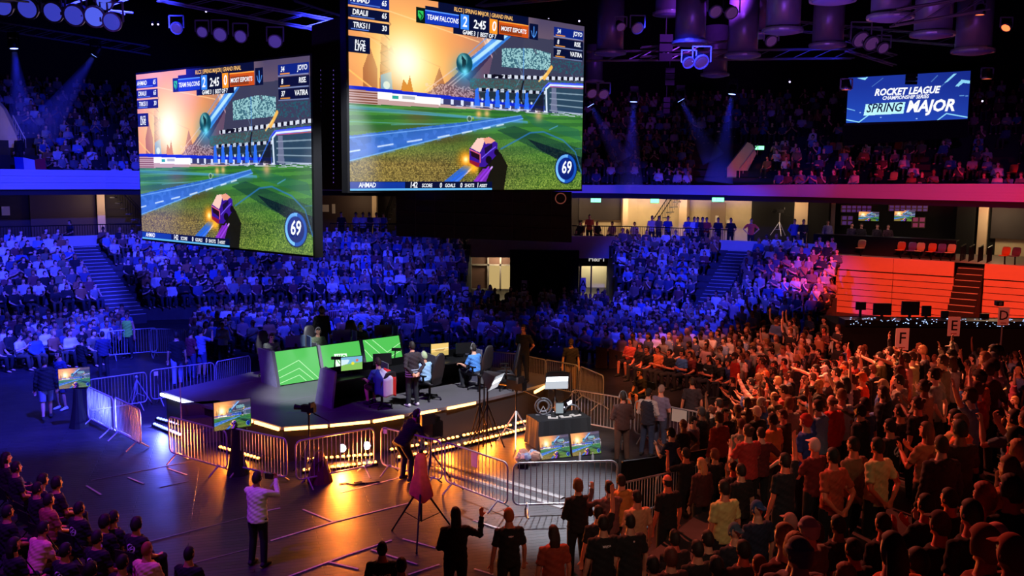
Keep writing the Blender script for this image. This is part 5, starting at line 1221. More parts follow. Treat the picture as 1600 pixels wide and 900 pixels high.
def joints(pose):
    seat, lean, la, ra, hp = POSES[pose]; J = {}
    pz = 0.50 if seat == 1 else 0.93; pel = V(0, 0, pz); R = Matrix.Rotation(-lean, 3, 'X')
    if lean > 0.5: pel = V(0, -0.16, pz-0.03)
    sp = lambda x, y, z: pel + R @ V(x, y, z)
    J['pel'] = pel; J['sp'] = sp; J['R'] = R
    for s, nm, arm in ((-1, 'L', la), (1, 'R', ra)):
        sh = sp(0.178*s, -0.005, 0.452); e, w_, h = ARM[arm]; RR = Matrix.Rotation(-lean*0.5, 3, 'X')
        f = lambda v: RR @ V(v.x*s, v.y, v.z)
        J['sh'+nm] = sh; J['el'+nm] = sh+f(e); J['wr'+nm] = sh+f(w_); J['hd'+nm] = f(h).normalized()
        J['fist'+nm] = arm in ('phone', 'handle', 'cross', 'hips', 'keys', 'clasp'); J['arm'+nm] = arm
        if seat == 1: J['hip'+nm] = pel+V(.09*s, .02, -.01); J['kn'+nm] = V(.14*s, .44, .50); J['an'+nm] = V(.13*s, .42+0.05*s, .09)
        elif seat == 2: J['hip'+nm] = pel+V(.09*s, 0, -.02); J['kn'+nm] = V(.09*s, .12*s+.06, .50); J['an'+nm] = V(.09*s, .26*s-0.02, .09+(.05 if s < 0 else 0))
        else: J['hip'+nm] = pel+V(.09*s, 0, -.02); J['kn'+nm] = V(.11*s, .025, .50); J['an'+nm] = V(.13*s, -.02, .09)
    J['head'] = sp(0, 0.02, 0.0)+(Matrix.Rotation(-lean*0.35, 3, 'X') @ V(0, 0.012, 0.0))+V(0, 0, 0)
    neck = sp(0, -0.01, 0.52); hd = (Matrix.Rotation(-lean*0.45, 3, 'X') @ V(0, 0.03, 0.175)); J['neck'] = neck; J['head'] = neck+hd; J['hpitch'] = hp-lean*0.4
    return J
def mod_mesh(mb, voxel, smooth_it=4, factor=0.5, ratio=None):
    me = bpy.data.meshes.new('m'); me.from_pydata(mb.v, [], mb.f); fix_normals(me)
    o = bpy.data.objects.new('tmp', me); COL.objects.link(o)
    r = o.modifiers.new('r', 'REMESH'); r.mode = 'VOXEL'; r.voxel_size = voxel; r.adaptivity = 0
    if smooth_it: s = o.modifiers.new('s', 'SMOOTH'); s.iterations = smooth_it; s.factor = factor
    if ratio: d = o.modifiers.new('d', 'DECIMATE'); d.ratio = ratio
    dg = bpy.context.evaluated_depsgraph_get(); out = bpy.data.meshes.new_from_object(o.evaluated_get(dg)); bpy.data.objects.remove(o)
    out.materials.clear(); out.polygons.foreach_set('use_smooth', [True]*len(out.polygons)); return out
def chain(mb, pts, rr, seg=10): mb.tube(pts, rr, seg); [mb.sphere(p, (r if not isinstance(r, tuple) else min(r)), 10, 7) for p, r in zip(pts[1:-1], rr[1:-1])]
def hand(mb, w_, d, s, fist, elbow):
    """palm, four separate bent fingers and a side thumb"""
    d = d.normalized(); fore = (w_-elbow).normalized(); nrm_ = d.cross(V(s, 0, 0.25)); nrm_ = nrm_.normalized() if nrm_.length > 0.1 else V(0, -1, 0)
    side = nrm_.cross(d).normalized(); pc = w_+d*0.05
    mb.tube([w_-fore*0.02, w_+d*0.02, w_+d*0.07, w_+d*0.095], [(0.028, 0.022), (0.036, 0.018), (0.042, 0.017), (0.038, 0.014)], 10, side=side)
    curl = 1.3 if fist else 0.45
    for k, ln in enumerate((0.068, 0.078, 0.074, 0.058)):
        b = w_+d*0.088+side*(0.030-0.020*k); q = Matrix.Rotation(curl*0.6, 3, side) @ d; q2 = Matrix.Rotation(curl*1.3, 3, side) @ d
        mb.tube([b, b+q*ln*0.5, b+q*ln*0.5+q2*ln*0.5], [0.0105, 0.010, 0.008], 6)
    tb = w_+d*0.03+side*0.033; td = (d*0.6+side*0.8+nrm_*-0.2).normalized(); mb.tube([tb, tb+td*0.035, tb+td*0.035+(d*0.85+side*0.25).normalized()*0.03], [0.014, 0.012, 0.009], 6)
def head_R(J): return Matrix.Rotation(-0.0+J['hpitch'], 3, 'X')
def body_mesh(pose, voxel=0.0125, hands=True):
    J = joints(pose); mb = MB(); sp = J['sp']
    T_ = [(-.10,.12,.095),(0,.155,.115),(.1,.145,.105),(.2,.135,.098),(.33,.158,.11),(.42,.165,.108),(.475,.15,.088),(.52,.075,.068),(.60,.055,.058)]
    pts = [sp(0, 0, z) for z, a, b in T_]; mb.tube(pts, [(a, b) for z, a, b in T_], 16, side=(1,0,0))
    mb.tube([J['neck']-V(0,0,.03), J['neck']+(J['head']-J['neck'])*0.6], [0.056, 0.052], 12)
    HR = head_R(J); hc = J['head']; hm = MB(); hm.sphere((0,0,0), (0.075, 0.096, 0.118), 20, 16)
    hv = []
    for x, y, z in hm.v:
        if z < 0: k = -z/0.118; x *= 1-0.30*k*k; y = y*(1-0.12*k)+0.012*k
        if y > 0.05 and abs(z) < 0.07: y -= 0.006
        hv.append(HR @ V(x, y, z)+hc)
    mb.add(hv, hm.f)
    mb.tube([HR @ V(0,.078,.028)+hc, HR @ V(0,.104,-.014)+hc, HR @ V(0,.098,-.026)+hc], [0.009, 0.017, 0.012], 8)
    mb.sphere(HR @ V(0,.082,-.056)+hc, (0.026, 0.012, 0.010), 8, 6); mb.sphere(HR @ V(0,.078,-.096)+hc, (0.024, 0.018, 0.018), 8, 6); mb.sphere(HR @ V(0,.082,.034)+hc, (0.05, 0.014, 0.010), 10, 6)
    for s in (-1, 1): mb.sphere(HR @ V(.077*s,-.006,-.004)+hc, (0.012, 0.020, 0.033), 8, 6)
    for nm, s in (('L', -1), ('R', 1)):
        sh, el, wr = J['sh'+nm], J['el'+nm], J['wr'+nm]; inn = sh-V(.08*s, 0, 0.0)
        chain(mb, [inn, sh, sh+(el-sh)*0.5, el, el+(wr-el)*0.35, wr], [0.06, 0.062, 0.048, 0.040, 0.041, 0.027])
        if hands: hand(mb, wr, J['hd'+nm], s, J['fist'+nm], el)
        else: mb.sphere(wr+J['hd'+nm]*0.07, (0.04, 0.04, 0.05), 8, 6)
        hip, kn, an = J['hip'+nm], J['kn'+nm], J['an'+nm]
        chain(mb, [hip, hip+(kn-hip)*0.25, hip+(kn-hip)*0.6, kn, kn+(an-kn)*0.3, kn+(an-kn)*0.7, an], [0.095, 0.092, 0.072, 0.056, 0.058, 0.044, 0.038])
        mb.tube([an+V(0,-.05,-.03), an+V(0.01*s,.06,-.045), an+V(0.02*s,.16,-.06)], [(0.035,0.035), (0.042,0.032), (0.036, 0.018)], 8, side=(1,0,0))
    me = mod_mesh(mb, voxel, 2, 0.4); me.name = 'person'; me.materials.append(SKIN); me.materials.append(EYE); me.materials.append(LIP)
    Hi = HR.inverted(); mi = []
    for p in me.polygons:
        c = Hi @ (p.center-hc); m_ = 0
        if c.y > 0.05:
            if (((abs(c.x)-0.032)/0.019)**2+((c.z-0.012)/0.010)**2) < 1: m_ = 1
            elif abs(abs(c.x)-0.034) < 0.022 and abs(c.z-0.036) < 0.006: m_ = 1
            elif abs(c.x) < 0.026 and abs(c.z+0.056) < 0.009: m_ = 2
        mi.append(m_)
    me.polygons.foreach_set('material_index', mi); return me
def shirt_mesh(pose, kind='tee', voxel=0.016, ratio=None):
    J = joints(pose); mb = MB(); sp = J['sp']; lo = -.10 if POSES[pose][0] != 1 else -.04; g = {'tee': 0.020, 'hoodie': 0.034, 'jacket': 0.030, 'vest': 0.022}[kind]
    T_ = [(lo,.165,.125),(lo+.08,.165,.125),(.1,.158,.12),(.2,.150,.112),(.33,.168,.118),(.42,.176,.112),(.48,.150,.090),(.515,.085,.075)]
    pts = [sp(0, 0, z) for z, a, b in T_]; mb.tube(pts, [(a+g, b+g) for z, a, b in T_], 18, side=(1,0,0))
    if kind == 'hoodie': mb.tube([sp(0,-.07,.44), sp(0,-.09,.50), sp(0,-.085,.55)], [(0.12,0.05), (0.13,0.06), (0.09,0.04)], 12, side=(1,0,0))
    if kind == 'jacket': mb.tube([sp(0,-.01,.50), sp(0,-.01,.55)], [(0.085,0.08), (0.07,0.07)], 12, side=(1,0,0))
    for nm, s in (('L', -1), ('R', 1)):
        sh, el, wr = J['sh'+nm], J['el'+nm], J['wr'+nm]; inn = sh-V(.09*s, 0, 0.01)
        if kind == 'vest': continue
        if kind == 'tee': chain(mb, [inn, sh, sh+(el-sh)*0.45, sh+(el-sh)*0.76], [0.074, 0.071, 0.064, 0.066])
        else: chain(mb, [inn, sh, sh+(el-sh)*0.5, el, el+(wr-el)*0.5, wr], [0.078, 0.076, 0.064, 0.056, 0.050, 0.042])
    me = mod_mesh(mb, voxel, 3, 0.4, ratio)
    rr_ = random.Random(5); me.materials.append(CLOTH); me.name = 'shirt'
    for v in me.vertices:                        # folds
        c = v.co; n = v.normal; f = 0.004*math.sin(c.z*55+c.x*30)+0.003*math.sin(c.z*90-c.x*70+c.y*40); v.co = c+n*f
    return me
def trouser_mesh(pose, kind='long', voxel=0.016, ratio=None):
    J = joints(pose); mb = MB(); sp = J['sp']
    mb.tube([sp(0,0,-.10), sp(0,0,-.02), sp(0,0,.08)], [(.155,.125), (.172,.132), (.160,.120)], 16, side=(1,0,0))
    for nm, s in (('L', -1), ('R', 1)):
        hip, kn, an = J['hip'+nm], J['kn'+nm], J['an'+nm]
        if kind == 'long': chain(mb, [hip, hip+(kn-hip)*0.25, hip+(kn-hip)*0.6, kn, kn+(an-kn)*0.4, an+V(0,0,-.02)], [0.104, 0.104, 0.088, 0.075, 0.070, 0.060])
        else: chain(mb, [hip, hip+(kn-hip)*0.25, hip+(kn-hip)*0.6, kn-(kn-hip)*0.05], [0.106, 0.106, 0.095, 0.090])
    me = mod_mesh(mb, voxel, 3, 0.4, ratio); me.materials.append(CLOTH); me.name = 'trousers'; return me
def shoe_mesh(pose, voxel=0.014):
    J = joints(pose); mb = MB()
    for nm, s in (('L', -1), ('R', 1)):
        an = J['an'+nm]; mb.tube([an+V(0,-.085,-.05), an+V(0,-.05,-.04), an+V(0.01*s,.05,-.045), an+V(0.02*s,.14,-.058), an+V(0.02*s,.19,-.066)], [(0.03,0.03), (0.046,0.048), (0.050,0.045), (0.050,0.032), (0.03, 0.018)], 10, side=(1,0,0)); mb.tube([an+V(0,-.01,-.04), an+V(0,-.01,.03)], [0.052, 0.046], 10)
    me = mod_mesh(mb, voxel, 1, 0.4); me.materials.append(CLOTH); me.name = 'shoes'; return me
def hair_mesh(kind):
    mb = MB(); r = random.Random(hash(kind) % 100 if False else len(kind)); hm = MB(); hm.sphere((0,0,0), (1,1,1), 28, 20); hv = []
    for x, y, z in hm.v:
        a, b, c = 0.075, 0.096, 0.118; face = (y > 0.25 and z < 0.52) or (z < -0.35 and y > -0.5) or z < -0.62
        th = {'short': 1.13, 'crop': 1.06, 'curly': 1.24, 'long': 1.16, 'quiff': 1.12, 'bun': 1.10, 'cap': 1.14, 'beanie': 1.15, 'hood': 1.3, 'balding': 1.05}[kind]
        if kind == 'long': face = (y > 0.15 and z < 0.55) or (z < -0.9)
        if kind == 'balding': face = face or z > 0.42
        k = 0.90 if face else th
        if kind == 'curly' and not face: k += 0.05*math.sin(x*17+z*13)*math.cos(y*15+z*7)
        elif not face and kind in ('short', 'long', 'quiff'): k += 0.018*math.sin(x*23+1)*math.sin(y*19)
        if kind == 'quiff' and z > 0.5 and y > 0: k += 0.12*(z-0.5)*2
        hv.append((x*a*k, y*b*k, z*c*k))
    mb.add(hv, hm.f)
    if kind == 'long': mb.tube([(0,-.06,.02), (0,-.09,-.08), (0,-.085,-.18), (0,-.07,-.27)], [(0.078,0.05), (0.085,0.045), (0.08,0.04), (0.05,0.02)], 14, side=(1,0,0))
    if kind == 'bun': mb.sphere((0,-.10,.07), (0.045,0.04,0.04), 10, 8)
    if kind == 'cap':
        mb.tube([(0,.06,.055), (0,.12,.052), (0,.165,.038)], [(0.072,0.012), (0.070,0.010), (0.045,0.006)], 12, side=(1,0,0))
    if kind == 'beanie': mb.tube([(0,-.005,.02), (0,-.005,.06)], [(0.092,0.112), (0.090,0.110)], 20, side=(1,0,0))
    me = mod_mesh(mb, 0.009, 2 if kind != 'curly' else 0, 0.4, 0.5); me.materials.append(HAIR if kind not in ('cap', 'beanie', 'hood') else CLOTH); me.name = 'hair'; return me
def beard_mesh():
    mb = MB(); mb.tube([(-.072,0,-.03), (-.062,.045,-.075), (0,.078,-.105), (.062,.045,-.075), (.072,0,-.03)], [0.014, 0.020, 0.026, 0.020, 0.014], 8); me = mod_mesh(mb, 0.009, 1, 0.4, 0.5); me.materials.append(HAIR); me.name = 'beard'; return me
def headset_mesh():
    mb = MB(); pts = [(0.088*math.cos(a*PI/12), 0, 0.018+0.125*math.sin(a*PI/12)) for a in range(13)]; mb.tube(pts, 0.012, 6)
    for s in (-1, 1): mb.sphere((0.09*s, 0, -0.005), (0.022, 0.04, 0.046), 12, 8)
    mb.tube([(-.09,.02,-.03), (-.07,.08,-.06), (-.03,.105,-.065)], 0.006, 5); return mb.mesh('headset', mat('headset grey', (120, 118, 122), 0.5), True)
CACHE = {}
def cached(key, f):
    if key not in CACHE: CACHE[key] = f()
    return CACHE[key]
def ring_print(pose, kind):
    """ring mark on the back of a shirt"""
    sm = cached(('shirt', pose, kind), lambda: shirt_mesh(pose, kind)); bv = BVHTree.FromPolygons([v.co[:] for v in sm.vertices], [p.vertices[:] for p in sm.polygons]); J = joints(pose); c = J['sp'](0, 0, .33)
    mb = MB(); n = 28; vs = []
    for r_ in (0.062, 0.085):
        for k in range(n):
            a = 2*PI*k/n; o = c+V(r_*math.cos(a), -0.6, r_*math.sin(a)*1.0); h = bv.ray_cast(o, V(0, 1, 0)); p = (h[0] if h[0] else c+V(0,-.15,0))-V(0, .004, 0); vs.append(p)
    mb.add(vs, [(k, (k+1) % n, n+(k+1) % n, n+k) for k in range(n) if k not in (3, 4, 17, 18)])
    for pts in ([(-.05, -.03), (0, .01), (.045, .05)], [(-.02, -.045), (.01, -.01), (.05, .0)]):
        q = []
        for x, z in pts: h = bv.ray_cast(c+V(x, -.6, z), V(0,1,0)); q.append((h[0] if h[0] else c+V(0,-.15,0))-V(0,.005,0))
        mb.tube(q, 0.009, 5)
    return mb.mesh('shirt_print', mat('shirt print white', (225, 222, 225), 0.7))
def text_print(pose, kind, body, z=.36, size=.07, front=False):
    sm = cached(('shirt', pose, kind), lambda: shirt_mesh(pose, kind)); bv = BVHTree.FromPolygons([v.co[:] for v in sm.vertices], [p.vertices[:] for p in sm.polygons]); J = joints(pose); c = J['sp'](0, 0, z)
    me = text_mesh(body, size, mat('shirt print white', (225, 222, 225), 0.7), 0, 0, 'CENTER', 0.002); sg = 1 if front else -1
    for v in me.vertices:
        x, y = (v.co.x if not front else -v.co.x), v.co.y; h = bv.ray_cast(c+V(x, sg*0.6, y), V(0, -sg, 0)); p = (h[0] if h[0] else c+V(0, sg*.13, 0))+V(0, sg*.005, 0); v.co = p
    me.name = 'shirt_print'; return me
FOLK = []
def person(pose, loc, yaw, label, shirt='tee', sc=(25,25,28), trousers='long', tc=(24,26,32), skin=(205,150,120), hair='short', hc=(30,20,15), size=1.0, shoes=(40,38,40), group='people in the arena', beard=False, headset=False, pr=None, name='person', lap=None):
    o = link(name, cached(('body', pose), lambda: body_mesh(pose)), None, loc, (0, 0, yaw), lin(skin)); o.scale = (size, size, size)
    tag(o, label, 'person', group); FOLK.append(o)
    if shirt: link('shirt', cached(('shirt', pose, shirt), lambda: shirt_mesh(pose, shirt)), o, color=lin(sc))
    link('trousers' if trousers == 'long' else 'shorts', cached(('tr', pose, trousers), lambda: trouser_mesh(pose, trousers)), o, color=lin(tc))
    link('shoes', cached(('shoe', pose), lambda: shoe_mesh(pose)), o, color=lin(shoes))
    J = cached(('J', pose), lambda: joints(pose)); hp = J['hpitch']
    if hair:
        h = link({'cap': 'cap', 'beanie': 'beanie', 'hood': 'hood'}.get(hair, 'hair'), cached(('hair', hair), lambda: hair_mesh(hair)), o, J['head'], (hp, 0, 0), lin(hc))
        if hair == 'cap' and random.random() < .25 and not headset: h.rotation_euler = (hp, 0, PI)
    if beard: link('beard', cached('beard', beard_mesh), o, J['head'], (hp, 0, 0), lin(hc))
    if headset: link('headset', cached('headset', headset_mesh), o, J['head'], (hp, 0, 0))
    if pr == 'ring': link('shirt_print', cached(('ring', pose, shirt), lambda: ring_print(pose, shirt)), o)
    elif pr: link('shirt_print', cached(('txt', pose, shirt, pr), lambda: text_print(pose, shirt, pr[0], pr[1], pr[2], pr[3] if len(pr) > 3 else False)), o)
    return o
STAGE_C = Vector((-3.2, 27.0))
def face_to(loc, target=STAGE_C): return math.atan2(target[1]-loc[1], target[0]-loc[0])-PI/2
def at_head(px, py, d, hgt):
    """a point at depth d below the photo's head-top pixel; ground level found from the body height"""
    p = on_y(px, py, d); return Vector((p.x, p.y, p.z-hgt))

# ================================================================== who stands where
BLK, WHT, GRY, NAV, RDD, BLU = (22,22,25), (225,222,215), (110,108,108), (30,38,66), (130,32,30), (50,90,160)
def floor_p(px, py, z=0.0): p = on_z(px, py, z); return Vector((p.x, p.y, z))
# ---- on the stage
person('sit_game', dl(GO, 0.6, 1.5), DRZ+PI-0.1, 'seated player with headset and dark jacket, left one behind the green panels', 'jacket', (70,74,66), headset=True, skin=(225,178,150))
person('sit_game', dl(GO, 2.2, 1.5), DRZ+PI-0.15, 'seated player with headset, middle one behind the green panels', 'jacket', (84,96,70), headset=True, skin=(215,160,130))
person('sit_game', dl(GO, 3.8, 1.55), DRZ+PI-0.15, 'seated player with headset, right one behind the green panels', 'jacket', (40,40,44), headset=True, skin=(225,175,145))
person('stand', dl(GO, 2.95, 2.5), DRZ+PI-0.3, 'bearded man in black jacket and headset standing behind the green-panel desk', 'jacket', BLK, headset=True, beard=True, hair='short', size=1.03, skin=(200,150,125))
flagger = person('sit_game', dl(NO, 1.05, -1.45), DRZ, 'seated player draped in a blue, white and red flag', 'tee', (60,80,170), hc=(60,45,32), skin=(225,165,140), trousers='short', tc=(60,26,28))
person('behind', dl(NO, 1.75, -1.95), DRZ-0.1, 'man with back turned standing at the desk in dark top and pale striped jacket', 'jacket', (44,34,40), tc=(20,22,28), hair='short', skin=(210,150,120), shoes=(200,190,190))
person('sit_game', dl(NO, 2.5, -1.55), DRZ+0.15, 'seated player in light blue shirt and pale green cap', 'tee', (150,185,225), hair='cap', hc=(170,185,140), headset=True)
person('sit_game', dl(NO, 4.3, -1.5), DRZ+0.1, 'seated player in blue shirt at the far end of the plain desk', 'tee', (80,140,220), hair='short', headset=True, skin=(225,170,140))
# flag over the shoulders
J = joints('sit_game'); m = MB(); cols = []
segx, segz = 18, 12; vs = []
for j in range(segz+1):
    for i in range(segx+1):
        a = -1.25+2.5*i/segx; z = J['neck'].z+0.0-0.62*j/segz; r_ = 0.17+0.07*min(1, j/4)+0.014*math.sin(i*1.7+j*0.4); y = -(0.16+0.42*min(1, j/3)+0.015*math.sin(i*1.7))*math.cos(a)-0.02; x = (0.15+0.10*min(1, j/3)+0.03)*math.sin(a)*1.1
        if j == 0: x *= 0.55; y *= 0.6
        vs.append((x, y, z+0.03*math.sin(i*0.9)))
fs = [(j*(segx+1)+i, j*(segx+1)+i+1, (j+1)*(segx+1)+i+1, (j+1)*(segx+1)+i) for j in range(segz) for i in range(segx)]
m.add(vs, fs); m.mi = [0 if i < 4 else (1 if i < 9 else 2) for j in range(segz) for i in range(segx)]
fl = m.build('flag', [mat('flag blue', (40,60,160), .7), mat('flag white', (235,230,235), .7), mat('flag red', (215,40,40), .7)], None, flagger.location, smooth=True)
fl.rotation_euler = (0, 0, DRZ); so_ = fl.modifiers.new('s', 'SOLIDIFY'); so_.thickness = 0.008; tag(fl, 'blue, white and red flag worn over the back of a seated player', 'flag')
# pale lower part of the standing man's jacket is a stripe band
sm = MB(); Jb = joints('behind')
for k in range(4): sm.tube([Jb['sp'](0,0,-.11+.06*k), Jb['sp'](0,0,-.085+.06*k)], [(0.203-.002*k, 0.163), (0.203-.002*k, 0.163)], 20, side=(1,0,0), caps=False)
stripe_host = FOLK[5]; link('jacket_stripes', sm.mesh('jacket_stripes', mat('pale stripe', (190,205,225), .8)), stripe_host)
# ---- crew and visitors around the stage
person('behind', floor_p(817, 597, SZ), PI*0.86, 'security man in black shirt standing at the back right edge of the stage', 'tee', BLK, skin=(205,140,110), size=1.0)
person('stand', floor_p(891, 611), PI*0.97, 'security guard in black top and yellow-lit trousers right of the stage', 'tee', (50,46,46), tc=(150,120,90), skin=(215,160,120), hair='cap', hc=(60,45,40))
person('behind', floor_p(605, 556), PI, 'man in black ring-print shirt standing alone behind the green desk', 'tee', BLK, skin=(190,140,130), pr=('O', .30, .16, True))
person('hips', floor_p(566, 546), 0.2, 'man in pale shirt, hands on hips, behind the green desk', 'tee', (190,200,225), tc=(60,80,130))
person('front', floor_p(589, 549), 0.1, 'spectator in white shirt half hidden behind the ring-shirt man', 'tee', (215,220,230), tc=NAV)
person('pointing', floor_p(654, 545), 1.3, 'man in white hoodie stretching one arm, behind the stage near sign G', 'hoodie', (200,205,220), tc=NAV)
person('walk', floor_p(74, 656), PI*0.15, 'spectator with dark jacket and long pale legs at the far left', 'hoodie', (24,24,30), tc=(120,125,150), trousers='short', size=1.03)
person('stand', floor_p(97, 640), PI*0.85, 'taller spectator in dark blue shirt beside the far left monitor', 'tee', (44,60,110), trousers='short', tc=(50,60,90), shoes=(210,215,225), size=1.02)
person('front', floor_p(122+8, 600), -0.5, 'dark-clothed spectator crouched forward behind the far left monitor', 'hoodie', (16,18,24), size=0.9)
person('front', floor_p(163, 590), 0.6, 'dark-haired spectator with back turned left of the left barrier', 'jacket', (40,46,80), size=0.92)
person('stand', floor_p(201, 560), PI, 'steward in orange and green high-visibility top by the left aisle', 'vest', (120,220,60), skin=(160,110,90), tc=BLK)
person('walk', floor_p(278, 604), 0.35, 'man in black t-shirt and pale jeans walking behind the left barrier', 'tee', (16,16,20), tc=(150,160,200), size=1.05)
person('front', floor_p(300, 592), -0.6, 'visitor in dark red top behind the left corner barrier', 'tee', (110,30,50), tc=(50,60,100), size=0.98)
person('phone', floor_p(316, 590), -0.5, 'visitor in pale grey shirt looking at a phone behind the left corner barrier', 'tee', (120,130,180), tc=(60,70,120), trousers='short')
person('crossed', floor_p(349, 570), PI, 'person in white jumper sitting forward left of the green desk', 'hoodie', (190,195,215), size=0.9)
op = person('operator', floor_p(636, 750), -0.75, 'camera operator in black bending over the big camera, headphones on', 'hoodie', (18,15,16), tc=(20,18,20), headset=True, size=1.04)
person('phone', floor_p(404, 883), -0.35, 'photographer in white shirt and black trousers on the open floor', 'jacket', (226,214,208), tc=(14,13,15), skin=(150,95,75), size=1.0)
cam_t = thing('photo_camera', 'small black camera held up by the white-shirted photographer', 'camera', tuple(FOLK[-1].location+Vector((0.13,0.36,1.55))), -0.35); MB().box((0,0,0), (0.14,0.06,0.1)).build('camera_body', BLKMET, cam_t); MB().tube([(0,0.03,0),(0,0.12,0)], 0.035, 10).build('lens', BLKMET, cam_t)
person('front', floor_p(971, 722), 0.15, 'man in dark brown suit with back turned beside the floor monitors', 'jacket', (70,42,38), tc=(92,66,56), hair='short', headset=True, skin=(190,120,100), size=1.02)
person('front', floor_p(1010, 712), -0.5, 'man in waistcoat and white sleeves at the white-notice barrier', 'jacket', (190,175,175), tc=(50,60,90), hair='short', skin=(215,150,125))
wv = FOLK[-1]; wv_me = cached(('shirt', 'front', 'vest'), lambda: shirt_mesh('front', 'vest')); w_ = link('waistcoat', wv_me, wv, color=lin((34,34,52))); w_.scale = (1.06, 1.12, 1.0); w_.location = (0, 0, 0.0)
person('front', floor_p(1030, 705), -0.7, 'man in grey-blue t-shirt with sunglasses on head, next to the waistcoat man', 'tee', (120,110,140), tc=(60,64,90), hair='cap', hc=(150,120,110), skin=(220,150,125))
person('walk', floor_p(1079, 690), 0.0, 'man in dark t-shirt and shorts walking behind the white-notice barrier', 'tee', (48,38,44), tc=(40,34,38), trousers='short', skin=(210,130,100))
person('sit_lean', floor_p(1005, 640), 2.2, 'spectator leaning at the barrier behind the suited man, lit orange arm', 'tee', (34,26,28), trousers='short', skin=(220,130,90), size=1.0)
person('both_up', floor_p(1178, 716), 2.0, 'shouting bearded man in pale orange shirt raising both hands by the drape', 'hoodie', (240,190,170), tc=(40,36,40), beard=True, skin=(235,140,105), size=1.06)
person('behind', floor_p(1188, 655), 1.4, 'man in cream long-sleeved shirt and brown trousers left of the red-lit crowd', 'jacket', (220,170,130), tc=(80,46,36), skin=(160,90,70), size=1.05)
person('clapping', floor_p(1143, 670), 1.2, 'person in black with strap crouching between walker and cream-shirt man', 'tee', (18,16,18), size=0.85)
# ---- concourse guests and commentators
def conc(px, py_top, Y, pose, lab, **k):
    p = at_px(px, offset_line(T, OFF+(1.0 if pose != 'sit' else 1.5)+k.pop('off', 0))); return person(pose, Vector((p.x, p.y, TOPZ+(0.0))), PI+k.pop('dy', 0), lab, group='guests on the concourse', **k)
CONC = [(107,330,'sit','man in dark top sitting high at the far left railing',(30,34,60)), (491,331,'sit','guest in orange-brown top left of the stairs between the screens',(150,80,60)), (533,332,'stand','guest in dark top near the notices between the screens',BLK),
 (556,335,'front','guest in pale top leaning on the rail between the screens',(200,200,215)), (567,333,'stand','guest in white top between the screens, second of a pair',(220,220,230)), (577,331,'crossed','guest in dark top right of the pair between the screens',(40,44,70)),
 (588,331,'stand','guest in white top at the pale pillar between the screens',(210,215,230)), (599,333,'front','guest in blue top right of the pale pillar',(90,100,180)),
 (908,334,'sit','seated concourse guest nearest the black panel, dark top',(40,36,40)), (922,329,'stand','concourse guest in orange top near the black panel',(230,110,60)), (934,333,'sit','seated concourse guest with dark jacket right of the orange top',(26,24,28)),
 (958,331,'sit','seated concourse guest in pale shirt under the small exit sign',(190,160,140)), (993,333,'sit','seated guest in white at the table before the pale stair wall',(220,205,195)), (1020,326,'stand','guest in white shirt standing left of the dark stairs',(230,215,205)),
 (1031,324,'front','guest in grey standing at the dark stairs',(120,105,100)), (1045,321,'stand','tall guest in blue team shirt at the dark stairs',(50,70,150)), (1077,325,'crossed','guest in blue and white beside the brown pillar',(80,90,160)),
 (1086,325,'stand','guest in white shirt second right of the brown pillar',(210,210,225)), (1092,326,'front','guest in blue top third right of the brown pillar',(50,60,140)), (1099,323,'stand','guest with orange-lit face in dark top near the flush door',(60,44,44)),
 (1106,323,'front','guest with red top at the flush door',(190,60,50)), (1124,328,'stand','guest in dark shirt in front of the pale concourse door',(30,30,50)), (1144,327,'behind','guest in black ring-print shirt right of the pale door',BLK),
 (1176,322,'hips','guest in orange shirt, hand on hip, right end of the lit concourse',(235,90,60))]
for px, py, pose, lab, c in CONC: conc(px, py, 53.5 if px < 700 else 54.0, pose, lab, sc=c, dy=random.uniform(-.6, .6), size=1.0)
DY = 50.0
for px, py, pose, lab, c, Y in ((1244,329,'behind','commentator in blue suit standing left of the other suited man',(60,80,170),DY), (1258,331,'front','person in black beside the blue-suited commentator',BLK,DY), (1296,328,'stand','commentator in grey suit standing behind the desk',(110,110,150),DY),
    (1334,331,'sit','first seated commentator from the left, dark suit',(46,40,60),DY-1), (1349,332,'sit','second seated commentator, black outfit',BLK,DY-1), (1374,330,'sit','third seated commentator, bearded, dark jacket',(36,30,34),DY-1), (1391,334,'sit','fourth seated commentator between the two small monitors',(60,36,40),DY-1)):
    conc(px, py, Y, pose, lab, sc=c, shirt='jacket', off=1.0)
for o in FOLK[-4:]: o.location.z += 0.30
for px_ in (1345, 1400):
    q = at_px(px_, offset_line(T, OFF+1.2)); l = bpy.data.lights.new('booth_lamp', 'POINT'); l.energy = 28; l.color = (1, .6, .6); l.shadow_soft_size = .2; o = bpy.data.objects.new('booth_lamp', l); COL.objects.link(o); o.location = (q.x, q.y, 5.3)  # unseen point fills added to brighten the commentators
t = thing('commentary_desk', 'black draped commentary desk above the red boards', 'desk', (0, 0, TOPZ)); DL_ = offset_line(T, OFF+1.3); a = at_px(1275, DL_); b = at_px(1500, DL_); dd = (b-a).normalized(); t.location = ((a.x+b.x)/2, (a.y+b.y)/2, TOPZ); t.rotation_euler = (0, 0, math.atan2(dd.y, dd.x))
W_ = (b-a).length; m = MB(); m.box((0, 0, 0.5), (W_, 0.08, 0.96)); m.build('drape', BLACK, t); MB().box((0, 0.4, 0.98), (W_, 0.8, 0.05)).build('desktop', DARKP, t)
for x, y, w_, h_, lab in ((1357,338,27,14,'left small match monitor behind the commentators'), (1413,337,27,17,'right small match monitor behind the commentators')):
    Yd = at_px(x, offset_line(T, OFF+5.5)).y; p = on_y(x, y+h_/2, Yd); monitor(lab, p, -0.5, SMALLPIC, w_*Yd/1450*1.1, h_*Yd/1450, 0.0, name='wall_monitor')
BG = mat('booth grid panel', (150, 70, 150), 0.6)
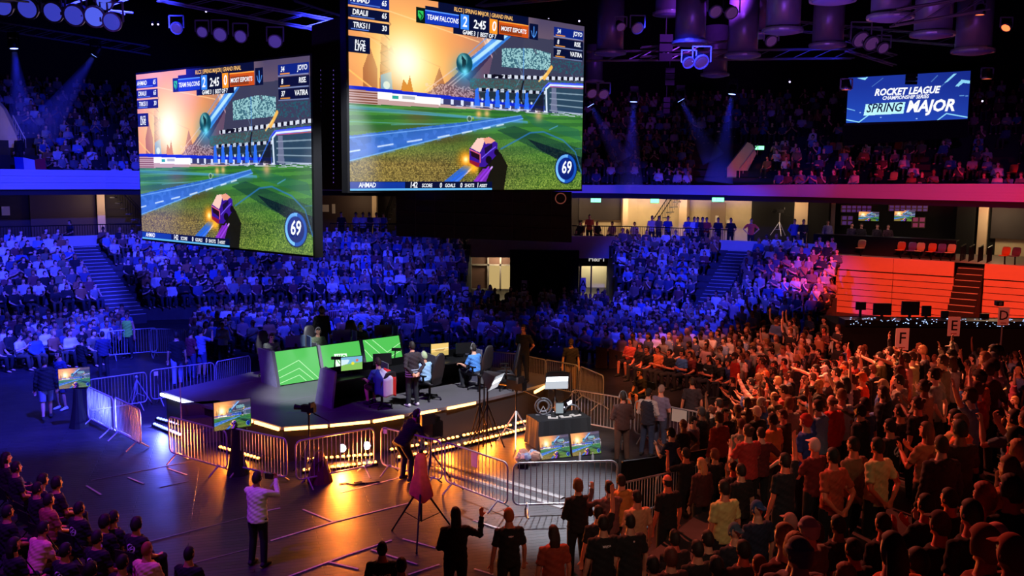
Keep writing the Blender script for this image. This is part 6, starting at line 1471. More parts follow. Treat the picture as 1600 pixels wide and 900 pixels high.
for x0, y0, x1, y1, lab in ((1314,321,1362,332,'top left grid backdrop of the commentary booth'), (1388,321,1450,330,'top right grid backdrop of the commentary booth'), (1314,337,1333,352,'lower left grid backdrop of the commentary booth'), (1424,339,1446,356,'lower right pink grid backdrop of the commentary booth')):
    Yd = at_px(x0, offset_line(T, OFF+6)).y-0.9; a = on_y(x0, y1, Yd); b = on_y(x1, y0, Yd); t = thing('booth_backdrop', lab, 'backdrop', a); MB().box(((b.x-a.x)/2, 0, (b.z-a.z)/2), (b.x-a.x, 0.06, b.z-a.z)).build('panel', MATS['board brown'], t); m = MB()
    n = int((b.x-a.x)/0.28); k2 = max(2, int((b.z-a.z)/0.22))
    for i in range(n):
        for j in range(k2): m.box(((i+.5)*(b.x-a.x)/n, -0.04, (j+.5)*(b.z-a.z)/k2), ((b.x-a.x)/n*.72, 0.02, (b.z-a.z)/k2*.7))
    m.build('glowing_tiles', emit('booth tiles %d' % (x0 > 1400), (110, 60, 150) if x0 < 1400 else (190, 60, 110), 0.35, False), t)
# french flag on the left balcony front
fp = [on_y(22, 245, 49.0), on_y(36, 246, 49.0), on_y(54, 250, 49.0), on_y(70, 247, 49.0)]; t = thing('balcony_flag', 'blue, white and red flag hanging over the left balcony front', 'flag', fp[0]); z = -1.05
for i, (nm, c) in enumerate((('blue_stripe', (30,70,190)), ('white_stripe', (215,215,235)), ('red_stripe', (190,30,60)))):
    a, b = fp[i]-fp[0], fp[i+1]-fp[0]; MB().prism([a, b, b+Vector((0.05, 0, z)), a+Vector((0.05, 0, z))], (0, 0.03, 0)).build(nm, mat('balcony flag '+nm, c, .8), t)
person('stand', on_y(31, 250, 50.8)-Vector((0,0,0.4)), PI, 'dark spectator standing on the balcony above the hanging flag', 'hoodie', (18,18,24))

# ---- named people in the near crowd (head-top pixel, depth, body height)
H = 1.75
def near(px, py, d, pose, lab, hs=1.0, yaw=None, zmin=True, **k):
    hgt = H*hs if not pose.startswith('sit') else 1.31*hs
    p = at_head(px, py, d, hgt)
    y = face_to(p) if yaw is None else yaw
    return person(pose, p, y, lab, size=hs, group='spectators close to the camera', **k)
TAN, DSK, PAL = (205,130,100), (130,80,60), (230,165,135)
near(597,847,13.35,'stand','man seen from behind in black shirt with large lettering, bottom edge',sc=BLK,pr=('PLAYER',.30,.085),hair='crop',skin=TAN)
near(627,872,12.6,'stand','dark-haired head beside the lettered shirt, bottom edge',sc=(60,30,30),hair='short',hs=.97)
near(712,793,14.75,'waving','long-haired man in dark jacket raising his right hand',sc=(20,18,20),shirt='jacket',hair='long',skin=(225,120,90),hs=1.05)
near(796,795,14.7,'stand','man in orange-brown cap and black t-shirt with small white mark on the back',sc=BLK,hair='cap',hc=(170,90,50),skin=TAN,pr=('major',.40,.035),hs=1.04)
near(866,822,13.6,'stand','long-haired person in rust-red t-shirt right of the capped man',sc=(150,58,36),hair='long',hc=(50,28,20),skin=TAN)
near(904,749,16.0,'front','fair-haired man in black coat in front of the floor monitors',sc=(24,20,24),shirt='jacket',hair='curly',hc=(110,70,40),hs=1.03)
near(936,790,14.4,'one_up','man in dark top holding one bare arm high near the barrier',sc=(28,22,24),hair='short',skin=(225,130,100))
near(953,752,15.8,'phone','dark-haired man in patterned hooded top with raised hands',sc=(110,80,80),shirt='hoodie',hair='short',hs=1.0)
near(972,742,16.2,'stand','man in mustard hoodie just left of the dark draped barriers',sc=(200,140,70),shirt='hoodie',hair='short')
near(997,766,15.0,'stand','man in tan and brown t-shirt below the mustard hoodie',sc=(200,150,110),hair='crop',skin=TAN,hs=1.04)
near(944,806,13.2,'stand','man in black t-shirt with small white print, broad back, lower centre',sc=BLK,hair='short',pr=('MAJOR',.40,.04),hs=1.04)
near(986,803,13.3,'stand','man in black t-shirt with tiny collar mark beside the broad-backed man',sc=BLK,hair='crop',pr=('o',.44,.05),hs=1.04)
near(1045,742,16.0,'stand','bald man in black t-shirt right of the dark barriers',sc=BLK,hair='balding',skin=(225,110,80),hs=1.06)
near(1073,700,18.0,'phone','man filming with raised phone above the bald man',sc=BLK,hair='short',skin=(215,110,80))
near(1098,716,17.2,'stand','blond long-haired woman in dark floral dress',sc=(70,36,34),shirt='jacket',hair='long',hc=(210,150,100))
near(1119,702,18.0,'stand','reddish-haired person in black top right of the filming man',sc=(22,20,22),hair='curly',hc=(120,60,40))
near(1134,751,13.7,'stand','man in light green t-shirt with broad back in the near crowd',sc=(196,190,120),hair='short',skin=TAN,hs=1.05)
near(1160,725,15.2,'stand','short-haired man in black t-shirt behind the light green shirt',sc=(24,20,22),hair='short')
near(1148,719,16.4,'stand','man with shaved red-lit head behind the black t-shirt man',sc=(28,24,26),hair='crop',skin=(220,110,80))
near(1186,783,12.3,'stand','man in blue cap and navy top right of the light green shirt',sc=(24,34,60),hair='cap',hc=(40,70,120))
near(1228,708,13.6,'one_up','man in dark navy top with arm raised above the draped crowd',sc=(20,26,36),hair='short',skin=(225,120,90))
near(1276,685,14.2,'clapping','woman in white cap and dark red top',sc=(110,30,34),hair='cap',hc=(235,200,200),skin=(230,110,90))
near(1304,700,12.9,'behind','man in rusty orange t-shirt, first of three broad backs',sc=(170,74,50),hair='short',skin=(225,120,90),hs=1.04)
near(1336,682,13.2,'behind','man in grey-brown t-shirt, middle of three broad backs',sc=(120,100,78),hair='crop',skin=TAN,hs=1.05)
near(1374,684,12.8,'behind','man in pale yellow-green t-shirt, right of three broad backs',sc=(206,196,140),hair='short',skin=(215,110,80),hs=1.05)
near(1452,660,12.6,'clapping','long-haired woman in pale top clapping right of the three broad backs',sc=(170,110,80),hair='long',hc=(90,50,34),skin=(225,120,80))
near(1497,640,12.4,'stand','tall man in light cream t-shirt at the right, upper row',sc=(222,186,130),hair='short',skin=(215,120,85),hs=1.04)
near(1590,640,11.6,'phone','person in blue denim shirt holding a phone at the right edge',sc=(70,110,130),hair='short',hs=1.04)
near(1394,655,14.2,'stand','man in black t-shirt with white ring print in the red crowd',sc=BLK,hair='short',pr='ring')
near(1437,560+60,14.4,'stand','woman in black shirt left of the clapping woman',sc=BLK,hair='bun',hc=(60,34,26))
near(1410,632,15.6,'stand','broad dark-shirted man with star-like print seen from behind in the red crowd',sc=(28,22,26),hair='short',pr=('*',.28,.2),hs=1.06)
near(1238,803,11.2,'stand','man in light flat cap in the lower crowd',sc=(40,30,40),hair='cap',hc=(170,120,110),skin=DSK)
near(1246,847,9.8,'stand','short dark-haired man at the bottom edge below the flat cap',sc=(24,20,26),hair='short',skin=TAN)
near(1278,818,10.4,'stand','man with curly top and shaved neck in dark blue printed shirt',sc=(28,34,60),hair='curly',hc=(50,30,22),pr=('Y',.30,.14),skin=TAN)
near(1312,806,10.6,'front','dark-haired man looking down beside the curly man',sc=(40,24,24),hair='short',skin=DSK)
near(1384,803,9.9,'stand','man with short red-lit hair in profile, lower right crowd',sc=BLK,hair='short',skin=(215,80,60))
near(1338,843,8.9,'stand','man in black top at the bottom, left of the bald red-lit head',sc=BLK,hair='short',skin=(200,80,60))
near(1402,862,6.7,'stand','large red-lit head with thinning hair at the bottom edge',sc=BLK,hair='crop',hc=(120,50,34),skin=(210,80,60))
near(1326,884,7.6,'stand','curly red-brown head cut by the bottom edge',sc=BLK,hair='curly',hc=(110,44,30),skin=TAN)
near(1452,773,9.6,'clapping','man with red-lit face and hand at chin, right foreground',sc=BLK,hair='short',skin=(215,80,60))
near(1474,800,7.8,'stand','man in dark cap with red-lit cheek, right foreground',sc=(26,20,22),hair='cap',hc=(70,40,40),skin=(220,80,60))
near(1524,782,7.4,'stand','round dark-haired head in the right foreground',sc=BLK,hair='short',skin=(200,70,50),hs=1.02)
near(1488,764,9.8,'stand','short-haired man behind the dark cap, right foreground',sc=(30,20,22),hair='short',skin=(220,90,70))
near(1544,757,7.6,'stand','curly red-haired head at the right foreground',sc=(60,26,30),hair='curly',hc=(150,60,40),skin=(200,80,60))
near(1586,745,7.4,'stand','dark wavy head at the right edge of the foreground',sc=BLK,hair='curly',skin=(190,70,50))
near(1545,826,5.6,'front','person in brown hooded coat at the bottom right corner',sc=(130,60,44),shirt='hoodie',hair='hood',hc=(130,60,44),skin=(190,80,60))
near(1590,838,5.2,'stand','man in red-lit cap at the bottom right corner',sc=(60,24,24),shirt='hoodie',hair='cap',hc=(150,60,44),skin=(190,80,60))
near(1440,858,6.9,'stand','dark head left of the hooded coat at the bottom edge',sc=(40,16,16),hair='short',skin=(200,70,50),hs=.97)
near(1050,858,11.4,'stand','curly head at the bottom edge below the bald man',sc=(50,26,26),hair='curly',hc=(80,36,28))
near(1022,870,11.0,'stand','dark head cut by the bottom edge, left of the curly head',sc=(30,18,20),hair='short',hs=.98)
near(1092,845,11.6,'stand','dark round head in the lower centre crowd',sc=(24,18,20),hair='short')
near(1108,830,12.2,'stand','dark head behind the round head, lower centre crowd',sc=(24,20,22),hair='short')
near(1151,818,12.0,'stand','man in blue-grey cap below the light green shirt',sc=(26,28,40),hair='cap',hc=(60,80,100))
near(1122,872,10.6,'stand','head cut by the bottom edge, right of the dark round head',sc=(20,18,20),hair='curly',hs=1)
near(1164,845,10.6,'stand','man with lit ear near the bottom edge, right of the blue-grey cap',sc=(60,30,30),hair='short',skin=(210,90,70))
near(1190,868,9.8,'stand','close-cropped orange-lit head at the bottom edge',sc=(40,22,22),hair='crop',hc=(120,60,40),skin=(215,100,70))
near(1056,830,12.8,'stand','man with lit neck and dark hair left of the dark round head',sc=(40,24,24),hair='quiff',skin=(210,100,80))
# seated block at the lower left
SEAT = [(8,712,18.4,'long dark hair, edge of frame','long',(26,22,24),None),(24,732,17.8,'short hair, second row by the edge','short',BLK,None),(50,745,17.0,'thick dark hair leaning forward','curly',BLK,None),
 (57,765,16.6,'neat hair and black jacket','short',BLK,None),(88,765,16.9,'wavy hair looking to the stage','curly',(26,20,22),None),(122,789,15.6,'ring logo on black shirt, tallest in the group','short',BLK,'ring'),
 (75,815-30,16.0,'light brown shirt partly hidden','short',(150,90,60),None),(162,808,15.0,'second ring logo, dark hair','curly',BLK,'ring'),(176,806,15.2,'dark hair by the floor edge','short',BLK,None),(212,815,14.9,'curly hair in profile, third ring logo','curly',BLK,'ring'),
 (150,830,14.3,'ring logo low on the back','short',BLK,'ring'),(50,822,14.6,'cream t-shirt and bent arm on knee','short',(235,180,150),None),(228,848,13.7,'pale orange shirt, blond hair','crop',(240,180,150),None),(294,855,13.6,'close-cropped hair and black jacket, rightmost','crop',BLK,None),
 (10,795,15.4,'black clothes at the left edge','short',BLK,None),(100,850,13.8,'black shirt with ring logo near the cream shirt','short',BLK,'ring'),(20,850,14.0,'dark clothes at the lower left corner','long',BLK,None),(190,868,13.2,'dark hair near the bottom edge','short',BLK,None),(140,880,12.9,'dark hair cut by the bottom edge','curly',(30,20,24),None)]
for px, py, d, lab, hr, c, pr in SEAT:
    p = at_head(px, py, d, 1.31); p.z = max(0, p.z)
    person('sit_lean' if 'knee' in lab or 'leaning' in lab else 'sit', p, face_to(p)-0.15, 'seated lower-left spectator, '+lab, sc=c, hair=hr, hc=(24,16,12) if 'blond' not in lab else (150,80,40), skin=TAN, pr=pr, group='seated spectators at the lower left')
# front row of the seated block right of the barriers
FR = [(600+350,531,560,'in pale top, legs hidden behind the dark boards',(220,150,130),'long'), (990,536,590,'in red-orange shirt with bare legs',(225,90,70),'short'), (1007,545,598,'in black shirt leaning back',BLK,'short'), (1023,541,602,'in dark top, hands together',BLK,'short'),
 (1034,548,605,'in orange-lit top, arms folded',(220,120,70),'short'), (1052,550,610,'in dark shirt with white print',BLK,'short'), (1072,543,612,'in blue shirt with legs stretched out',(60,110,190),'curly'), (1092,550,612,'in dark red top between blue shirt and black shirt',(110,30,34),'short'),
 (1114,553,622,'in black shirt with white lettering, arms folded',BLK,'short'), (1138,556,625,'in dark shirt next to the lettered shirt',(26,24,28),'short'), (1154,557,628,'in blue hooded top leaning forward',(34,50,110),'short'), (1160,569,622,'in dark red sweater, rightmost of the front row',(90,30,40),'curly')]
for px, py, fy, lab, c, hr in FR:
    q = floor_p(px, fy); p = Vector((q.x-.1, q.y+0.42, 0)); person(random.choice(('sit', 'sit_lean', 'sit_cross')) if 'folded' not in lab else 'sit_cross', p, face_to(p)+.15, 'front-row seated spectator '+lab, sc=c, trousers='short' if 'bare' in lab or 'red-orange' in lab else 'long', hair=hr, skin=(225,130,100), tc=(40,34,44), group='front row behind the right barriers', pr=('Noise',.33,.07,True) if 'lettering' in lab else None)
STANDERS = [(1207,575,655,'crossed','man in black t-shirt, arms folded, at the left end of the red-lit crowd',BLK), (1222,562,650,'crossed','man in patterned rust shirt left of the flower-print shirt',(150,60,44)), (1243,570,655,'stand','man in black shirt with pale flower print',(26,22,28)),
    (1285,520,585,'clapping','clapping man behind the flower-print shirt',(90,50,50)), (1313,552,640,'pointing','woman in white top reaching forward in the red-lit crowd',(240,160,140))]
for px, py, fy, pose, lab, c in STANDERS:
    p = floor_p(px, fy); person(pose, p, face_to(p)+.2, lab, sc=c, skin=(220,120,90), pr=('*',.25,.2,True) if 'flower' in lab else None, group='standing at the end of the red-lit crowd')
NAMED = list(FOLK)

# ---- generated rows: positions first, then the nearest become individual people
TAKEN = [(o.location.x, o.location.y) for o in NAMED]
def free(x, y, r=0.48): return all((x-a)**2+(y-b)**2 > .36 for a, b in BARPTS) and all((x-a)**2+(y-b)**2 > r*r for a, b in TAKEN)
cand = []                                        # x, y, z, yaw, seated, zone, row, seatno
rs = random.Random(11)
def in_frame(x, y, z, m=40):
    px, py = proj((x, y, z)); return -m < px < 1600+m and -m < py < 900+m+60
# standing on the near side stand
for k in range(0, 14):
    o = (k+0.55)*SR; A = corner_off(k+0.55); z = SRZ*(k+1); t_ = 0.15; n = 0
    while True:
        x = A.x+SDIR.x*t_; y = A.y+SDIR.y*t_
        if x > 9.1 or y > 24: break
        jx, jy = rs.uniform(-.08, .08), rs.uniform(-.12, .12)
        if y > 5.2 and in_frame(x, y, z+1.6) and free(x, y) and rs.random() < .93:
            cand.append((x+jx, y+jy, z, face_to((x, y))+rs.uniform(-.35, .35), False, 'right stand', k, n)); n += 1
        t_ += rs.uniform(.50, .64)
    x = A.x-0.35; n = 0
    while x > -3 and k >= 3:
        y = A.y; X = x
        if y > 5.2 and in_frame(X, y, z+1.5, 10) and proj((X, y, z+1.75))[1] < 890 and free(X, y) and rs.random() < .9 and X > 0.6: cand.append((X, y+rs.uniform(-.1,.1), z, face_to((X, y))+rs.uniform(-.3,.3), False, 'near stand', k, n)); n += 1
        x -= rs.uniform(.52, .66)
# standing on the floor in front of the stand corner and along it
for k in range(0, 5):
    for j in range(26):
        t_ = 3.2+j*0.62+rs.uniform(-.1, .1); base = CORN+SDIR*t_-SN*(0.45+k*0.75); x, y = base.x, base.y
        lim = (7.6, 5.2, 4.0, 99, 99)[k]
        if (k < 3 and t_ < 20) and x > 3.3 and not (y < 22.5 and k > 0) and not (18 < y < 27 and x < 6.3+(y-18)*.18 and k > 0) and free(x, y, .5) and rs.random() < .9:
            cand.append((x, y, 0, face_to((x, y))+rs.uniform(-.3, .3), False, 'stand-side floor', k, j))
# seated floor block right of the barriers and further standing people up to the desks
fd = Vector((.81, -.58)); fn = Vector((.58, .81)); F0 = Vector((2.9, 33.6))
for k in range(1, 14):
    n = 0
    for j in range(-2, 30):
        p = F0+fn*(0.95*k)+fd*(0.56*j+rs.uniform(-.07, .07)+0.28*(k % 2)); x, y = p
        if y > 44.5 or y < 25 or x < 1.8 or (Vector((x, y))-CORN).dot(SN) > -0.2: continue
        if x > 12.2 and y > 33.5: continue
        if not in_frame(x, y, 1.2) or not free(x, y): continue
        if rs.random() < .94: cand.append((x, y, 0, face_to(p)+rs.uniform(-.3, .3), not (x > 9.5 and rs.random() < .5), 'right floor block', k, n)); n += 1
# beyond the stand end: standing crowd right of it
for k in range(9):
    n = 0
    for j in range(22):
        x = 9.6+j*0.58+rs.uniform(-.08, .08); y = 22.6+k*0.85-j*0.05
        if x/y > 0.56 or not free(x, y) or (Vector((x, y))-CORN).dot(SN) < 0 or rs.random() > .93: continue
        if proj((x, y, 1.75))[1] < 515+(x*1450/y-640)*.12: continue
        cand.append((x, y, 0, face_to((x, y))+rs.uniform(-.3, .3), False, 'far right floor', k, n)); n += 1
# centre floor block behind the stage
for k in range(13):
    n = 0
    for j in range(46):
        x = -4.8+j*0.56+rs.uniform(-.06, .06)+.28*(k % 2); y = 36.8+k*0.95+0.06*abs(x)
        if x > 6.0+k*.35 or y > 47.6 or any((x-c[0])**2+(y-c[1])**2 < .3 for c in cand) or (x < -3.2 and k > 6) or not free(x, y) or rs.random() > .94: continue
        cand.append((x, y, 0, face_to((x, y))+rs.uniform(-.25, .25), True, 'stage-rear floor', k, n)); n += 1
# left floor block
L0, L1 = Vector((-19.5, 31.2)), Vector((-7.6, 37.0)); ld = (L1-L0).normalized(); ln = Vector((-ld.y, ld.x))
for k in range(8):
    n = 0
    for j in range(30):
        p = L0+ld*(0.58*j+rs.uniform(-.06, .06)+.28*(k % 2))+ln*(0.92*k); x, y = p
        if not in_frame(x, y, 1.2) or not free(x, y, .5) or rs.random() > .95: continue
        if -15.6 < x+0.35*(y-37) < -12.9: continue                      # gangway to the aisle steps
        if stand_h(0, 0) and (Vector((x, y))-Vector((-18.2, 43))).dot(Vector((-.62, .78))) > -0.8: continue
        cand.append((x, y, 0, face_to(p)+rs.uniform(-.25, .25), True, 'left floor block', k, n)); n += 1
# tiers
def tier_rows(x0, x1, zone, up=False, rows=NROW):
    for k in range(rows):
        L = offset_line(T, (k+0.55)*RD) if not up else offset_line(T, OFF+1.35+k*0.9); z = Z0+RZ*k if not up else 6.1+0.42*k; n = 0
        for a, b in zip(L, L[1:]):
            d = b-a; ln_ = d.length; s_ = 0.0
            while s_ < ln_:
                p = a+d*(s_/ln_); s_ += 0.56
                if p.x < x0 or p.x > x1 or not in_frame(p.x, p.y, z+1): continue
                if not up and near_aisle(p): continue
                if up and (rs.random() > (.62 if p.x < 17 else .48)): continue
                if not up and rs.random() > (.95 if p.x < 11.5 else .72): continue
                px = proj((p.x, p.y, z+1))[0]
                if up and ((-60 < px < 62) or 1090 < px < 1195) and k < 7: continue
                if not up and px > 1306: continue
                cand.append((p.x+rs.uniform(-.06, .06), p.y+rs.uniform(-.06, .06), z, face_to(p)+rs.uniform(-.25, .25), True, zone, k, n)); n += 1
tier_rows(-36, -2.6, 'left tier'); tier_rows(5.8, 17, 'right tier'); tier_rows(-40, 36, 'balcony', True, UROW)
def clear_zone(c):
    px, py = proj((c[0], c[1], c[2]+1.75)); return (650 < px < 1215 and py > 688 and c[1] < 22) or (1215 <= px < 1440 and 610 < py < 800 and c[1] < 14.6)
cand = [c for c in cand if not clear_zone(c)]
cand.sort(key=lambda c: (Vector(c[:3])+Vector((0,0,1))-CAM).length)
NIND = max(0, 298-len(NAMED)); near_c, far_c = cand[:NIND], cand[NIND:]
print('named', len(NAMED), 'candidates', len(cand), 'individual', len(near_c))
import re
PAL_N = [('black', (20,20,22)), ('black', (24,22,26)), ('dark brown', (46,30,28)), ('charcoal', (40,38,42)), ('black', (22,22,24)), ('black', (26,24,28)), ('black', (18,18,20)), ('dark grey', (58,56,60)), ('navy', (28,36,64)), ('white', (232,222,215)), ('cream', (222,196,160)), ('maroon', (96,28,34)),
         ('red', (190,48,40)), ('grey', (125,120,120)), ('light blue', (140,170,215)), ('olive', (92,88,56)), ('orange', (214,110,54)), ('brown', (98,62,44)), ('blue', (44,80,160)), ('pink', (224,150,150)), ('pale grey', (180,176,180))]
SK = [(235,188,160), (225,172,142), (240,198,170), (175,120,96), (130,86,66), (215,160,130)]
HCs = [(26,18,14), (40,26,18), (66,42,28), (120,84,48), (170,130,80), (20,16,16), (90,44,26)]
HK = ['short', 'short', 'crop', 'curly', 'long', 'quiff', 'cap', 'cap', 'bun', 'beanie', 'balding']
rp = random.Random(21); SP = ['stand', 'stand', 'clapping', 'clapping', 'crossed', 'one_up', 'phone', 'waving', 'front', 'front', 'stand', 'hips', 'pointing', 'behind', 'both_up', 'stand']; TPZ = ['sit', 'sit', 'sit_lean', 'sit_cross', 'sit_chin', 'sit_clap']
PW = {'stand': 'standing', 'clapping': 'clapping', 'crossed': 'arms crossed', 'one_up': 'one arm up', 'both_up': 'both arms up', 'phone': 'filming', 'waving': 'waving', 'front': 'hands joined', 'hips': 'hands on hips', 'pointing': 'pointing', 'behind': 'upright',
      'sit': 'sitting', 'sit_lean': 'leaning forward', 'sit_cross': 'arms folded', 'sit_chin': 'chin on hand', 'sit_clap': 'seated clapping'}
HWD = {'short': 'short hair', 'crop': 'cropped hair', 'curly': 'curly hair', 'long': 'long hair', 'quiff': 'swept-up hair', 'cap': 'cap', 'bun': 'hair bun', 'beanie': 'beanie', 'balding': 'bald head'}
rowcount = {}
near_c.sort(key=lambda c: (c[5], c[6], proj(c[:3])[0]))
for x, y, z, yaw, seated, zone, row, n in near_c:
    cn, cc = rp.choice(PAL_N); hk = rp.choice(HK); pose = rp.choice(TPZ if seated else (SP if math.hypot(x, y) > 14 else ['stand', 'front', 'crossed', 'stand', 'behind'])); kd = rp.choice(['tee', 'tee', 'tee', 'hoodie', 'jacket']); key = (zone, row); rowcount[key] = rowcount.get(key, 0)+1
    lab = '%s spectator, %s %s, %s, %s from left, %s row, %s' % (PW[pose], cn, {'tee': 't-shirt', 'hoodie': 'hoodie', 'jacket': 'jacket'}[kd], HWD[hk], ORD[rowcount[key]-1], ORD[row], zone)
    if len(re.findall(r"[A-Za-z0-9']+", lab)) > 16: lab = lab.replace(', '+HWD[hk], '')
    hcv = rp.choice(PAL_N)[1] if hk in ('cap', 'beanie') else rp.choice(HCs)
    person(pose, (x, y, z), yaw, lab, kd, tuple(int(v*rp.uniform(.85, 1.1)) for v in cc), rp.choice(['long', 'long', 'short']), rp.choice([(24,26,32), (40,44,62), (70,66,60), (18,18,20)]), rp.choice(SK), hk, hcv, rp.uniform(.95, 1.05), rp.choice([(220,220,220), (30,30,30), (90,80,80)]),
           'spectators on the '+zone, beard=rp.random() < .2)
# everybody else: one object of merged low-detail figures
def lod(pose, hairk, shirtk, n=(300, 150, 90, 60)):
    parts = []
    for i, (me, cat_) in enumerate(((cached(('body', pose), lambda: body_mesh(pose)), 0), (cached(('shirt', pose, shirtk), lambda: shirt_mesh(pose, shirtk)), 1), (cached(('tr', pose, 'long'), lambda: trouser_mesh(pose, 'long')), 2), (cached(('hair', hairk), lambda: hair_mesh(hairk)), 3))):
        o = bpy.data.objects.new('tmp', me); COL.objects.link(o); d = o.modifiers.new('d', 'DECIMATE'); d.ratio = min(1, n[i]*2.0/max(1, len(me.polygons)*2)); d.use_collapse_triangulate = True
        m2 = bpy.data.meshes.new_from_object(o.evaluated_get(bpy.context.evaluated_depsgraph_get())); bpy.data.objects.remove(o)
        m2.calc_loop_triangles(); v = np.empty(len(m2.vertices)*3); m2.vertices.foreach_get('co', v); v = v.reshape(-1, 3); tr = np.empty(len(m2.loop_triangles)*3, int); m2.loop_triangles.foreach_get('vertices', tr); tr = tr.reshape(-1, 3)
        if cat_ == 3: v = v+np.array(joints(pose)['head'])
        parts.append((v, tr, cat_)); bpy.data.meshes.remove(m2)
    off = 0; vs, ts, cs = [], [], []
    for v, tr, c in parts: vs.append(v); ts.append(tr+off); cs += [c]*len(tr); off += len(v)
    return np.concatenate(vs), np.concatenate(ts), np.array(cs)
LODS = {True: [lod(p, h, s) for p, h, s in (('sit', 'short', 'tee'), ('sit_lean', 'curly', 'tee'), ('sit_cross', 'long', 'hoodie'), ('sit_chin', 'crop', 'tee'), ('sit_clap', 'cap', 'tee'), ('sit', 'long', 'jacket'))],
        False: [lod(p, h, s) for p, h, s in (('stand', 'short', 'tee'), ('clapping', 'curly', 'tee'), ('crossed', 'crop', 'hoodie'), ('front', 'short', 'tee'), ('front', 'cap', 'hoodie'), ('stand', 'long', 'tee'), ('one_up', 'short', 'tee'))]}
SMALL = {k: v for k, v in LODS.items()}
FARP = [(30,30,34), (36,34,40), (24,24,28), (235,232,228), (225,222,220), (84,84,92), (66,76,110), (66,76,110), (180,175,172), (200,196,192), (110,60,64), (130,128,126), (120,146,185), (110,106,86), (150,96,64), (110,82,70), (70,100,160), (150,120,124), (150,148,152), (90,90,96)]
Vs, Ts, Cs, off = [], [], [], 0
for x, y, z, yaw, seated, zone, row, n in far_c:
    v, tr, cs = rp.choice(LODS[seated]); s_ = rp.uniform(.94, 1.06); c, s = math.cos(yaw)*s_, math.sin(yaw)*s_
    Vs.append(np.stack([v[:, 0]*c-v[:, 1]*s+x, v[:, 0]*s+v[:, 1]*c+y, v[:, 2]*s_+z], 1)); Ts.append(tr+off); off += len(v)
    pal = np.array([srgb2lin(np.array(q, float)) for q in (rp.choice(SK), rp.choice(FARP), rp.choice([(24,26,32), (40,44,62), (70,66,60)]), rp.choice(HCs))]); Cs.append(pal[cs])
Vs, Ts, Cs = np.concatenate(Vs), np.concatenate(Ts), np.concatenate(Cs)
me = bpy.data.meshes.new('seated_crowd'); me.vertices.add(len(Vs)); me.vertices.foreach_set('co', Vs.ravel()); me.loops.add(Ts.size); me.loops.foreach_set('vertex_index', Ts.ravel().astype(np.int32)); me.polygons.add(len(Ts)); me.polygons.foreach_set('loop_start', np.arange(0, Ts.size, 3, dtype=np.int32)); me.update(calc_edges=True)
at = me.color_attributes.new('Col', 'FLOAT_COLOR', 'CORNER'); at.data.foreach_set('color', np.repeat(np.concatenate([Cs, np.ones((len(Cs), 1))], 1), 3, 0).ravel().astype(np.float32)); me.materials.append(CROWD); me.polygons.foreach_set('use_smooth', [True]*len(me.polygons))
print('stuff faces', len(Ts), 'people', len(far_c))
tag(link('seated_crowd', me), 'dense far crowd of seated and standing spectators filling tiers and balcony', 'crowd', kind='stuff')

# ---- seats: folding chairs under the individually built sitters, empty stadium seats that show
def make_folding():
    t = thing('folding_chair', 'black folding chair', 'chair'); m = MB(); m.box((0, 0.02, 0.42), (0.42, 0.40, 0.03)); m.build('seat', DARKP, t); m = MB(); m.box((0, -0.26, 0.72), (0.42, 0.025, 0.22)); m.build('backrest', DARKP, t)
    for s_ in (-1, 1): m = MB(); m.tube([(0.21*s_, 0.2, 0.0), (0.21*s_, -0.27, 0.83)], 0.012, 5); m.tube([(0.19*s_, -0.25, 0), (0.19*s_, 0.18, 0.42)], 0.012, 5); m.build('side_frame', BLKMET, t)
    return t
fc = None
for o in FOLK:
    if o.data.name.startswith('person') and o.data in (CACHE.get(('body', q)) for q in TPZ) and o.location.z < 0.3 and o.location.y < 40:
        if fc is None: fc = make_folding(); c = fc
        else: c = copy_tree(fc)
        place(c, o.location, o.rotation_euler.z, ('folding chair under: '+o['label'])[:1] and 'black folding chair beneath the '+' '.join(o['label'].replace(',', '').replace('spectator ', '').split()[:11]), 'folding chairs on the floor')
SEATC = [mat('stadium seat cream', (205,180,120), .5), mat('stadium seat orange', (214,110,50), .5), mat('stadium seat violet', (110,80,130), .5)]
def seat_mesh(m_):
    mb = MB(); mb.tube([(0, -0.02, 0.42), (0, 0.2, 0.43), (0, 0.24, 0.42)], [(0.20, 0.03), (0.22, 0.025), (0.19, 0.02)], 10, side=(1,0,0)); a = mb.mesh('seat_pan', m_, True)
    mb = MB(); mb.tube([(0, -0.03, 0.44), (0, -0.08, 0.62), (0, -0.12, 0.80), (0, -0.125, 0.84)], [(0.19, 0.02), (0.22, 0.02), (0.20, 0.02), (0.12, 0.012)], 12, side=(1,0,0)); b = mb.mesh('seat_back', m_, True); return a, b
SM_ = [seat_mesh(m_) for m_ in SEATC]; sup = MB().beam((0, -0.02, 0), (0, 0, 0.42), 0.05).mesh('support', BLKMET)
EMPT = []
for i, (px, py) in enumerate([(1238,432),(1253,428),(1266,430),(1275,412),(1286,406),(1290,420),(1262,445),(1248,444),(1277,434),(1300,398),(1292,440)]): EMPT.append((px, py, 0, 'right tier near the red boards'))
for i, (px, py) in enumerate([(1296,236),(1307,236),(1287,248),(1311,248),(1400,231),(1412,233),(1425,229),(1432,232),(1394,285),(1398,236),(1340,260),(1545,270),(1580,272),(1345,392),(1407,395),(1424,396),(1437,396),(1455,397),(1470,398),(1485,399),(1570,402),(1586,403)]): EMPT.append((px, py, 1 if py < 330 else 2, 'right balcony' if py < 330 else 'edge above the red boards'))
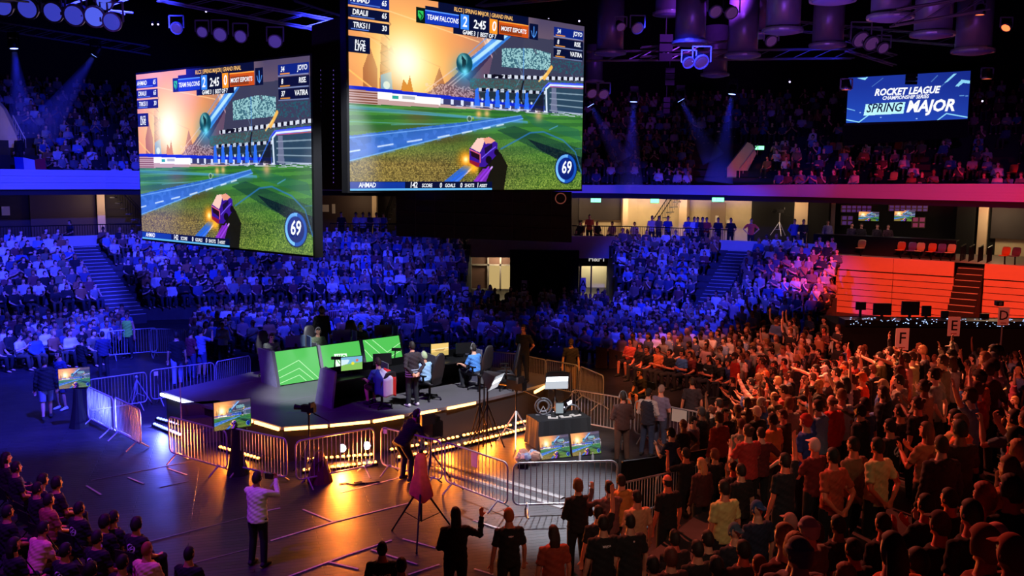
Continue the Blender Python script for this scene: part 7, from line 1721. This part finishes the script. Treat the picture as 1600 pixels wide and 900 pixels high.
for i, (px, py, zone, where) in enumerate(EMPT):
    if zone == 2: Y = at_px(px, offset_line(T, OFF+0.6)).y; p = on_y(px, py, Y); p.z = TOPZ
    else:
        p = None
        for k in range(UROW if zone == 1 else NROW):
            L = offset_line(T, OFF+1.35+k*0.9) if zone == 1 else offset_line(T, (k+0.55)*RD); z = 6.1+0.42*k if zone == 1 else Z0+RZ*k; q = at_px(px, L)
            if q is not None and proj((q.x, q.y, z+0.6))[1] <= py: p = Vector((q.x, q.y, z)); break
        if p is None: continue
    a, b = SM_[i % 3 if zone != 1 else (0, 0, 1)[i % 3]]
    t = thing('stadium_seat', 'empty %s shell seat, %s of those on the %s' % (('cream', 'orange', 'violet')[i % 3 if zone != 1 else (0, 0, 1)[i % 3]], ORD[i], where), 'seat', p, face_to(p), 'empty stadium seats')
    link('seat_pan', a, t); link('seat_back', b, t); link('support', sup, t)

# ================================================================== roof: light drums, trusses, lamps
DRUM = mat('brushed drum sheet', (150, 138, 165), 0.36, 0.35, noise=0.1, scale=3); DOME = mat('drum diffuser', (150, 140, 200), 0.5)
DR = [(953,83,50,62,38.5),(1078,67,56,56,35),(1160,87,55,16,36),(1117,117,44,28,44),(1223,48,62,48,31.5),(1293,71,56,20,35),(1301,0,70,40,27.5),(1391,27,70,30,27.5),(1457,54,66,22,30),(1520,80,63,44,31),(928,128,32,20,58),(1045,22,50,60,40),(1190,55,52,60,38)]
for i, (x, y, w_, hh, Y) in enumerate(DR):
    p = on_y(x, y, Y); r = w_*Y/1450/2; h = max(2.2, hh*Y/1450); t = thing('ceiling_drum', 'hanging metal light drum with round pale underside, %s of the row in the roof' % ORD[i], 'ceiling drum', p)
    MB().lathe([(r*0.82, 0.1), (r*0.82, h)], (0,0,0), 28).build('casing', DRUM, t, smooth=True)
    MB().lathe([(r*0.98, 0.06), (r*1.0, 0.0), (r*0.98, -0.05), (r*0.82, -0.03), (r*0.82, 0.12)], (0,0,0), 28).build('rim', METAL, t)
    MB().lathe([(r*0.93, -0.02), (r*0.7, -0.09), (r*0.35, -0.13), (0.01, -0.14)], (0,0,0), 28).build('diffuser', DOME, t, smooth=True)
TRM = mat('truss aluminium', (150, 150, 160), 0.4, 0.6)
def truss(label, a, b, s=0.4):
    a, b = Vector(a), Vector(b); d = b-a; L = d.length; n = max(3, int(L/0.9)); t = thing('lighting_truss', label, 'truss', a); u = Vector((0,0,s)); v = d.normalized().cross(Vector((0,0,1))).normalized()*s
    C4 = [Vector(), u, v, u+v]; m = MB()
    for c in C4: m.tube([c, c+d], 0.03, 6)
    m.build('chords', TRM, t); m = MB()
    for k in range(n):
        p = d*(k/n); q = d*((k+1)/n)
        for c0, c1 in ((0, 1), (2, 3), (0, 2), (1, 3)): m.beam(p+C4[c0], q+C4[c1], 0.022)
    m.build('lacing', TRM, t); return t
for lab, a, b in (('long truss across the upper left with round lamps', on_y(-20,0,24), on_y(195,22,27)), ('truss from the upper middle towards the left screen', on_y(245,2,30), on_y(560,60,32)), ('truss above the right giant screen', on_y(740,12,30), on_y(1000,-12,31)),
    ('long truss from the right screen to the banner screen', on_y(915,96,42), on_y(1330,92,42)), ('truss crossing above the banner screen', on_y(1200,46,42), on_y(1490,72,42)), ('low truss over the left balcony', on_y(0,48,47.5), on_y(235,86,47.5)),
    ('diagonal truss behind the banner screen', on_y(1320,80,40), on_y(1395,103,40)), ('near truss along the top right', on_y(1390,42,26), on_y(1535,18,26)), ('short truss beside the ceiling drums', on_y(1000,90,41), on_y(1170,78,41)), ('truss piece behind the left screen top', on_y(460,20,34), on_y(552,50,34))): truss(lab, a, b)
def par_lamp(label, x, y, Y, r, m_, aim=(0, -0.93, -0.36), nm='par_lamp', housing=BLKMET):
    p = on_y(x, y, Y); t = thing(nm, label, 'light', p); q = Vector(aim).normalized().to_track_quat('Z', 'Y').to_matrix()
    MB().lathe([(r*0.55, -r*1.8), (r*0.9, -r*0.6), (r, 0)], (0,0,0), 16, q).build('housing', housing, t, smooth=True); MB().lathe([(0.01, r*.12), (r*.45, r*.09), (r*0.84, 0.012), (r*0.84, -0.01)], (0,0,0), 20, q).build('lens', m_, t, smooth=True); MB().lathe([(r*.84, -.01), (r*.84, .03), (r*1.0, .03), (r*1.02, -.02)], (0,0,0), 20, q).build('bezel', TRM, t)
    m = MB(); m.beam((-r*1.15, 0, 0), (-r*1.15, 0, r*1.95), 0.04); m.beam((-r*1.17, 0, r*1.93), (r*1.17, 0, r*1.93), 0.04); m.beam((r*1.15, 0, 0), (r*1.15, 0, r*1.95), 0.04); m.build('yoke', TRM, t); return t
PB = emit('blue house lamp', (56, 62, 190), 0.9, False); PBB = emit('bright blue house lamp', (80, 96, 235), 1.0, False); PV = emit('violet house lamp', (84, 60, 170), 0.6, False)
for i, (x, y, r, m_) in enumerate(((3,8,.26,PB),(43,13,.25,PB),(83,19,.24,PB),(116,24,.25,PB),(148,26,.25,PBB),(175,34,.22,PB),(163,3,.2,PBB),(276,44,.17,PV),(316,50,.16,PV),(344,54,.2,PV),(376,57,.18,PV),(515,80,.2,PV),(430,65,.2,PV))):
    par_lamp('round blue-violet lamp in the roof, %s from the left' % ORD[i], x, y, 24.5 if i < 7 else 30, r*1.15, m_)
for i, (x, y, r) in enumerate(((970,42,.16),(996,44,.2),(1076,98,.2),(1096,97,.25),(1345,62,.28),(1362,68,.26),(1380,75,.2),(1118,18,.22),(1143,20,.22),(925,146,.18),(943,147,.18),(1205,64,.2))):
    par_lamp('violet-lit lamp beside the ceiling drums, %s from the left' % ORD[i], x, y, 33, r*1.1, emit('dim violet lens', (96, 50, 120), 0.5, False), (0.2, -0.7, -0.5))
OL = emit('orange lamp', (255, 110, 60), 2.5, False)
for i, (x, y, d) in enumerate(((1531,22,(0,0,-1)),(1572,43,(-.6,-.4,-.7)),(1542,122,(0,0,-1)),(1322,139,(0,0,-1)))): par_lamp('small orange-lit fixture in the upper right, %s from the top left' % ORD[i], x, y, 30, .16, OL, d)
# moving heads throwing blue beams into thin haze
HZ = bpy.data.materials.new('thin haze'); HZ.use_nodes = True; nt = HZ.node_tree; nt.nodes.remove(nt.nodes['Principled BSDF']); vs_ = nt.nodes.new('ShaderNodeVolumeScatter'); vs_.inputs['Density'].default_value = 0.30; vs_.inputs['Color'].default_value = (0.8, 0.8, 1, 1); nt.links.new(vs_.outputs[0], nt.nodes['Material Output'].inputs['Volume'])
BL_ = emit('beam lamp blue', (120, 140, 255), 6.0, False)
for i, (x, y, Y, dx, L, en) in enumerate(((22,81,44,.06,4.0,600),(150,92,46,-.75,4.6,300),(990,164,46,-.03,4.0,450),(1144,152,46,-.12,4.2,450),(921,170,46,.6,3.0,130),(1062,162,46,.6,3.2,150))):
    p = on_y(x, y, Y); d = Vector((dx, 0, -1)).normalized(); q = d.to_track_quat('Z', 'Y').to_matrix()
    t = thing('beam_lamp', 'moving beam lamp throwing a blue beam, %s on the rig' % ORD[i], 'light', p); MB().box((0,0,0.75), (0.4,0.3,0.25)).build('base', BLKMET, t); m = MB(); m.beam((-.24,0,.7), (-.24,0,.2), 0.06); m.beam((.24,0,.7), (.24,0,.2), 0.06); m.beam((-.26,0,.66), (.26,0,.66), 0.06); m.build('yoke', BLKMET, t)
    MB().lathe([(.12,-.35), (.2,-.1), (.2,.1)], (0,0,.25), 14, q).build('head', BLKMET, t); MB().lathe([(0.01,.105), (.17,.11), (.17,.1)], (0,0,.25), 14, q).build('lens', BL_, t)
    s0 = Vector(p)+Vector((0,0,.25))+d*0.2; l = spot(s0, s0+d*10, en, (0.02, 0.03, 1.0), 17, 0.4, 0.08, 'beam_light')
    r1 = L*math.tan(math.radians(8)); hz = thing('haze', 'thin haze lit blue below the %s beam lamp' % ORD[i], 'haze', s0); hz['kind'] = 'stuff'
    MB().lathe([(0.12, 0.05), (r1*1.05+0.12, L)], (0,0,0), 16, q).build('haze_column', HZ, hz)
for i, (x, y) in enumerate(((247,38),(238,38),(322,18),(1234,128),(1228,33),(857,30),(905,33),(1535,158))): 
    p = on_y(x, y, 34); t = thing('pin_spot', 'tiny white point lamp in the dark roof, %s of its kind' % ORD[i], 'light', p); MB().sphere((0,0,0), 0.035, 8, 6).build('bulb', emit('pin bulb', (225, 215, 255), 2.0, False), t); MB().box((0,0.05,0.06), (0.08,0.08,0.1)).build('socket', BLKMET, t)
# hanging line of speakers beside the banner
for i, (x, y, w_, h_, Y) in enumerate(((1424,124,15,16,48.0),(1040,75,20,40,40),(1046,120,14,26,44),(1041,165,10,24,44))):
    p = on_y(x, y, Y); s_ = Y/1450; t = thing('hanging_loudspeaker', ('dark round fixture hanging in front of the banner screen','dim violet box cluster under the ceiling drums','small violet box below the box cluster','grey box hanging lowest in the middle of the roof')[i], 'loudspeaker', p)
    m = MB(); n = 3
    for k in range(n): m.box((0, 0, (k-1)*h_*s_/n), (w_*s_, .3, h_*s_/n*.88), Matrix.Rotation((k-1)*-.12, 3, 'X'))
    m.build('cabinets', mat('cabinet violet grey', (50, 40, 60), .6) if i else BLKMET, t); MB().beam((0,0,h_*s_/2), (0,0,h_*s_/2+1.5), .03).build('hanger', BLKMET, t)
